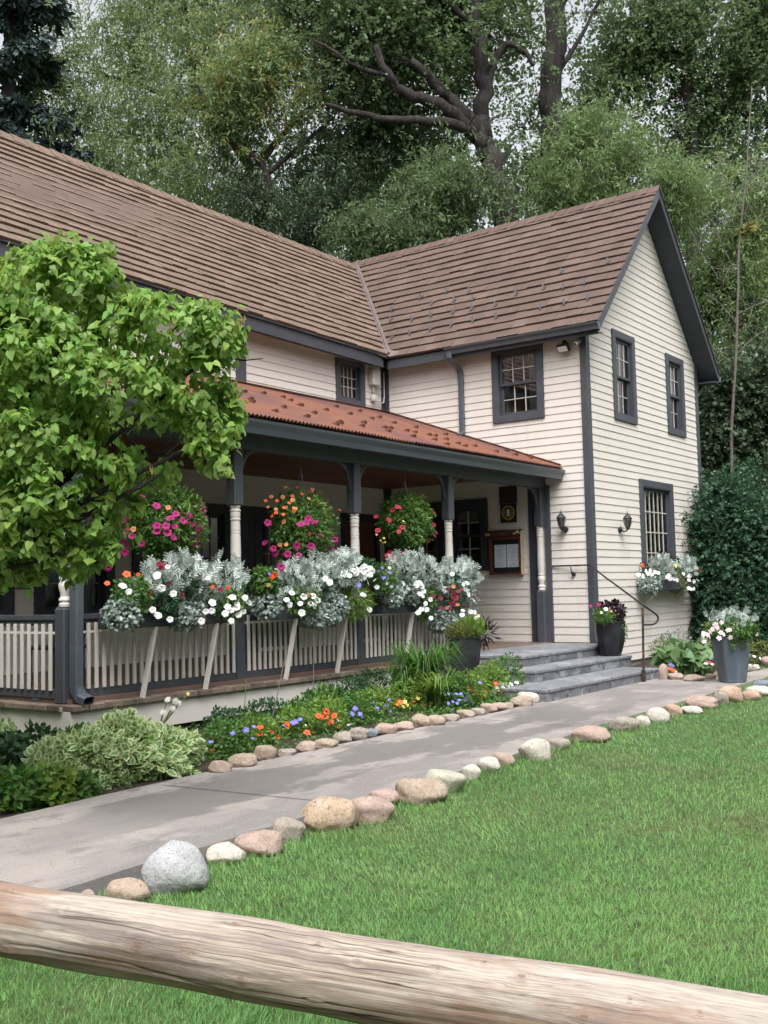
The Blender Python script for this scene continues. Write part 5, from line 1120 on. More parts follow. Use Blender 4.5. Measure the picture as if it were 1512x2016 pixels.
# right hand bed at the gable foot
bedplant('hosta', 'large leaved hosta at the foot of the gable wall', 'hosta', 1345, 1326, .42, .42, 330, T_HEART, .17, 'hosta', 301, up=.3, droop=.5, ry=.36, shell=.5)
bedplant('hosta', 'second hosta between the first one and the grey planter', 'hosta', 1392, 1305, .34, .34, 200, T_HEART, .15, 'hosta', 302, up=.3, droop=.5, shell=.5)
bedplant('catmint', 'wispy grey-green catmint against the bottom of the gable wall', 'catmint', 1330, 1298, .40, .5, 800, T_OVAL, .035, 'silver2', 303, up=1.0)
bedplant('catmint', 'pale seed heads standing left of the hosta under the siding', 'catmint', 1318, 1302, .34, .42, 260, T_THIN, .10, 'olive', 304, up=1.3)
bedplant('leafy_plant', 'small yellow-green plant beside the end of the steps', 'plant', 1318, 1322, .16, .20, 300, T_OVAL, .04, 'olive', 305)
bedplant('pansy', 'tiny bed of orange and blue pansies beside the end of the steps', 'pansy', 1320, 1332, .14, .14, 200, T_OVAL, .03, 'green', 306, fl_=[('org', 1322, 1318, .045), ('org', 1318, 1316, .04), ('org', 1326, 1320, .04), ('pur', 1320, 1309, .035), ('pur', 1325, 1311, .03), ('white', 1330, 1322, .03)])
bedplant('pansy', 'pink and blue flowers between the hosta and the grey planter', 'pansy', 1400, 1320, .30, .22, 600, T_OVAL, .04, 'olive', 307, fl_=[('pink', 1390, 1306, .045), ('rose', 1396, 1304, .04), ('pink', 1402, 1307, .04), ('pur', 1400, 1297, .035), ('pur', 1406, 1292, .035), ('pink', 1412, 1299, .03), ('yel', 1414, 1311, .03)])
bedplant('leafy_plant', 'green flowering clump behind the right side of the grey planter', 'plant', 1490, 1302, .50, .32, 900, T_OVAL, .05, 'olive', 308, fl_=[('white', 1485, 1292, .04), ('white', 1497, 1296, .04), ('pur', 1476, 1290, .04)])
# ================================================================ STONES
def rockmat(name, base, spots, dark, sc=30): return mat(name, base, .85, tex=[(5, spots, .42, .60, 6, I3), (2.6, dark, .56, .68, 9, I3), (sc*2, dark, .54, .66, 3, I3), (sc*4, tuple(min(.8, c*1.5) for c in base), .54, .68, 3, I3)], bump=(16, .9, .022, I3))
RM = {'tan': rockmat('tan_stone', (.31, .245, .19), (.40, .325, .26), (.15, .12, .10)), 'pink': rockmat('pinkish_stone', (.33, .245, .205), (.42, .325, .28), (.17, .12, .10)),
      'granite': rockmat('grey_granite', (.33, .335, .345), (.42, .425, .43), (.10, .105, .11), 60), 'grey': rockmat('grey_brown_stone', (.27, .235, .20), (.36, .32, .28), (.10, .09, .085)),
      'white': rockmat('whitish_stone', (.42, .39, .34), (.52, .49, .44), (.22, .19, .16)), 'orange': rockmat('orange_stone', (.38, .265, .20), (.44, .33, .26), (.28, .17, .12)),
      'blue': rockmat('blue_grey_stone', (.16, .19, .22), (.24, .27, .30), (.09, .10, .11)), 'pale': rockmat('pale_greenish_stone', (.36, .35, .28), (.46, .44, .37), (.22, .21, .17))}
RM['tan2'] = rockmat('tan_stone_with_dark_patch', (.38, .28, .195), (.44, .35, .27), (.055, .05, .048))
def rock(px0, px1, py0, py1, kind, label, seed, zb=ZL, ang=0.0, group=None, angular=False):
    """boulder seen between these pixel bounds, resting on z = zb"""
    cx = (px0+px1)/2; base = at(cx, py1, 2, zb-.0); dist = (base-CAM)@FW; k = dist/FPX; w = (px1-px0)*k/2; H = (py1-py0)*k
    el = math.atan2(CAM[2]-base[2], math.hypot(*(base-CAM)[:2])); dp = w*.68
    hz = max(.35*w, (H*1.0-dp*math.sin(el)*.75)); hv = np.array([base[0]-CAM[0], base[1]-CAM[1], 0]); hv /= np.linalg.norm(hv); rt = np.array([hv[1], -hv[0], 0])
    c = base+hv*dp*.55+np.array([0, 0, hz*.42]); rz = hz*.60; rg = np.random.default_rng(seed)
    n, mm = 40, 26; V = []; ph = rg.uniform(0, 6, 9); fr = rg.uniform(1.0, 2.2, 6)
    planes = [(unit(rg.normal(size=3)), rg.uniform(.72, .92)) for _ in range(11 if angular else 7)]
    for i in range(mm+1):
        th = math.pi*i/mm
        for j in range(n):
            a = 2*math.pi*j/n; d = np.array([math.sin(th)*math.cos(a), math.sin(th)*math.sin(a), math.cos(th)])
            r = 1+.09*math.sin(d[0]*fr[0]*2+ph[0])*math.cos(d[1]*fr[1]*2+ph[1])+.06*math.sin(d[2]*fr[2]*2.5+d[0]*2+ph[2])+.025*math.sin(d[0]*7+ph[3])*math.sin(d[1]*6+ph[4])+.02*math.sin(d[0]*11+ph[6])*math.sin(d[1]*9+d[2]*8+ph[7])+.010*math.sin(d[0]*19+ph[5])*math.sin(d[2]*17+d[1]*15)
            # superellipsoid flavour
            r *= 1.0/(abs(d[0])**2.4+abs(d[1])**2.4+abs(d[2])**2.4)**(1/2.4)*.98
            p = d*r
            for (nn_, q) in planes:
                e = p@nn_-q
                if e > 0: p = p-nn_*e*(.85 if angular else .55)
            x, y = p[0]*math.cos(ang)-p[2]*math.sin(ang), p[0]*math.sin(ang)+p[2]*math.cos(ang)
            V.append(c+rt*x*w+hv*p[1]*dp+np.array([0, 0, y*rz]))
    b = MB(); b.add(V, [(i*n+j, (i+1)*n+j, (i+1)*n+(j+1) % n, i*n+(j+1) % n) for i in range(mm) for j in range(n)])
    o = b.build('boulder', RM[kind], smooth=True)
    # own origin at its base
    loc = np.array([c[0], c[1], zb]); o.data.transform(Matrix.Translation(tuple(-loc))); o.location = tuple(loc)
    tag(o, label, 'stone', group); return o
GN = 'stones edging the lawn side of the path'
near_r = [(128, 182, 1748, 1782, 'pink', 'flat pinkish stone mostly hidden behind the log rail at the lower left', 0), (200, 294, 1729, 1785, 'tan', 'rounded tan stone just above the log rail at the lower left', 0), (281, 413, 1660, 1762, 'granite', 'biggest speckled grey granite boulder on the lawn edge', .15), (403, 488, 1658, 1704, 'white', 'low whitish stone right of the big grey boulder', -.2),
 (463, 563, 1634, 1687, 'pink', 'pinkish rounded stone with dark pits, second right of the big grey boulder', 0), (527, 606, 1611, 1660, 'grey', 'dark grey-brown stone left of the big tan boulder with a dark patch', 0), (585, 711, 1571, 1637, 'tan2', 'large tan boulder with a dark stain on its front', -.25), (686, 776, 1566, 1621, 'pink', 'large pinkish-tan stone right of the stained tan boulder', .15),
 (728, 790, 1552, 1590, 'pink', 'pale pink stone half hidden behind two larger ones', .1), (778, 882, 1530, 1584, 'tan', 'large smooth tan-grey stone with a curved crack at mid path', .05), (830, 918, 1513, 1562, 'pale', 'pale greenish-grey stone behind the cracked tan one', 0), (908, 947, 1505, 1535, 'white', 'small upright pale stone right of the greenish-grey one', .3),
 (939, 986, 1490, 1520, 'white', 'small rounded whitish stone, left one of a pair before the gap in the row', 0), (970, 1014, 1480, 1510, 'tan', 'small tan stone, right one of a pair before the gap in the row', 0), (1021, 1088, 1453, 1499, 'white', 'angular whitish boulder standing alone in the middle of the row', .2), (1068, 1124, 1452, 1477, 'grey', 'flat grey stone tucked behind the angular boulder', 0),
 (1121, 1205, 1427, 1463, 'pink', 'long low pink-tan stone right of the angular boulder', 0), (1198, 1260, 1410, 1441, 'grey', 'grey stone right of the long pink-tan one', .05), (1252, 1281, 1408, 1431, 'white', 'tiny pale stone between the grey one and the whitish one', 0), (1269, 1322, 1392, 1424, 'white', 'rounded whitish stone near the far end of the row', .1),
 (1310, 1344, 1385, 1411, 'orange', 'small orange-tan stone right of the rounded whitish one', 0), (1340, 1386, 1389, 1407, 'white', 'flat white flecked stone lying lowest near the far end', .1), (1347, 1414, 1369, 1396, 'pink', 'broad pale stone behind the flat white one', -.05), (1402, 1436, 1361, 1388, 'grey', 'small grey pointed stone left of the orange boulder', .3),
 (1417, 1462, 1347, 1384, 'orange', 'round orange-pink boulder directly before the grey planter', 0), (1457, 1497, 1358, 1380, 'orange', 'flattish orange stone right of the round orange boulder', -.1), (1466, 1520, 1349, 1372, 'white', 'long white stone at the right frame edge', -.1), (1484, 1530, 1338, 1358, 'blue', 'blue-grey stone behind the long white one at the right edge', 0)]
for i, (a, c, d, e, k_, lb, an) in enumerate(near_r): rock(a, c, d, e, k_, lb, 400+i, float(lawn_z(at((a+c)/2, e, 2, ZL)[0], -3.2))-.004, an, GN, angular=(a in (1021, 403, 1340, 1402)))
GF = 'stones edging the flower bed'
far_r = [(411, 459, 1497, 1523, 'tan', 'small tan stone nearest the variegated mound', 0), (446, 509, 1484, 1512, 'tan', 'low rounded tan stone, second from the variegated mound', 0), (500, 545, 1466, 1497, 'tan', 'taller tan stone, third from the variegated mound', 0), (543, 583, 1474, 1490, 'grey', 'small flat grey stone between the taller tan one and the pink one', 0),
 (583, 624, 1459, 1481, 'pink', 'pinkish stone left of a long cream one in the bed edge', 0), (614, 667, 1453, 1474, 'tan', 'long cream-tan stone below the orange pansies', 0), (655, 693, 1440, 1463, 'grey', 'angular speckled stone right of the long cream-tan one', .1), (682, 727, 1432, 1457, 'grey', 'rounded dark speckled stone left of the bluish one', 0),
 (720, 746, 1434, 1451, 'blue', 'small bluish-grey stone, the only blue one in the bed edge', 0), (734, 784, 1424, 1447, 'pink', 'pinkish tan stone right of the bluish one', 0), (771, 816, 1420, 1439, 'pink', 'pink-grey stone, second right of the bluish one', 0), (809, 850, 1405, 1432, 'tan', 'high tan stone, left of a touching pair below the cream pansies', 0), (836, 878, 1408, 1430, 'tan', 'tan stone, right of a touching pair below the daylily', 0),
 (862, 906, 1405, 1422, 'grey', 'smooth pale grey-tan stone below the daylily', 0), (898, 935, 1395, 1414, 'tan', 'rounded cream stone left of a mottled grey one', 0), (924, 957, 1393, 1410, 'grey', 'mottled grey stone behind the rounded cream one', 0), (946, 979, 1383, 1404, 'pink', 'tan-pink stone leaning right, fourth from the steps', .2), (966, 1001, 1382, 1399, 'pink', 'rosy stone, left of a touching pair near the steps', 0), (988, 1012, 1382, 1398, 'grey', 'greyish stone, right of a touching pair near the steps', 0),
 (1003, 1051, 1370, 1392, 'tan', 'yellowish tan stone in front of the large cream one by the steps', 0), (1019, 1062, 1361, 1386, 'white', 'large smooth cream stone against the corner of the bottom step', 0)]
for i, (a, c, d, e, k_, lb, an) in enumerate(far_r): rock(a, c, d, e, k_, lb, 500+i, ZB+.015, an, GF)
GR = 'stones edging the bed under the gable wall'
for i, (a, c, d, e, k_, lb, an) in enumerate([(1297, 1316, 1306, 1338, 'pink', 'upright tan stone against the right end of the bottom step', 0), (1313, 1347, 1324, 1338, 'pink', 'low pink stone in front of the small pansy bed', 0), (1347, 1390, 1328, 1341, 'tan', 'flat cream stone in front of the hosta', 0), (1388, 1410, 1326, 1337, 'tan', 'small tan stone right of the hosta', 0), (1405, 1426, 1320, 1336, 'tan', 'rounded tan stone touching the grey planter', 0),
      (1468, 1482, 1307, 1319, 'white', 'small white stone just right of the grey planter', 0), (1478, 1496, 1308, 1319, 'white', 'white stone further right of the grey planter', 0), (1500, 1525, 1292, 1312, 'pink', 'pink stone at the right frame edge beyond the grass', 0)]): rock(a, c, d, e, k_, lb, 560+i, ZP if a < 1400 else ZB, an, GR)

# ================================================================ LOG RAIL
A0, B0 = far(0, 1809, 1.83), far(1512, 2052, 1.44); dv = unit(B0-A0); LA, LB = A0-dv*1.0, B0+dv*1.0; LL = np.linalg.norm(LB-LA)
ax_y = unit(np.cross((0, 0, 1), dv)); ax_z = np.cross(dv, ax_y)
t = empty('log_fence', (*((LA+LB)/2)[:2], ZL), 'weathered peeled log rail crossing the foreground', 'fence')
knots = [(.0, 0, 0)]
def on_log(px, py):
    """log coordinates (u, angle) of the surface point seen at a pixel"""
    d = unit(ray(px, py)); w0 = CAM-LA; a = d-dv*(d@dv); c = w0-dv*(w0@dv); r = .0665
    A, Bq, Cq = a@a, 2*a@c, c@c-r*r; disc = Bq*Bq-4*A*Cq; tt = (-Bq-math.sqrt(max(disc, 0)))/(2*A); p = CAM+d*tt; u = (p-LA)@dv; q = p-LA-dv*u
    return u, math.atan2(q@ax_z, q@ax_y), p
kn_px = [(270, 1860, .017), (0+8, 1752, .018), (8, 1878, .02), (473, 1930, .014), (460, 1817, .010), (627, 1852, .014), (703, 1884, .010), (370, 1898-20, .010), (1027, 1921, .013), (1150, 2002, .013), (954, 1892, .008), (615, 1973, .008), (862, 1905, .008), (1378, 1990, .009), (130, 1790, .008), (820, 1860, .009), (1240, 1965, .008)]
kn = [(*on_log(px, py), s*.72) for px, py, s in kn_px]
rg = np.random.default_rng(8); nu, na = 520, 150; V = []
c1 = rg.uniform(0, 6, 12)
cracks = []                                  # long drying checks in the surface: (u0, u1, angle0, drift, depth)
def crack_px(p0, p1, dep, wid=.03): u0, a0, _ = on_log(*p0); u1, a1, _ = on_log(*p1); cracks.append((u0, u1, a0, a1, dep, wid))
crack_px((0, 1862), (250, 1905), .006, .05); crack_px((250, 1905), (500, 1975), .006, .05); crack_px((500, 1975), (760, 2012), .006, .05)
crack_px((340, 1870), (600, 1930), .003, .025); crack_px((880, 1935), (1300, 2000), .004, .03); crack_px((420, 1838), (520, 1850), .0025, .025); crack_px((560, 1845), (700, 1880), .003, .025)
crack_px((30, 1790), (180, 1825), .002, .025); crack_px((760, 1965), (960, 2000), .003, .03); crack_px((300, 1812), (470, 1842), .002, .02); crack_px((1000, 1950), (1180, 1985), .002, .025); crack_px((620, 1890), (820, 1945), .002, .02); crack_px((1180, 1950), (1500, 2010), .002, .02); crack_px((80, 1830), (230, 1860), .002, .02)
for i in range(nu+1):
    u = LL*i/nu; cc = LA+dv*u + ax_z*(.006*math.sin(u*1.5+1)+.003*math.sin(u*4)) + ax_y*.004*math.sin(u*2.2)
    for j in range(na):
        a = 2*math.pi*j/na
        r = .0612+.0026*math.sin(2*a+u*1.1+c1[0])+.0022*math.sin(u*9+2*math.sin(a+c1[1]))+.0014*math.sin(u*23+3*a+c1[2])*math.sin(a*3+c1[3])+.0004*math.sin(a*17+u*.9)+.0003*math.sin(a*29+u*1.4)
        for (ku, ka, kp, ks) in kn:
            du = u-ku; da = ((a-ka+math.pi) % (2*math.pi)-math.pi)*.066; q = math.hypot(du*.8, da)/ks
            if q < 4: r += .0032*ks/.012*math.exp(-q*q*.3)-.0012*math.exp(-((q-1.0)/.22)**2)
        for (u0, u1, a0, a1, dep, wd) in cracks:
            if u0-.03 < u < u1+.03:
                f = (u-u0)/(u1-u0); aa = a0+(a1-a0)*f+.014*math.sin(u*17+u0*9)+.006*math.sin(u*77); da = abs((a-aa+math.pi) % (2*math.pi)-math.pi)
                if da < .12: r -= dep*.55*math.exp(-(da/(wd*.55))**2)*min(1, max(0, min(f, 1-f)*9+.3))
        V.append(cc+(ax_y*math.cos(a)+ax_z*math.sin(a))*r)
b = MB(); b.add(V, [(i*na+j, i*na+(j+1) % na, (i+1)*na+(j+1) % na, (i+1)*na+j) for i in range(nu) for j in range(na)]+[tuple(range(na))[::-1], tuple(nu*na+j for j in range(na))])
# log material: grain runs along the log and bends round the knots
lm = bpy.data.materials.new('weathered_pine_log'); lm.use_nodes = True; N_, L_ = lm.node_tree.nodes, lm.node_tree.links; pb = N_['Principled BSDF']; pb.inputs['Roughness'].default_value = .8; pb.inputs['Specular IOR Level'].default_value = .25
tc = N_.new('ShaderNodeTexCoord')
def vm(op, a, b_=None, sc=None):
    n = N_.new('ShaderNodeVectorMath'); n.operation = op
    for i, q in enumerate((a, b_)):
        if q is None: continue
        if isinstance(q, tuple): n.inputs[i].default_value = q
        else: L_.new(q, n.inputs[i])
    if sc is not None:
        if isinstance(sc, (int, float)): n.inputs['Scale'].default_value = sc
        else: L_.new(sc, n.inputs['Scale'])
    return n.outputs['Value'] if op in ('LENGTH', 'DISTANCE', 'DOT_PRODUCT') else n.outputs['Vector']
def ma(op, a, b_=0.0, c_=None):
    n = N_.new('ShaderNodeMath'); n.operation = op
    for i, q in enumerate((a, b_, c_)):
        if q is None: continue
        if isinstance(q, (int, float)): n.inputs[i].default_value = q
        else: L_.new(q, n.inputs[i])
    return n.outputs[0]
obj = tc.outputs['Object']; vec = obj; knot_mask = None; knot_ring = None
for (ku, ka, kp, ks) in kn:
    o = LA+dv*ku+(ax_y*math.cos(ka)+ax_z*math.sin(ka))*.066
    loc = tuple(((o-LA)@dv, (o-LA)@ax_y, (o-LA)@ax_z))
    dlt = vm('SUBTRACT', obj, loc); dst = vm('LENGTH', dlt)
    fall = ma('POWER', 2.718, ma('MULTIPLY', ma('MULTIPLY', dst, dst), -1/(2*(ks*1.9)**2)))
    vec = vm('SUBTRACT', vec, vm('SCALE', dlt, sc=ma('MULTIPLY', fall, .22)))
    s = ma('DIVIDE', dst, ks); core = ma('SUBTRACT', 1.0, ma('SMOOTH_MIN', ma('MULTIPLY', ma('MAXIMUM', ma('SUBTRACT', s, .45), 0.0), 3.0), 1.0, .1))
    ringm = ma('MAXIMUM', ma('SUBTRACT', 1.0, ma('MULTIPLY', ma('ABSOLUTE', ma('SUBTRACT', s, 1.05)), 5.0)), 0.0)
    knot_mask = core if knot_mask is None else ma('MAXIMUM', knot_mask, core); knot_ring = ringm if knot_ring is None else ma('MAXIMUM', knot_ring, ringm)
def nz(v, scale, stretch, det=6, rgh=.6):
    mp = N_.new('ShaderNodeMapping'); mp.inputs['Scale'].default_value = stretch; L_.new(v, mp.inputs[0]); n = N_.new('ShaderNodeTexNoise'); n.inputs['Scale'].default_value = scale; n.inputs['Detail'].default_value = det; n.inputs['Roughness'].default_value = rgh; L_.new(mp.outputs[0], n.inputs['Vector']); return n.outputs['Fac']
def mr(v, lo, hi, a=0., b_=1.):
    n = N_.new('ShaderNodeMapRange'); n.inputs[1].default_value = lo; n.inputs[2].default_value = hi; n.inputs[3].default_value = a; n.inputs[4].default_value = b_; L_.new(v, n.inputs[0]); return n.outputs[0]
def mixc(f, a, b_):
    n = N_.new('ShaderNodeMix'); n.data_type = 'RGBA'; L_.new(f, n.inputs[0])
    for i, q in ((6, a), (7, b_)):
        if isinstance(q, tuple): n.inputs[i].default_value = (*q, 1)
        else: L_.new(q, n.inputs[i])
    return n.outputs[2]
grain = nz(vec, 1.0, (2.4, 170, 170), 8, .74); fine = nz(vec, 1.0, (4, 420, 420), 4, .6); blotch = nz(obj, 1.0, (3.2, 11, 11), 6, .6); big = nz(obj, 1.0, (1.5, 5, 5), 4); grey = nz(obj, 1.0, (2.0, 16, 16), 7, .65)
col = mixc(mr(grain, .38, .62), (.20, .155, .120), (.50, .43, .355))
col = mixc(mr(big, .42, .62, 0, .55), col, (.48, .44, .40))
col = mixc(mr(blotch, .48, .60, 0, .8), col, (.25, .155, .105))
col = mixc(mr(grey, .50, .60, 0, .75), col, (.20, .165, .155))
col = mixc(mr(fine, .54, .72, 0, .6), col, (.17, .125, .10))
mic = nz(vec, 1.0, (3.5, 190, 190), 2, .5); mline = ma('MULTIPLY', ma('SUBTRACT', 1.0, ma('MINIMUM', ma('MULTIPLY', ma('ABSOLUTE', ma('SUBTRACT', mic, .5)), 30.0), 1.0)), mr(nz(obj, 1.0, (5, 30, 30), 3), .48, .56)); col = mixc(ma('MULTIPLY', mline, .6), col, (.10, .07, .055))
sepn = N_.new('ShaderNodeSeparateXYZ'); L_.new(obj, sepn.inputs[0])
low_brown = ma('MULTIPLY', mr(sepn.outputs['Z'], .012, -.045), mr(nz(obj, 1.0, (6, 18, 18), 8, .7), .40, .60))  # browner towards the lower side of the log, broken by noise
col = mixc(ma('MULTIPLY', low_brown, .65), col, (.165, .125, .105))
thin = nz(vec, 1.0, (.7, 44, 44), 2, .5); line = ma('SUBTRACT', 1.0, ma('MINIMUM', ma('MULTIPLY', ma('ABSOLUTE', ma('SUBTRACT', thin, .5)), 60.0), 1.0)); gate = mr(nz(obj, 1.0, (2, 9, 9), 3), .50, .60)
crk = ma('MULTIPLY', line, gate); col = mixc(ma('MULTIPLY', crk, .95), col, (.07, .045, .035))
col = mixc(ma('MULTIPLY', ma('MULTIPLY', knot_mask, mr(fine, .35, .6)), .75), col, (.17, .095, .06)); col = mixc(ma('MULTIPLY', ma('MULTIPLY', knot_ring, mr(grain, .47, .58)), .45), col, (.09, .055, .04))
L_.new(col, pb.inputs['Base Color'])
bp = N_.new('ShaderNodeBump'); bp.inputs['Strength'].default_value = .6; bp.inputs['Distance'].default_value = .004
hh = ma('SUBTRACT', ma('ADD', ma('MULTIPLY', grain, .8), ma('MULTIPLY', fine, .3)), ma('MULTIPLY', crk, 1.0)); L_.new(hh, bp.inputs['Height']); L_.new(bp.outputs[0], pb.inputs['Normal'])
o = b.build('log_rail', lm, None, smooth=True)
# object axes follow the log so that the texture does
R3 = Matrix(((dv[0], ax_y[0], ax_z[0], LA[0]), (dv[1], ax_y[1], ax_z[1], LA[1]), (dv[2], ax_y[2], ax_z[2], LA[2]), (0, 0, 0, 1)))
o.data.transform(R3.inverted()); o.parent = t; o.matrix_parent_inverse = Matrix.Identity(4); o.matrix_basis = Matrix.Translation(t.location).inverted() @ R3
for q in (LA+dv*.12, LB-dv*.12):
    b = MB(); b.tube([(q[0]-ax_y[0]*.13, q[1]-ax_y[1]*.13, z) for z in np.linspace(ZL-.1, .66, 12)], [.075+.003*math.sin(k) for k in range(12)], 20); b.build('log_post', lm, t, smooth=True)

# ================================================================ LAWN GRASS
M['grass'] = mat('grass_blade', (.185, .345, .112), .55, island=.26, trans=.38, spec=.3, tex=[(.55, (.125, .275, .080), .42, .58, 5, I3), (1.7, (.195, .350, .120), .50, .62, 5, I3), (.9, (.17, .25, .10), .58, .68, 6, I3), (3.5, (.32, .29, .15), .64, .76, 5, I3)])
def path_near(x): return np.interp(x, [p[0] for p in near], [p[1] for p in near])
rg = np.random.default_rng(2024)
def blades(region_n, dmin, dmax, hw, hh_):
    th0 = YAW; th = th0+rg.uniform(-rad(27), rad(27), region_n)
    u = rg.uniform(0, 1, region_n); d = dmin*(dmax/dmin)**u       # density falls as 1/d^2
    x = CAM[0]+d*np.cos(th); y = CAM[1]+d*np.sin(th); return x, y, d
x, y, d = blades(400000, 2.2, 22, 0, 0); k = (y < path_near(x)-.015) | ((x > 1.6) & (y > -2.2) & (y < -.5)) | (x > 3.5); x, y, d = x[k], y[k], d[k]; N = len(x)
tuft = np.sin(x*9+np.sin(y*7)*2)*np.sin(y*11+np.sin(x*6)*2)
h = (.030+.012*np.clip(tuft, 0, 1)+rg.uniform(-.010, .016, N)); h = h*np.where(rg.uniform(size=N) < .02, 1.5, 1)
edge = np.clip(1-(path_near(x)-y)/.55, 0, 1)*(x < 1); h = h*(1+.75*edge*rg.uniform(.3, 1.3, N))
wd = np.clip(.0024+.00050*(d-2), .0024, .012)
lean = unit(rg.normal(size=(N, 3))*(1, 1, 0)+1e-6); Yb = unit(np.array([0, 0, 1.])+lean*rg.uniform(.1, .75, N)[:, None]+np.stack([np.sin(x*1.3), np.cos(y*1.7), 0*x], 1)*.18)
Zb = unit(lean+rg.normal(size=(N, 3))*.3); Xb = unit(np.cross(Yb, Zb)); Zb = np.cross(Xb, Yb)
tv = [(-.5, 0, 0), (.5, 0, 0), (.42, .5, .08), (-.42, .5, .08), (0, 1, .32)]; tf = [(0, 1, 2, 3), (3, 2, 4)]
o = scatter('grass', tv, tf, np.stack([x, y, lawn_z(x, y)-.004], 1), Xb, Yb, Zb, np.stack([wd, h, h], 1), M['grass']); tag(o, 'mown green lawn grass with a few dry patches', 'grass', kind='stuff')
# longer wisps against the path edge
b = MB()
for (px, py, hh_) in ((102, 1745, .12), (275, 1700, .14), (262, 1705, .12), (375, 1650, .10), (580, 1605, .10), (585, 1600, .12), (945, 1700-30, .06), (1000, 1490, .06), (190, 1725, .10), (330, 1700, .12), (560, 1650, .08)):
    p = at(px, py, 2, ZL); arc = rg.normal(size=2)*.25
    for q in range(7):
        a = rg.uniform(0, 6.28); s = np.array([math.cos(a), math.sin(a), 0])*.0025; hx = hh_*rg.uniform(.5, 1.2); l = rg.normal(size=2)*.3*hx
        P = [p+(0, 0, 0), p+(l[0]*.4, l[1]*.4, hx*.6), p+(l[0], l[1], hx)]; b.add([P[0]-s, P[0]+s, P[1]+s*.7, P[1]-s*.7, P[2]], [(0, 1, 2, 3), (3, 2, 4)])
tag(b.build('grass_wisps', M['grass']), 'long grass wisps left uncut along the path edge', 'grass', kind='stuff')
# ================================================================ TREES
def limb(b, pts, r0, r1, n=9, wob=.02, seed=0):
    q = curve_pts(pts, 5, wob, seed); b.tube(q, list(np.linspace(r0, r1, len(q))), n); return q
def sprays(parent, blobs, n, kind, m, seed, L=.5, per=9, size=.13, name='crown', thin=.35, droop=.5, shell=.35, ns=1.6, T=T_THIN, width=1.0, tight=False, lim=None):
    """twigs with alternate leaves filling overlapping lobes; a noise field opens gaps"""
    rg = np.random.default_rng(seed); c = np.array([b_[0] for b_ in blobs]); r = np.array([b_[1] for b_ in blobs], float)
    if r.ndim == 1: r = np.repeat(r[:, None], 3, 1)
    w = (r[:, 0]*r[:, 2])**1.0; w /= w.sum(); i = rg.choice(len(blobs), n, p=w)
    d = unit(rg.normal(size=(n, 3))); u = (shell+(1-shell)*rg.uniform(0, 1, n)**.5)*(1 if tight else np.exp(rg.normal(size=n)*.42)); P = c[i]+d*r[i]*u[:, None]
    f = sum(np.sin(P[:, a]*ns*(1+.37*q)+P[:, (a+1) % 3]*ns*(.8+.2*q)+seed+q*2.1) for q, a in enumerate((0, 1, 2, 0, 1)))/2.2
    g2 = sum(np.sin(P[:, a]*ns*2.7+P[:, (a+1) % 3]*ns*2.3+seed*1.7+q) for q, a in enumerate((0, 1, 2)))/1.9
    k = (f*.8+g2*.45+rg.normal(size=n)*(.45 if tight else .22)) > (thin*2-1); P, d = P[k], d[k]; n = len(P)
    if lim is not None: k = lim(P); P, d = P[k], d[k]; n = len(P)
    D = unit(d*.7+rg.normal(size=(n, 3))*.6+np.array([0, 0, -droop])); S = unit(np.cross(D, rg.normal(size=(n, 3))))
    ls = L*rg.uniform(.6, 1.25, n); pos = []; ax = []
    for j in range(per):
        t = (j+.5)/per; s = 1 if j % 2 else -1
        pos.append(P+D*(ls*t)[:, None]+np.array([0, 0, -1.])*((ls*t)**2*droop*.5)[:, None]+rg.normal(size=(n, 3))*.02); ax.append(unit(D*.55+S*s*.8+rg.normal(size=(n, 3))*.28+np.array([0, 0, -droop*.4])))
    pos = np.concatenate(pos); ax = np.concatenate(ax); X, Y, Z = frames(ax, rg, (0, 0, 1), .35)
    sc = size*rg.uniform(.6, 1.25, len(pos)); return scatter(name, T[0], T[1], pos, X, Y, Z, np.stack([sc*width, sc, sc], 1), M[m], parent)
def blob(px, py, D, rp, ry=None, rz=None):
    s = D/FPX; return (far(px, py, D), (rp*s, (ry or rp)*s, (rz or rp)*s))

# ---- lilac in the left foreground
D0 = 6.4; c = far(-330, 1300, D0); base = np.array([c[0], c[1], ZL])
t = empty('lilac_tree', base, 'big green heart-leaved lilac filling the left foreground before the porch', 'tree')
b = MB(); r_ = random.Random(3)
hub = far(-250, 1180, 6.5)
limb(b, [base, base+(0.05, 0.1, .5), hub], .075, .055, 10)
tips = [(-60, 1135, 6.4), (130, 1090, 6.3), (60, 900, 6.6), (250, 840, 6.5), (400, 860, 6.3), (330, 880, 6.7), (420, 700, 6.4), (150, 640, 6.4), (20, 620, 6.5), (-80, 800, 6.3), (300, 690, 6.6), (170, 1000, 6.5), (320, 930, 6.3)]
for i, (px, py, D) in enumerate(tips):
    e = far(px, py, D); mm_ = hub*.45+e*.55+np.array([0, 0, -.08+.05*(i % 3)]); q = limb(b, [hub, mm_, e], .036, .008, 7, .012, i)
    for k in range(9):
        s = q[r_.randrange(3, len(q))]; v = np.array([r_.uniform(-1, 1), r_.uniform(-1, 1), r_.uniform(-.4, 1)])*.28; b.tube([s, s+v*.6+(0, 0, -.02), s+v], [.007, .005, .003], 5)
b.build('trunk', M['bark'], t, smooth=True)
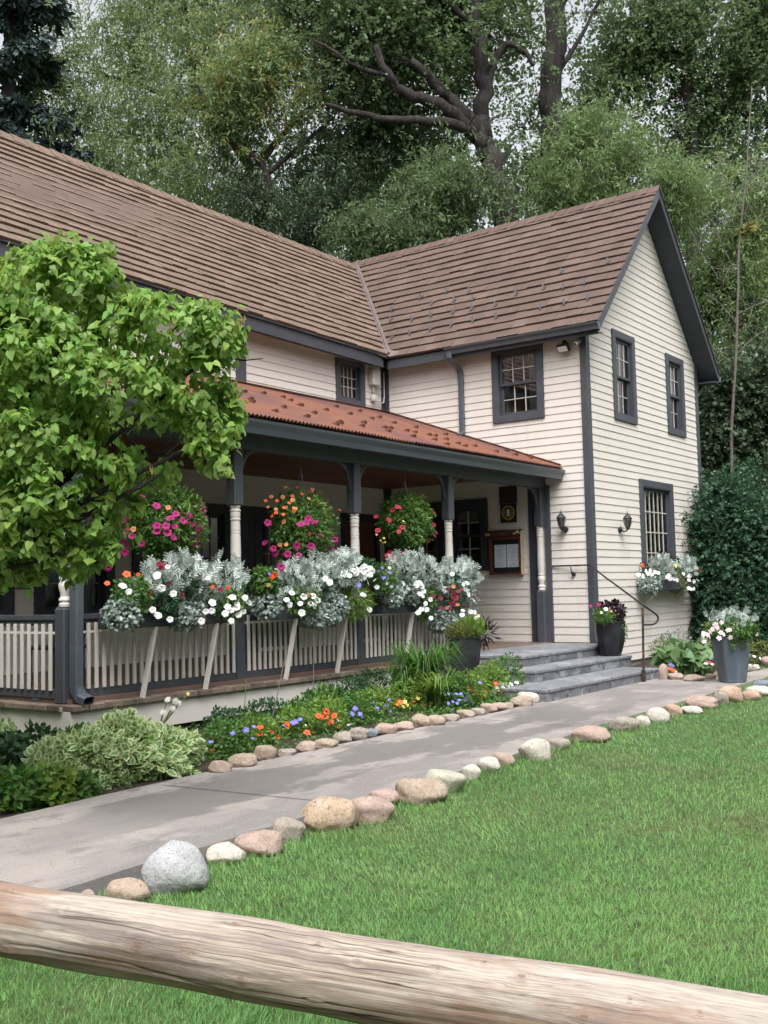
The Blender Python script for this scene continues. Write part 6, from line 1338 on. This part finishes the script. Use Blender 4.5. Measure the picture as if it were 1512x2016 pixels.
LB_ = [(110, 560, 6.4, 120, 95), (20, 590, 6.5, 110, 110), (330, 640, 6.4, 120, 70), (430, 660, 6.35, 55, 60), (215, 660, 6.5, 100, 90), (80, 720, 6.3, 150, 110), (230, 760, 6.3, 130, 80), (-60, 760, 6.3, 170, 190), (60, 860, 6.3, 130, 80), (380, 760, 6.4, 90, 70), (420, 830, 6.4, 62, 62), (330, 800, 6.5, 90, 55), (200, 880, 6.35, 90, 60),
       (60, 960, 6.3, 130, 75), (-80, 1000, 6.3, 160, 150), (215, 960, 6.5, 60, 55), (310, 925, 6.5, 40, 26), (180, 1010, 6.5, 90, 60), (80, 1050, 6.4, 90, 65), (150, 1090, 6.5, 65, 38), (20, 1110, 6.4, 75, 50), (410, 900, 6.35, 30, 36), (150, 500, 6.45, 65, 30), (200, 560, 6.4, 60, 50), (-260, 900, 6.6, 190, 220), (-230, 640, 6.8, 170, 150), (60, 830, 7.6, 150, 120), (-120, 960, 7.9, 170, 170), (90, 660, 7.5, 150, 90), (-60, 740, 7.8, 170, 120), (0, 1010, 7.7, 120, 80), (-140, 1100, 7.2, 120, 70)]  # far-left and rear lobes added to shade the porch end
rg = np.random.default_rng(12); allP = []
br_ = random.Random(44)
for a_ in list(LB_):
    for _ in range(3):
        th_ = br_.uniform(0, 2*math.pi); x_, y_ = a_[0]+a_[3]*1.08*math.cos(th_), a_[1]+a_[4]*1.10*math.sin(th_)
        if x_ < 500 and 470 < y_ < 1175 and not (x_ > 250 and y_ < 570): LB_.append((x_, y_, a_[2]+br_.uniform(-.1, .1), br_.uniform(16, 30), br_.uniform(14, 28)))
ndir = 12500
w = np.array([a[3]*a[4] for a in LB_], float); w /= w.sum(); ii = rg.choice(len(LB_), ndir, p=w)
Cc = np.array([far(a[0], a[1], a[2]) for a in LB_]); Rr_ = np.array([(a[3]*a[2]/FPX, min(a[3]*a[2]/FPX, .36), a[4]*a[2]/FPX) for a in LB_])
hx = np.array([FW[0], FW[1], 0]); hx /= np.linalg.norm(hx); rx_ = np.array([hx[1], -hx[0], 0])
d = unit(rg.normal(size=(ndir, 3))); u = .68+.36*rg.uniform(0, 1, ndir)**.6; q = d*Rr_[ii]*u[:, None]
u *= np.exp(rg.normal(size=ndir)*.10); q = d*Rr_[ii]*u[:, None]
P = Cc[ii]+rx_*q[:, :1]+hx*q[:, 1:2]+np.array([0, 0, 1.])*q[:, 2:3]; dw = rx_*d[:, :1]+hx*d[:, 1:2]+np.array([0, 0, 1.])*d[:, 2:3]
keep = np.ones(ndir, bool)      # hollows between the lobes
for (hx_, hy_, ra, rb) in ((135, 615, 26, 22), (232, 560, 22, 34), (225, 735, 26, 14), (330, 665, 30, 14), (275, 850, 75, 28), (110, 815, 40, 12), (330, 890, 40, 16), (190, 930, 40, 14), (40, 900, 40, 12), (395, 720, 14, 14), (250, 1010, 30, 16)):
    hc = far(hx_, hy_, 6.4); k_ = 6.4/FPX; v = P-hc      # an ellipsoid of empty air inside the crown
    keep &= ((v@rx_)/(ra*k_))**2+(v[:, 2]/(rb*k_))**2+((v@hx)/.55)**2 > rg.uniform(.5, 1.3, ndir)
cl = np.sin(P[:, 0]*9+P[:, 2]*7)+np.sin(P[:, 1]*8-P[:, 2]*10+1)+np.sin(P[:, 0]*17+P[:, 1]*13+P[:, 2]*15); keep &= cl+rg.normal(size=ndir)*.5 > -.75
P, dw = P[keep], dw[keep]; ndir = len(P)
# rosettes: 4 to 5 leaves around each shoot tip, hanging
pos = []; ax = []; nm = []
for j in range(4):
    a = 2*math.pi*j/4+rg.uniform(0, 1, ndir); sh = unit(dw+np.array([0, 0, .8])+rg.normal(size=(ndir, 3))*.35); e1 = unit(np.cross(sh, rg.normal(size=(ndir, 3)))); e2 = np.cross(sh, e1)
    out = e1*np.cos(a)[:, None]+e2*np.sin(a)[:, None]; pos.append(P+out*.012-sh*.02*j); ax.append(unit(out*.9+np.array([0, 0, -.75])*rg.uniform(.5, 1.7, ndir)[:, None]+sh*.15)); nm.append(unit(sh+out*.55+rg.normal(size=(ndir, 3))*.25))
pos = np.concatenate(pos); ax = np.concatenate(ax); nm = np.concatenate(nm); X = unit(np.cross(ax, nm)); Z = np.cross(X, ax); sc = rg.uniform(.032, .068, len(pos))
scatter('crown', T_HEART[0], T_HEART[1], pos, X, ax, Z, np.stack([sc*.95, sc, sc], 1), M['lilac'], t)
b = MB()
for (px, py) in ((270, 600), (285, 605), (300, 598), (395, 645), (410, 655), (440, 640), (455, 655), (470, 648), (425, 690), (400, 700), (345, 780), (375, 790), (480, 640), (300, 935), (350, 780)):
    p = far(px, py, 6.3)
    for k in range(5): v = np.array([r_.uniform(-1, 1), r_.uniform(-1, 1), r_.uniform(1.2, 3)])*.022; b.tube([p, p+v*.5, p+v], [.003, .004, .0015], 4)
b.build('seed_head', mat('dry_seed_head', (.26, .16, .06), .9), t)

# ---- trees behind the house
def tree(name, label, cat, trunk, blobs, sp, bark='bark', group='trees behind the house', fn=None):
    """trunk: list of (pixel path, depth, r0, r1); sp: spray arguments per foliage part"""
    p0 = trunk[0][0][0]; D = trunk[0][1]; q = far(*p0, D); base = np.array([q[0], q[1], ZL]); t = empty(name, base, label, cat, group)
    b = MB(); first = True
    for i, (path, D, r0, r1) in enumerate(trunk):
        dd = D if hasattr(D, '__len__') else [D]*len(path); pts = [far(x, y, e) for (x, y), e in zip(path, dd)]
        if first: pts = [base]+pts; first = False
        limb(b, pts, r0, r1, 10, .16*r0, i)
        if fn: fn(b, pts, r0, i)
    b.build('trunk', M[bark], t, smooth=True)
    for k in sp: sprays(t, [blob(*a) for a in k.pop('blobs', blobs)], **k)
    return t
def twigs(n, L, r=.012, seed=0):
    rr = np.random.default_rng(seed)
    def f(b, pts, r0, i):
        q = curve_pts(pts, 5)
        for _ in range(n):
            s = q[rr.integers(2, len(q))]; v = unit(rr.normal(size=3)+(0, 0, .2))*L*rr.uniform(.4, 1); e = s+v; m1 = s+v*.5+rr.normal(size=3)*.08*L
            b.tube([s, m1, e], [r, r*.7, r*.3], 4)
            for k in range(3): w = unit(rr.normal(size=3)+v/L)*L*.35; b.tube([m1, m1+w*.6, m1+w], [r*.5, r*.35, r*.15], 3)
    return f
# blue spruce at the left
D = 27; t0 = far(20, 600, D); t = empty('spruce_tree', (t0[0], t0[1], ZL), 'dark blue-green spruce at the upper left corner', 'tree', 'trees behind the house')
b = MB(); b.tube([(t0[0], t0[1], ZL), (t0[0], t0[1], 8), tuple(far(15, -200, D))], [.3, .2, .08], 10); b.build('trunk', M['bark'], t, smooth=True)
rg = np.random.default_rng(6); br = MB(); pp = []; dd = []
for k in range(150):
    zf = rg.uniform(0, 1); z = 7.5+zf*10.5; L = (2.6-1.4*zf)*rg.uniform(.6, 1.1); a = rg.uniform(0, 2*math.pi); o = np.array([t0[0], t0[1], z]); h = np.array([math.cos(a), math.sin(a), 0])
    pts = [o, o+h*L*.5+(0, 0, -.05*L), o+h*L+(0, 0, -.28*L+.05)]; br.tube(pts, [.035, .02, .008], 4)
    for s_ in range(46):
        f = rg.uniform(.15, 1); c_ = pts[0]*(1-f)**2+2*pts[1]*f*(1-f)+pts[2]*f*f; sd = np.array([-h[1], h[0], 0])*rg.choice([-1, 1]); v = unit(h*.6+sd*.6+np.array([0, 0, -.55])+rg.normal(size=3)*.25)*rg.uniform(.25, .5)*(1.15-.5*f)
        for q in range(5): pp.append(c_+v*(q+.3)/5+rg.normal(size=3)*.02); dd.append(unit(v+rg.normal(size=3)*.12))
br.build('branches', M['bark'], t); pp = np.array(pp); dd = np.array(dd); X, Y, Z = frames(dd, rg, (0, 0, 1), .4); sc = rg.uniform(.13, .24, len(pp))
scatter('crown', [(-.22, 0, 0), (.22, 0, 0), (.16, 1, -.05), (-.16, 1, -.05)], [(0, 1, 2, 3)], pp, X, Y, Z, np.stack([sc, sc, sc], 1), M['spruce'], t)
T4 = dict(kind='w', L=.55, per=10, size=.15, width=1.7)
W = dict(kind='w', L=.60, per=10, size=.155, width=1.5, droop=.55)
tree('willow_tree', 'tall feathery grey-green willow, the widest tree left of the dark limbs', 'tree', [([(505, 560), (500, 350), (400, 210), (375, 120), (360, -60)], 29, .22, .05), ([(500, 340), (560, 260), (640, 190)], 29, .12, .03), ([(400, 215), (250, 160), (150, 140)], 29, .08, .02), ([(380, 130), (460, 20), (500, -60)], 29, .06, .02)],
     [(330, 90, 29, 130), (200, 150, 28.5, 105), (110, 80, 29, 60), (130, 250, 28, 85), (270, 270, 28, 110), (400, 230, 28, 110), (450, 90, 29, 110), (320, 370, 28, 95), (420, 400, 28, 100), (230, 370, 28, 70), (300, -40, 29.5, 160), (480, -40, 29.5, 130), (60, 330, 28.5, 50)],
     [dict(n=16500, m='willow', seed=61, thin=.54, **W)], fn=twigs(8, 1.2, seed=1))
tree('yellowing_tree', 'partly yellowing tree with bare grey twigs between the willow and the dark limbs', 'tree', [([(520, 520), (525, 340), (430, 260), (390, 170)], 27, .13, .03), ([(520, 350), (600, 280), (660, 230)], 27, .08, .02), ([(525, 400), (470, 340)], 27, .05, .015)],
     [(480, 150, 27, 75), (530, 110, 27, 60), (460, 230, 27, 60), (560, 180, 27, 60)], [dict(n=900, m='yellowing', seed=66, thin=.45, **T4), dict(n=1500, m='willow', seed=67, thin=.4, name='green_leaves', **T4)], fn=twigs(26, 1.3, .011, seed=2))
tree('bushy_tree', 'dark green bushy tree low behind the junction of the two roofs', 'tree', [([(560, 600), (560, 480)], 27, .12, .06)],
     [(480, 440, 27, 80), (580, 450, 27, 80), (660, 430, 27, 75), (540, 380, 27.5, 80), (640, 350, 27.5, 80), (720, 420, 27, 60)], [dict(n=4200, m='wood_far', seed=68, thin=.5, **T4)])
tree('bushy_tree', 'olive green feathery tree just above the wing roof left of the big trunk', 'tree', [([(830, 560), (830, 420)], 26, .10, .05)],
     [(760, 450, 26, 60), (830, 430, 26, 65), (900, 420, 26, 55), (950, 390, 26, 50), (710, 480, 26, 45), (860, 360, 26, 60)], [dict(n=4600, m='cotton', seed=69, thin=.48, **W)])
CW = dict(kind='w', L=.55, per=9, size=.115, width=1.5, T=T_DIA, droop=.25)
tree('cottonwood_tree', 'old cottonwood with a thick dark leaning trunk and three heavy limbs', 'tree', [([(1000, 470), (975, 360), (962, 300), (945, 255), (955, 170), (940, 60), (930, -60)], 27, .36, .13),
      ([(948, 262), (895, 205), (860, 170), (810, 120)], [27, 26.8, 26.6, 26.4], .22, .09), ([(940, 270), (880, 215), (800, 185), (762, 145), (740, 90)], [27, 26.6, 26.3, 26, 26], .20, .07), ([(935, 262), (880, 240), (780, 238), (700, 222), (640, 205)], [27, 26.5, 26.2, 26, 26], .15, .04), ([(955, 170), (990, 90), (1030, 100), (1050, 130)], 27, .12, .05), ([(945, 60), (880, 0), (850, -40)], 27, .09, .04), ([(770, 150), (700, 130), (640, 90), (600, 75)], 26, .07, .02)],
     [(700, 60, 27.5, 120), (820, 40, 27.5, 115), (920, 70, 28, 100), (640, 130, 28, 85), (760, 150, 28.5, 95), (870, 130, 29, 90), (1010, 40, 28.5, 65), (660, 250, 29, 90), (780, 290, 29.5, 90), (700, 340, 29.5, 80), (870, 300, 30, 70), (620, 0, 28, 100), (800, -60, 28, 140), (960, -50, 28, 90)],
     [dict(n=19000, m='cotton', seed=71, thin=.57, **CW)], fn=twigs(7, 1.2, seed=3))
tree('cottonwood_tree', 'very tall straight grey trunked tree standing right of the dark leaning one', 'tree', [([(1095, 430), (1088, 300), (1085, 200), (1092, 60), (1100, -150)], 30, .36, .28), ([(1090, 160), (1150, 60), (1190, -20)], 30, .08, .03), ([(1088, 100), (1030, 50), (980, 20)], 30, .07, .02), ([(1090, 40), (1140, -40)], 30, .06, .02)],
     [(1080, -20, 31, 70), (1150, -10, 31, 50), (1020, 200, 33, 55), (1120, 190, 33, 75), (1180, 150, 33, 60), (1020, 330, 33, 60), (1130, 290, 33, 65), (1060, 400, 33, 60)],
     [dict(n=4200, m='cotton', seed=74, thin=.68, **CW)], 'bark', fn=twigs(24, 1.0, .012, seed=4))
tree('cottonwood_tree', 'broad leafy tree at the upper right with sky showing through', 'tree', [([(1365, 520), (1362, 300), (1358, 180), (1358, 60), (1365, -80)], 31, .24, .15), ([(1358, 120), (1300, 95), (1220, 100)], 31, .13, .05), ([(1358, 80), (1420, 20), (1480, -20)], 31, .11, .04), ([(1362, 300), (1300, 220)], 31, .08, .03)],
     [(1250, 70, 31, 75), (1330, 40, 31, 85), (1430, 50, 31, 90), (1500, 110, 31, 80), (1210, 180, 31.5, 60), (1310, 160, 31.5, 75), (1420, 180, 31.5, 80), (1500, 250, 31.5, 75), (1250, 270, 32, 70), (1360, 290, 32, 80), (1450, 330, 32, 80), (1530, 20, 31, 100)],
     [dict(n=13500, m='cotton', seed=77, thin=.58, **CW)], fn=twigs(10, 1.1, seed=5))
tree('young_willow', 'bright feathery young willow rising directly behind the wing ridge', 'tree', [([(1120, 520), (1130, 380)], 26, .08, .03), ([(1125, 440), (1180, 330)], 26, .05, .02), ([(1120, 450), (1210, 400), (1260, 350)], 26, .05, .02)],
     [(1120, 330, 26, 50), (1160, 260, 26.3, 42), (1180, 340, 26, 60), (1230, 300, 26, 50), (1270, 350, 26, 60), (1110, 400, 26, 50), (1210, 400, 26, 55), (1320, 380, 26, 55)], [dict(n=5200, m='willow2', seed=80, thin=.55, kind='w', L=.6, per=10, size=.16, width=1.3, droop=.35)])
tree('young_willow', 'feathery green willow at the right beside the gable peak', 'tree', [([(1400, 760), (1400, 560), (1410, 400)], 28, .10, .03)],
     [(1400, 430, 28, 70), (1470, 380, 28, 70), (1360, 500, 28.5, 50), (1430, 520, 28, 70), (1500, 480, 28, 70), (1400, 600, 28, 55), (1470, 600, 28, 75), (1420, 680, 28, 55), (1500, 690, 28, 70)], [dict(n=7400, m='willow', seed=83, thin=.5, **W)])
tree('dark_shrub_tree', 'dark dense small tree right of the gable eave', 'tree', [([(1440, 980), (1440, 800)], 25, .07, .03), ([(1420, 840), (1410, 900)], 24.6, .05, .03)],
     [(1430, 760, 25, 45), (1480, 740, 25, 55), (1420, 840, 25, 40), (1490, 830, 25, 55), (1440, 900, 25, 45), (1500, 900, 25, 45), (1400, 790, 25.5, 30)], [dict(n=5200, m='wood_far', seed=86, thin=.36, **CW)])
tree('bare_tree', 'thin pale half-bare young tree at the right edge with one tuft of rusty leaves', 'tree', [([(1440, 900), (1450, 680), (1455, 500), (1470, 330), (1480, 170)], 24, .045, .010)]+[([(a, b_), (c_, d_), (e_, f_)], 24, .012, .004) for (a, b_, c_, d_, e_, f_) in ((1452, 640, 1420, 600, 1385, 575), (1452, 540, 1420, 480, 1400, 430), (1458, 480, 1490, 440, 1512, 425), (1462, 420, 1430, 360, 1405, 300), (1466, 380, 1500, 330, 1530, 300), (1450, 620, 1490, 600, 1530, 590), (1448, 700, 1490, 660, 1530, 640), (1452, 530, 1400, 525, 1370, 480), (1446, 720, 1410, 690, 1390, 670))],
     [(1472, 446, 24, 10)], [dict(n=14, m='yellowing', seed=88, thin=.0, kind='w', L=.12, per=6, size=.11, width=3, T=T_DIA)], 'barkpale', fn=twigs(7, .7, .008, seed=6))
# far-off wood closing the view: one mass
rg = np.random.default_rng(90)
bl = [blob(px+rg.uniform(-20, 20), py+rg.uniform(-20, 20), rg.uniform(37, 43), rg.uniform(55, 85)) for px in range(-120, 1700, 75) for py in (330, 430, 530)]+[blob(px+rg.uniform(-20, 20), py+rg.uniform(-20, 20), rg.uniform(36, 42), rg.uniform(60, 85)) for px in range(1330, 1750, 70) for py in (640, 740, 840, 940, 1040, 1120)]
o = sprays(None, bl, 15000, 'w', 'wood_far', 91, L=.8, per=9, size=.20, width=1.4, T=T_DIA, name='distant_wood', thin=.55); tag(o, 'dark mass of far-off trees closing the view behind the house', 'woodland', kind='stuff')
bl = [blob(px+rg.uniform(-20, 20), py+rg.uniform(-20, 20), rg.uniform(45, 50), rg.uniform(60, 85)) for px in range(-120, 1750, 90) for py in (60, 170, 270)]
o = sprays(None, bl, 1500, 'w', 'wood_far', 93, L=.9, per=9, size=.18, width=1.4, T=T_DIA, name='distant_wood', thin=.50); tag(o, 'pale upper crowns of far-off trees high behind the nearer ones', 'woodland', kind='stuff')
# ---- big dark shrub at the right of the gable
SH = dict(kind='w', L=.20, per=8, size=.075, width=1.7, T=T_DIA, droop=.15)
tree('large_shrub', 'big dark green rounded shrub hugging the right end of the gable wall', 'shrub', [([(1440, 1260), (1440, 1150)], 21.2, .05, .03), ([(1420, 1270), (1400, 1150)], 21.0, .04, .02), ([(1470, 1270), (1490, 1130)], 21.3, .04, .02)],
     [(1430, 990, 21.2, 50), (1395, 1040, 20.9, 42), (1470, 1020, 21.2, 60), (1430, 1090, 20.9, 55), (1500, 1090, 21.2, 60), (1395, 1150, 20.8, 40), (1450, 1180, 21, 60), (1510, 1190, 21, 60), (1400, 1230, 20.7, 40), (1460, 1240, 20.8, 50), (1530, 1000, 21.5, 60), (1520, 1250, 21, 50), (1375, 1090, 20.7, 22)],
     [dict(n=11500, m='shrubdk', seed=95, thin=.30, lim=lambda P: (P[:, 1] < -.05) | (P[:, 0] > 5.5), **SH)], group=None)
# the garden's own trees on the viewer's side: they shade the horizon and show in the window panes
rg = np.random.default_rng(120); bl = []
for a in np.linspace(rad(120), rad(335), 15):
    for z in (2.5, 6, 9.5, 12.5): rr = 26+rg.uniform(-3, 3); bl.append(((CAM[0]+rr*math.cos(a), CAM[1]+rr*math.sin(a), z+rg.uniform(-1, 1)), (3.2, 3.2, 2.6)))
o = sprays(None, bl, 15000, 'w', 'wood_far', 121, L=1.0, per=6, size=.6, width=1.8, T=T_DIA, name='garden_wood', thin=.15); tag(o, 'trees on the near side of the garden seen only mirrored in the windows', 'woodland', kind='stuff')

# an unseen lilac added left of the porch to keep its end in shade
t = empty('lilac_tree', (-12.6, 3.2, ZL), 'unseen lilac added at the left end of the porch for shade', 'tree'); b = MB()
for k in range(6): a = k*1.05; b.tube([(-12.6, 3.2, ZL), (-12.6+.3*math.cos(a), 3.2+.3*math.sin(a), .9), (-12.6+1.0*math.cos(a), 3.2+1.0*math.sin(a), 2.4)], [.06, .045, .02], 7)
b.build('trunk', M['bark'], t, smooth=True)
sprays(t, [((-12.6, 3.2, 2.2), (1.5, 1.7, 2.0)), ((-12.3, 1.6, 1.4), (1.1, 1.1, 1.5)), ((-12.9, 5.0, 1.8), (1.3, 1.3, 1.9)), ((-12.4, 3.0, .6), (1.3, 1.6, 1.0)), ((-12.0, 4.2, 3.2), (1.2, 1.4, 1.0))], 2600, 'w', 'lilac', 131, L=.3, per=6, size=.12, width=1.6, T=T_HEART, thin=.1, droop=.4, tight=True)
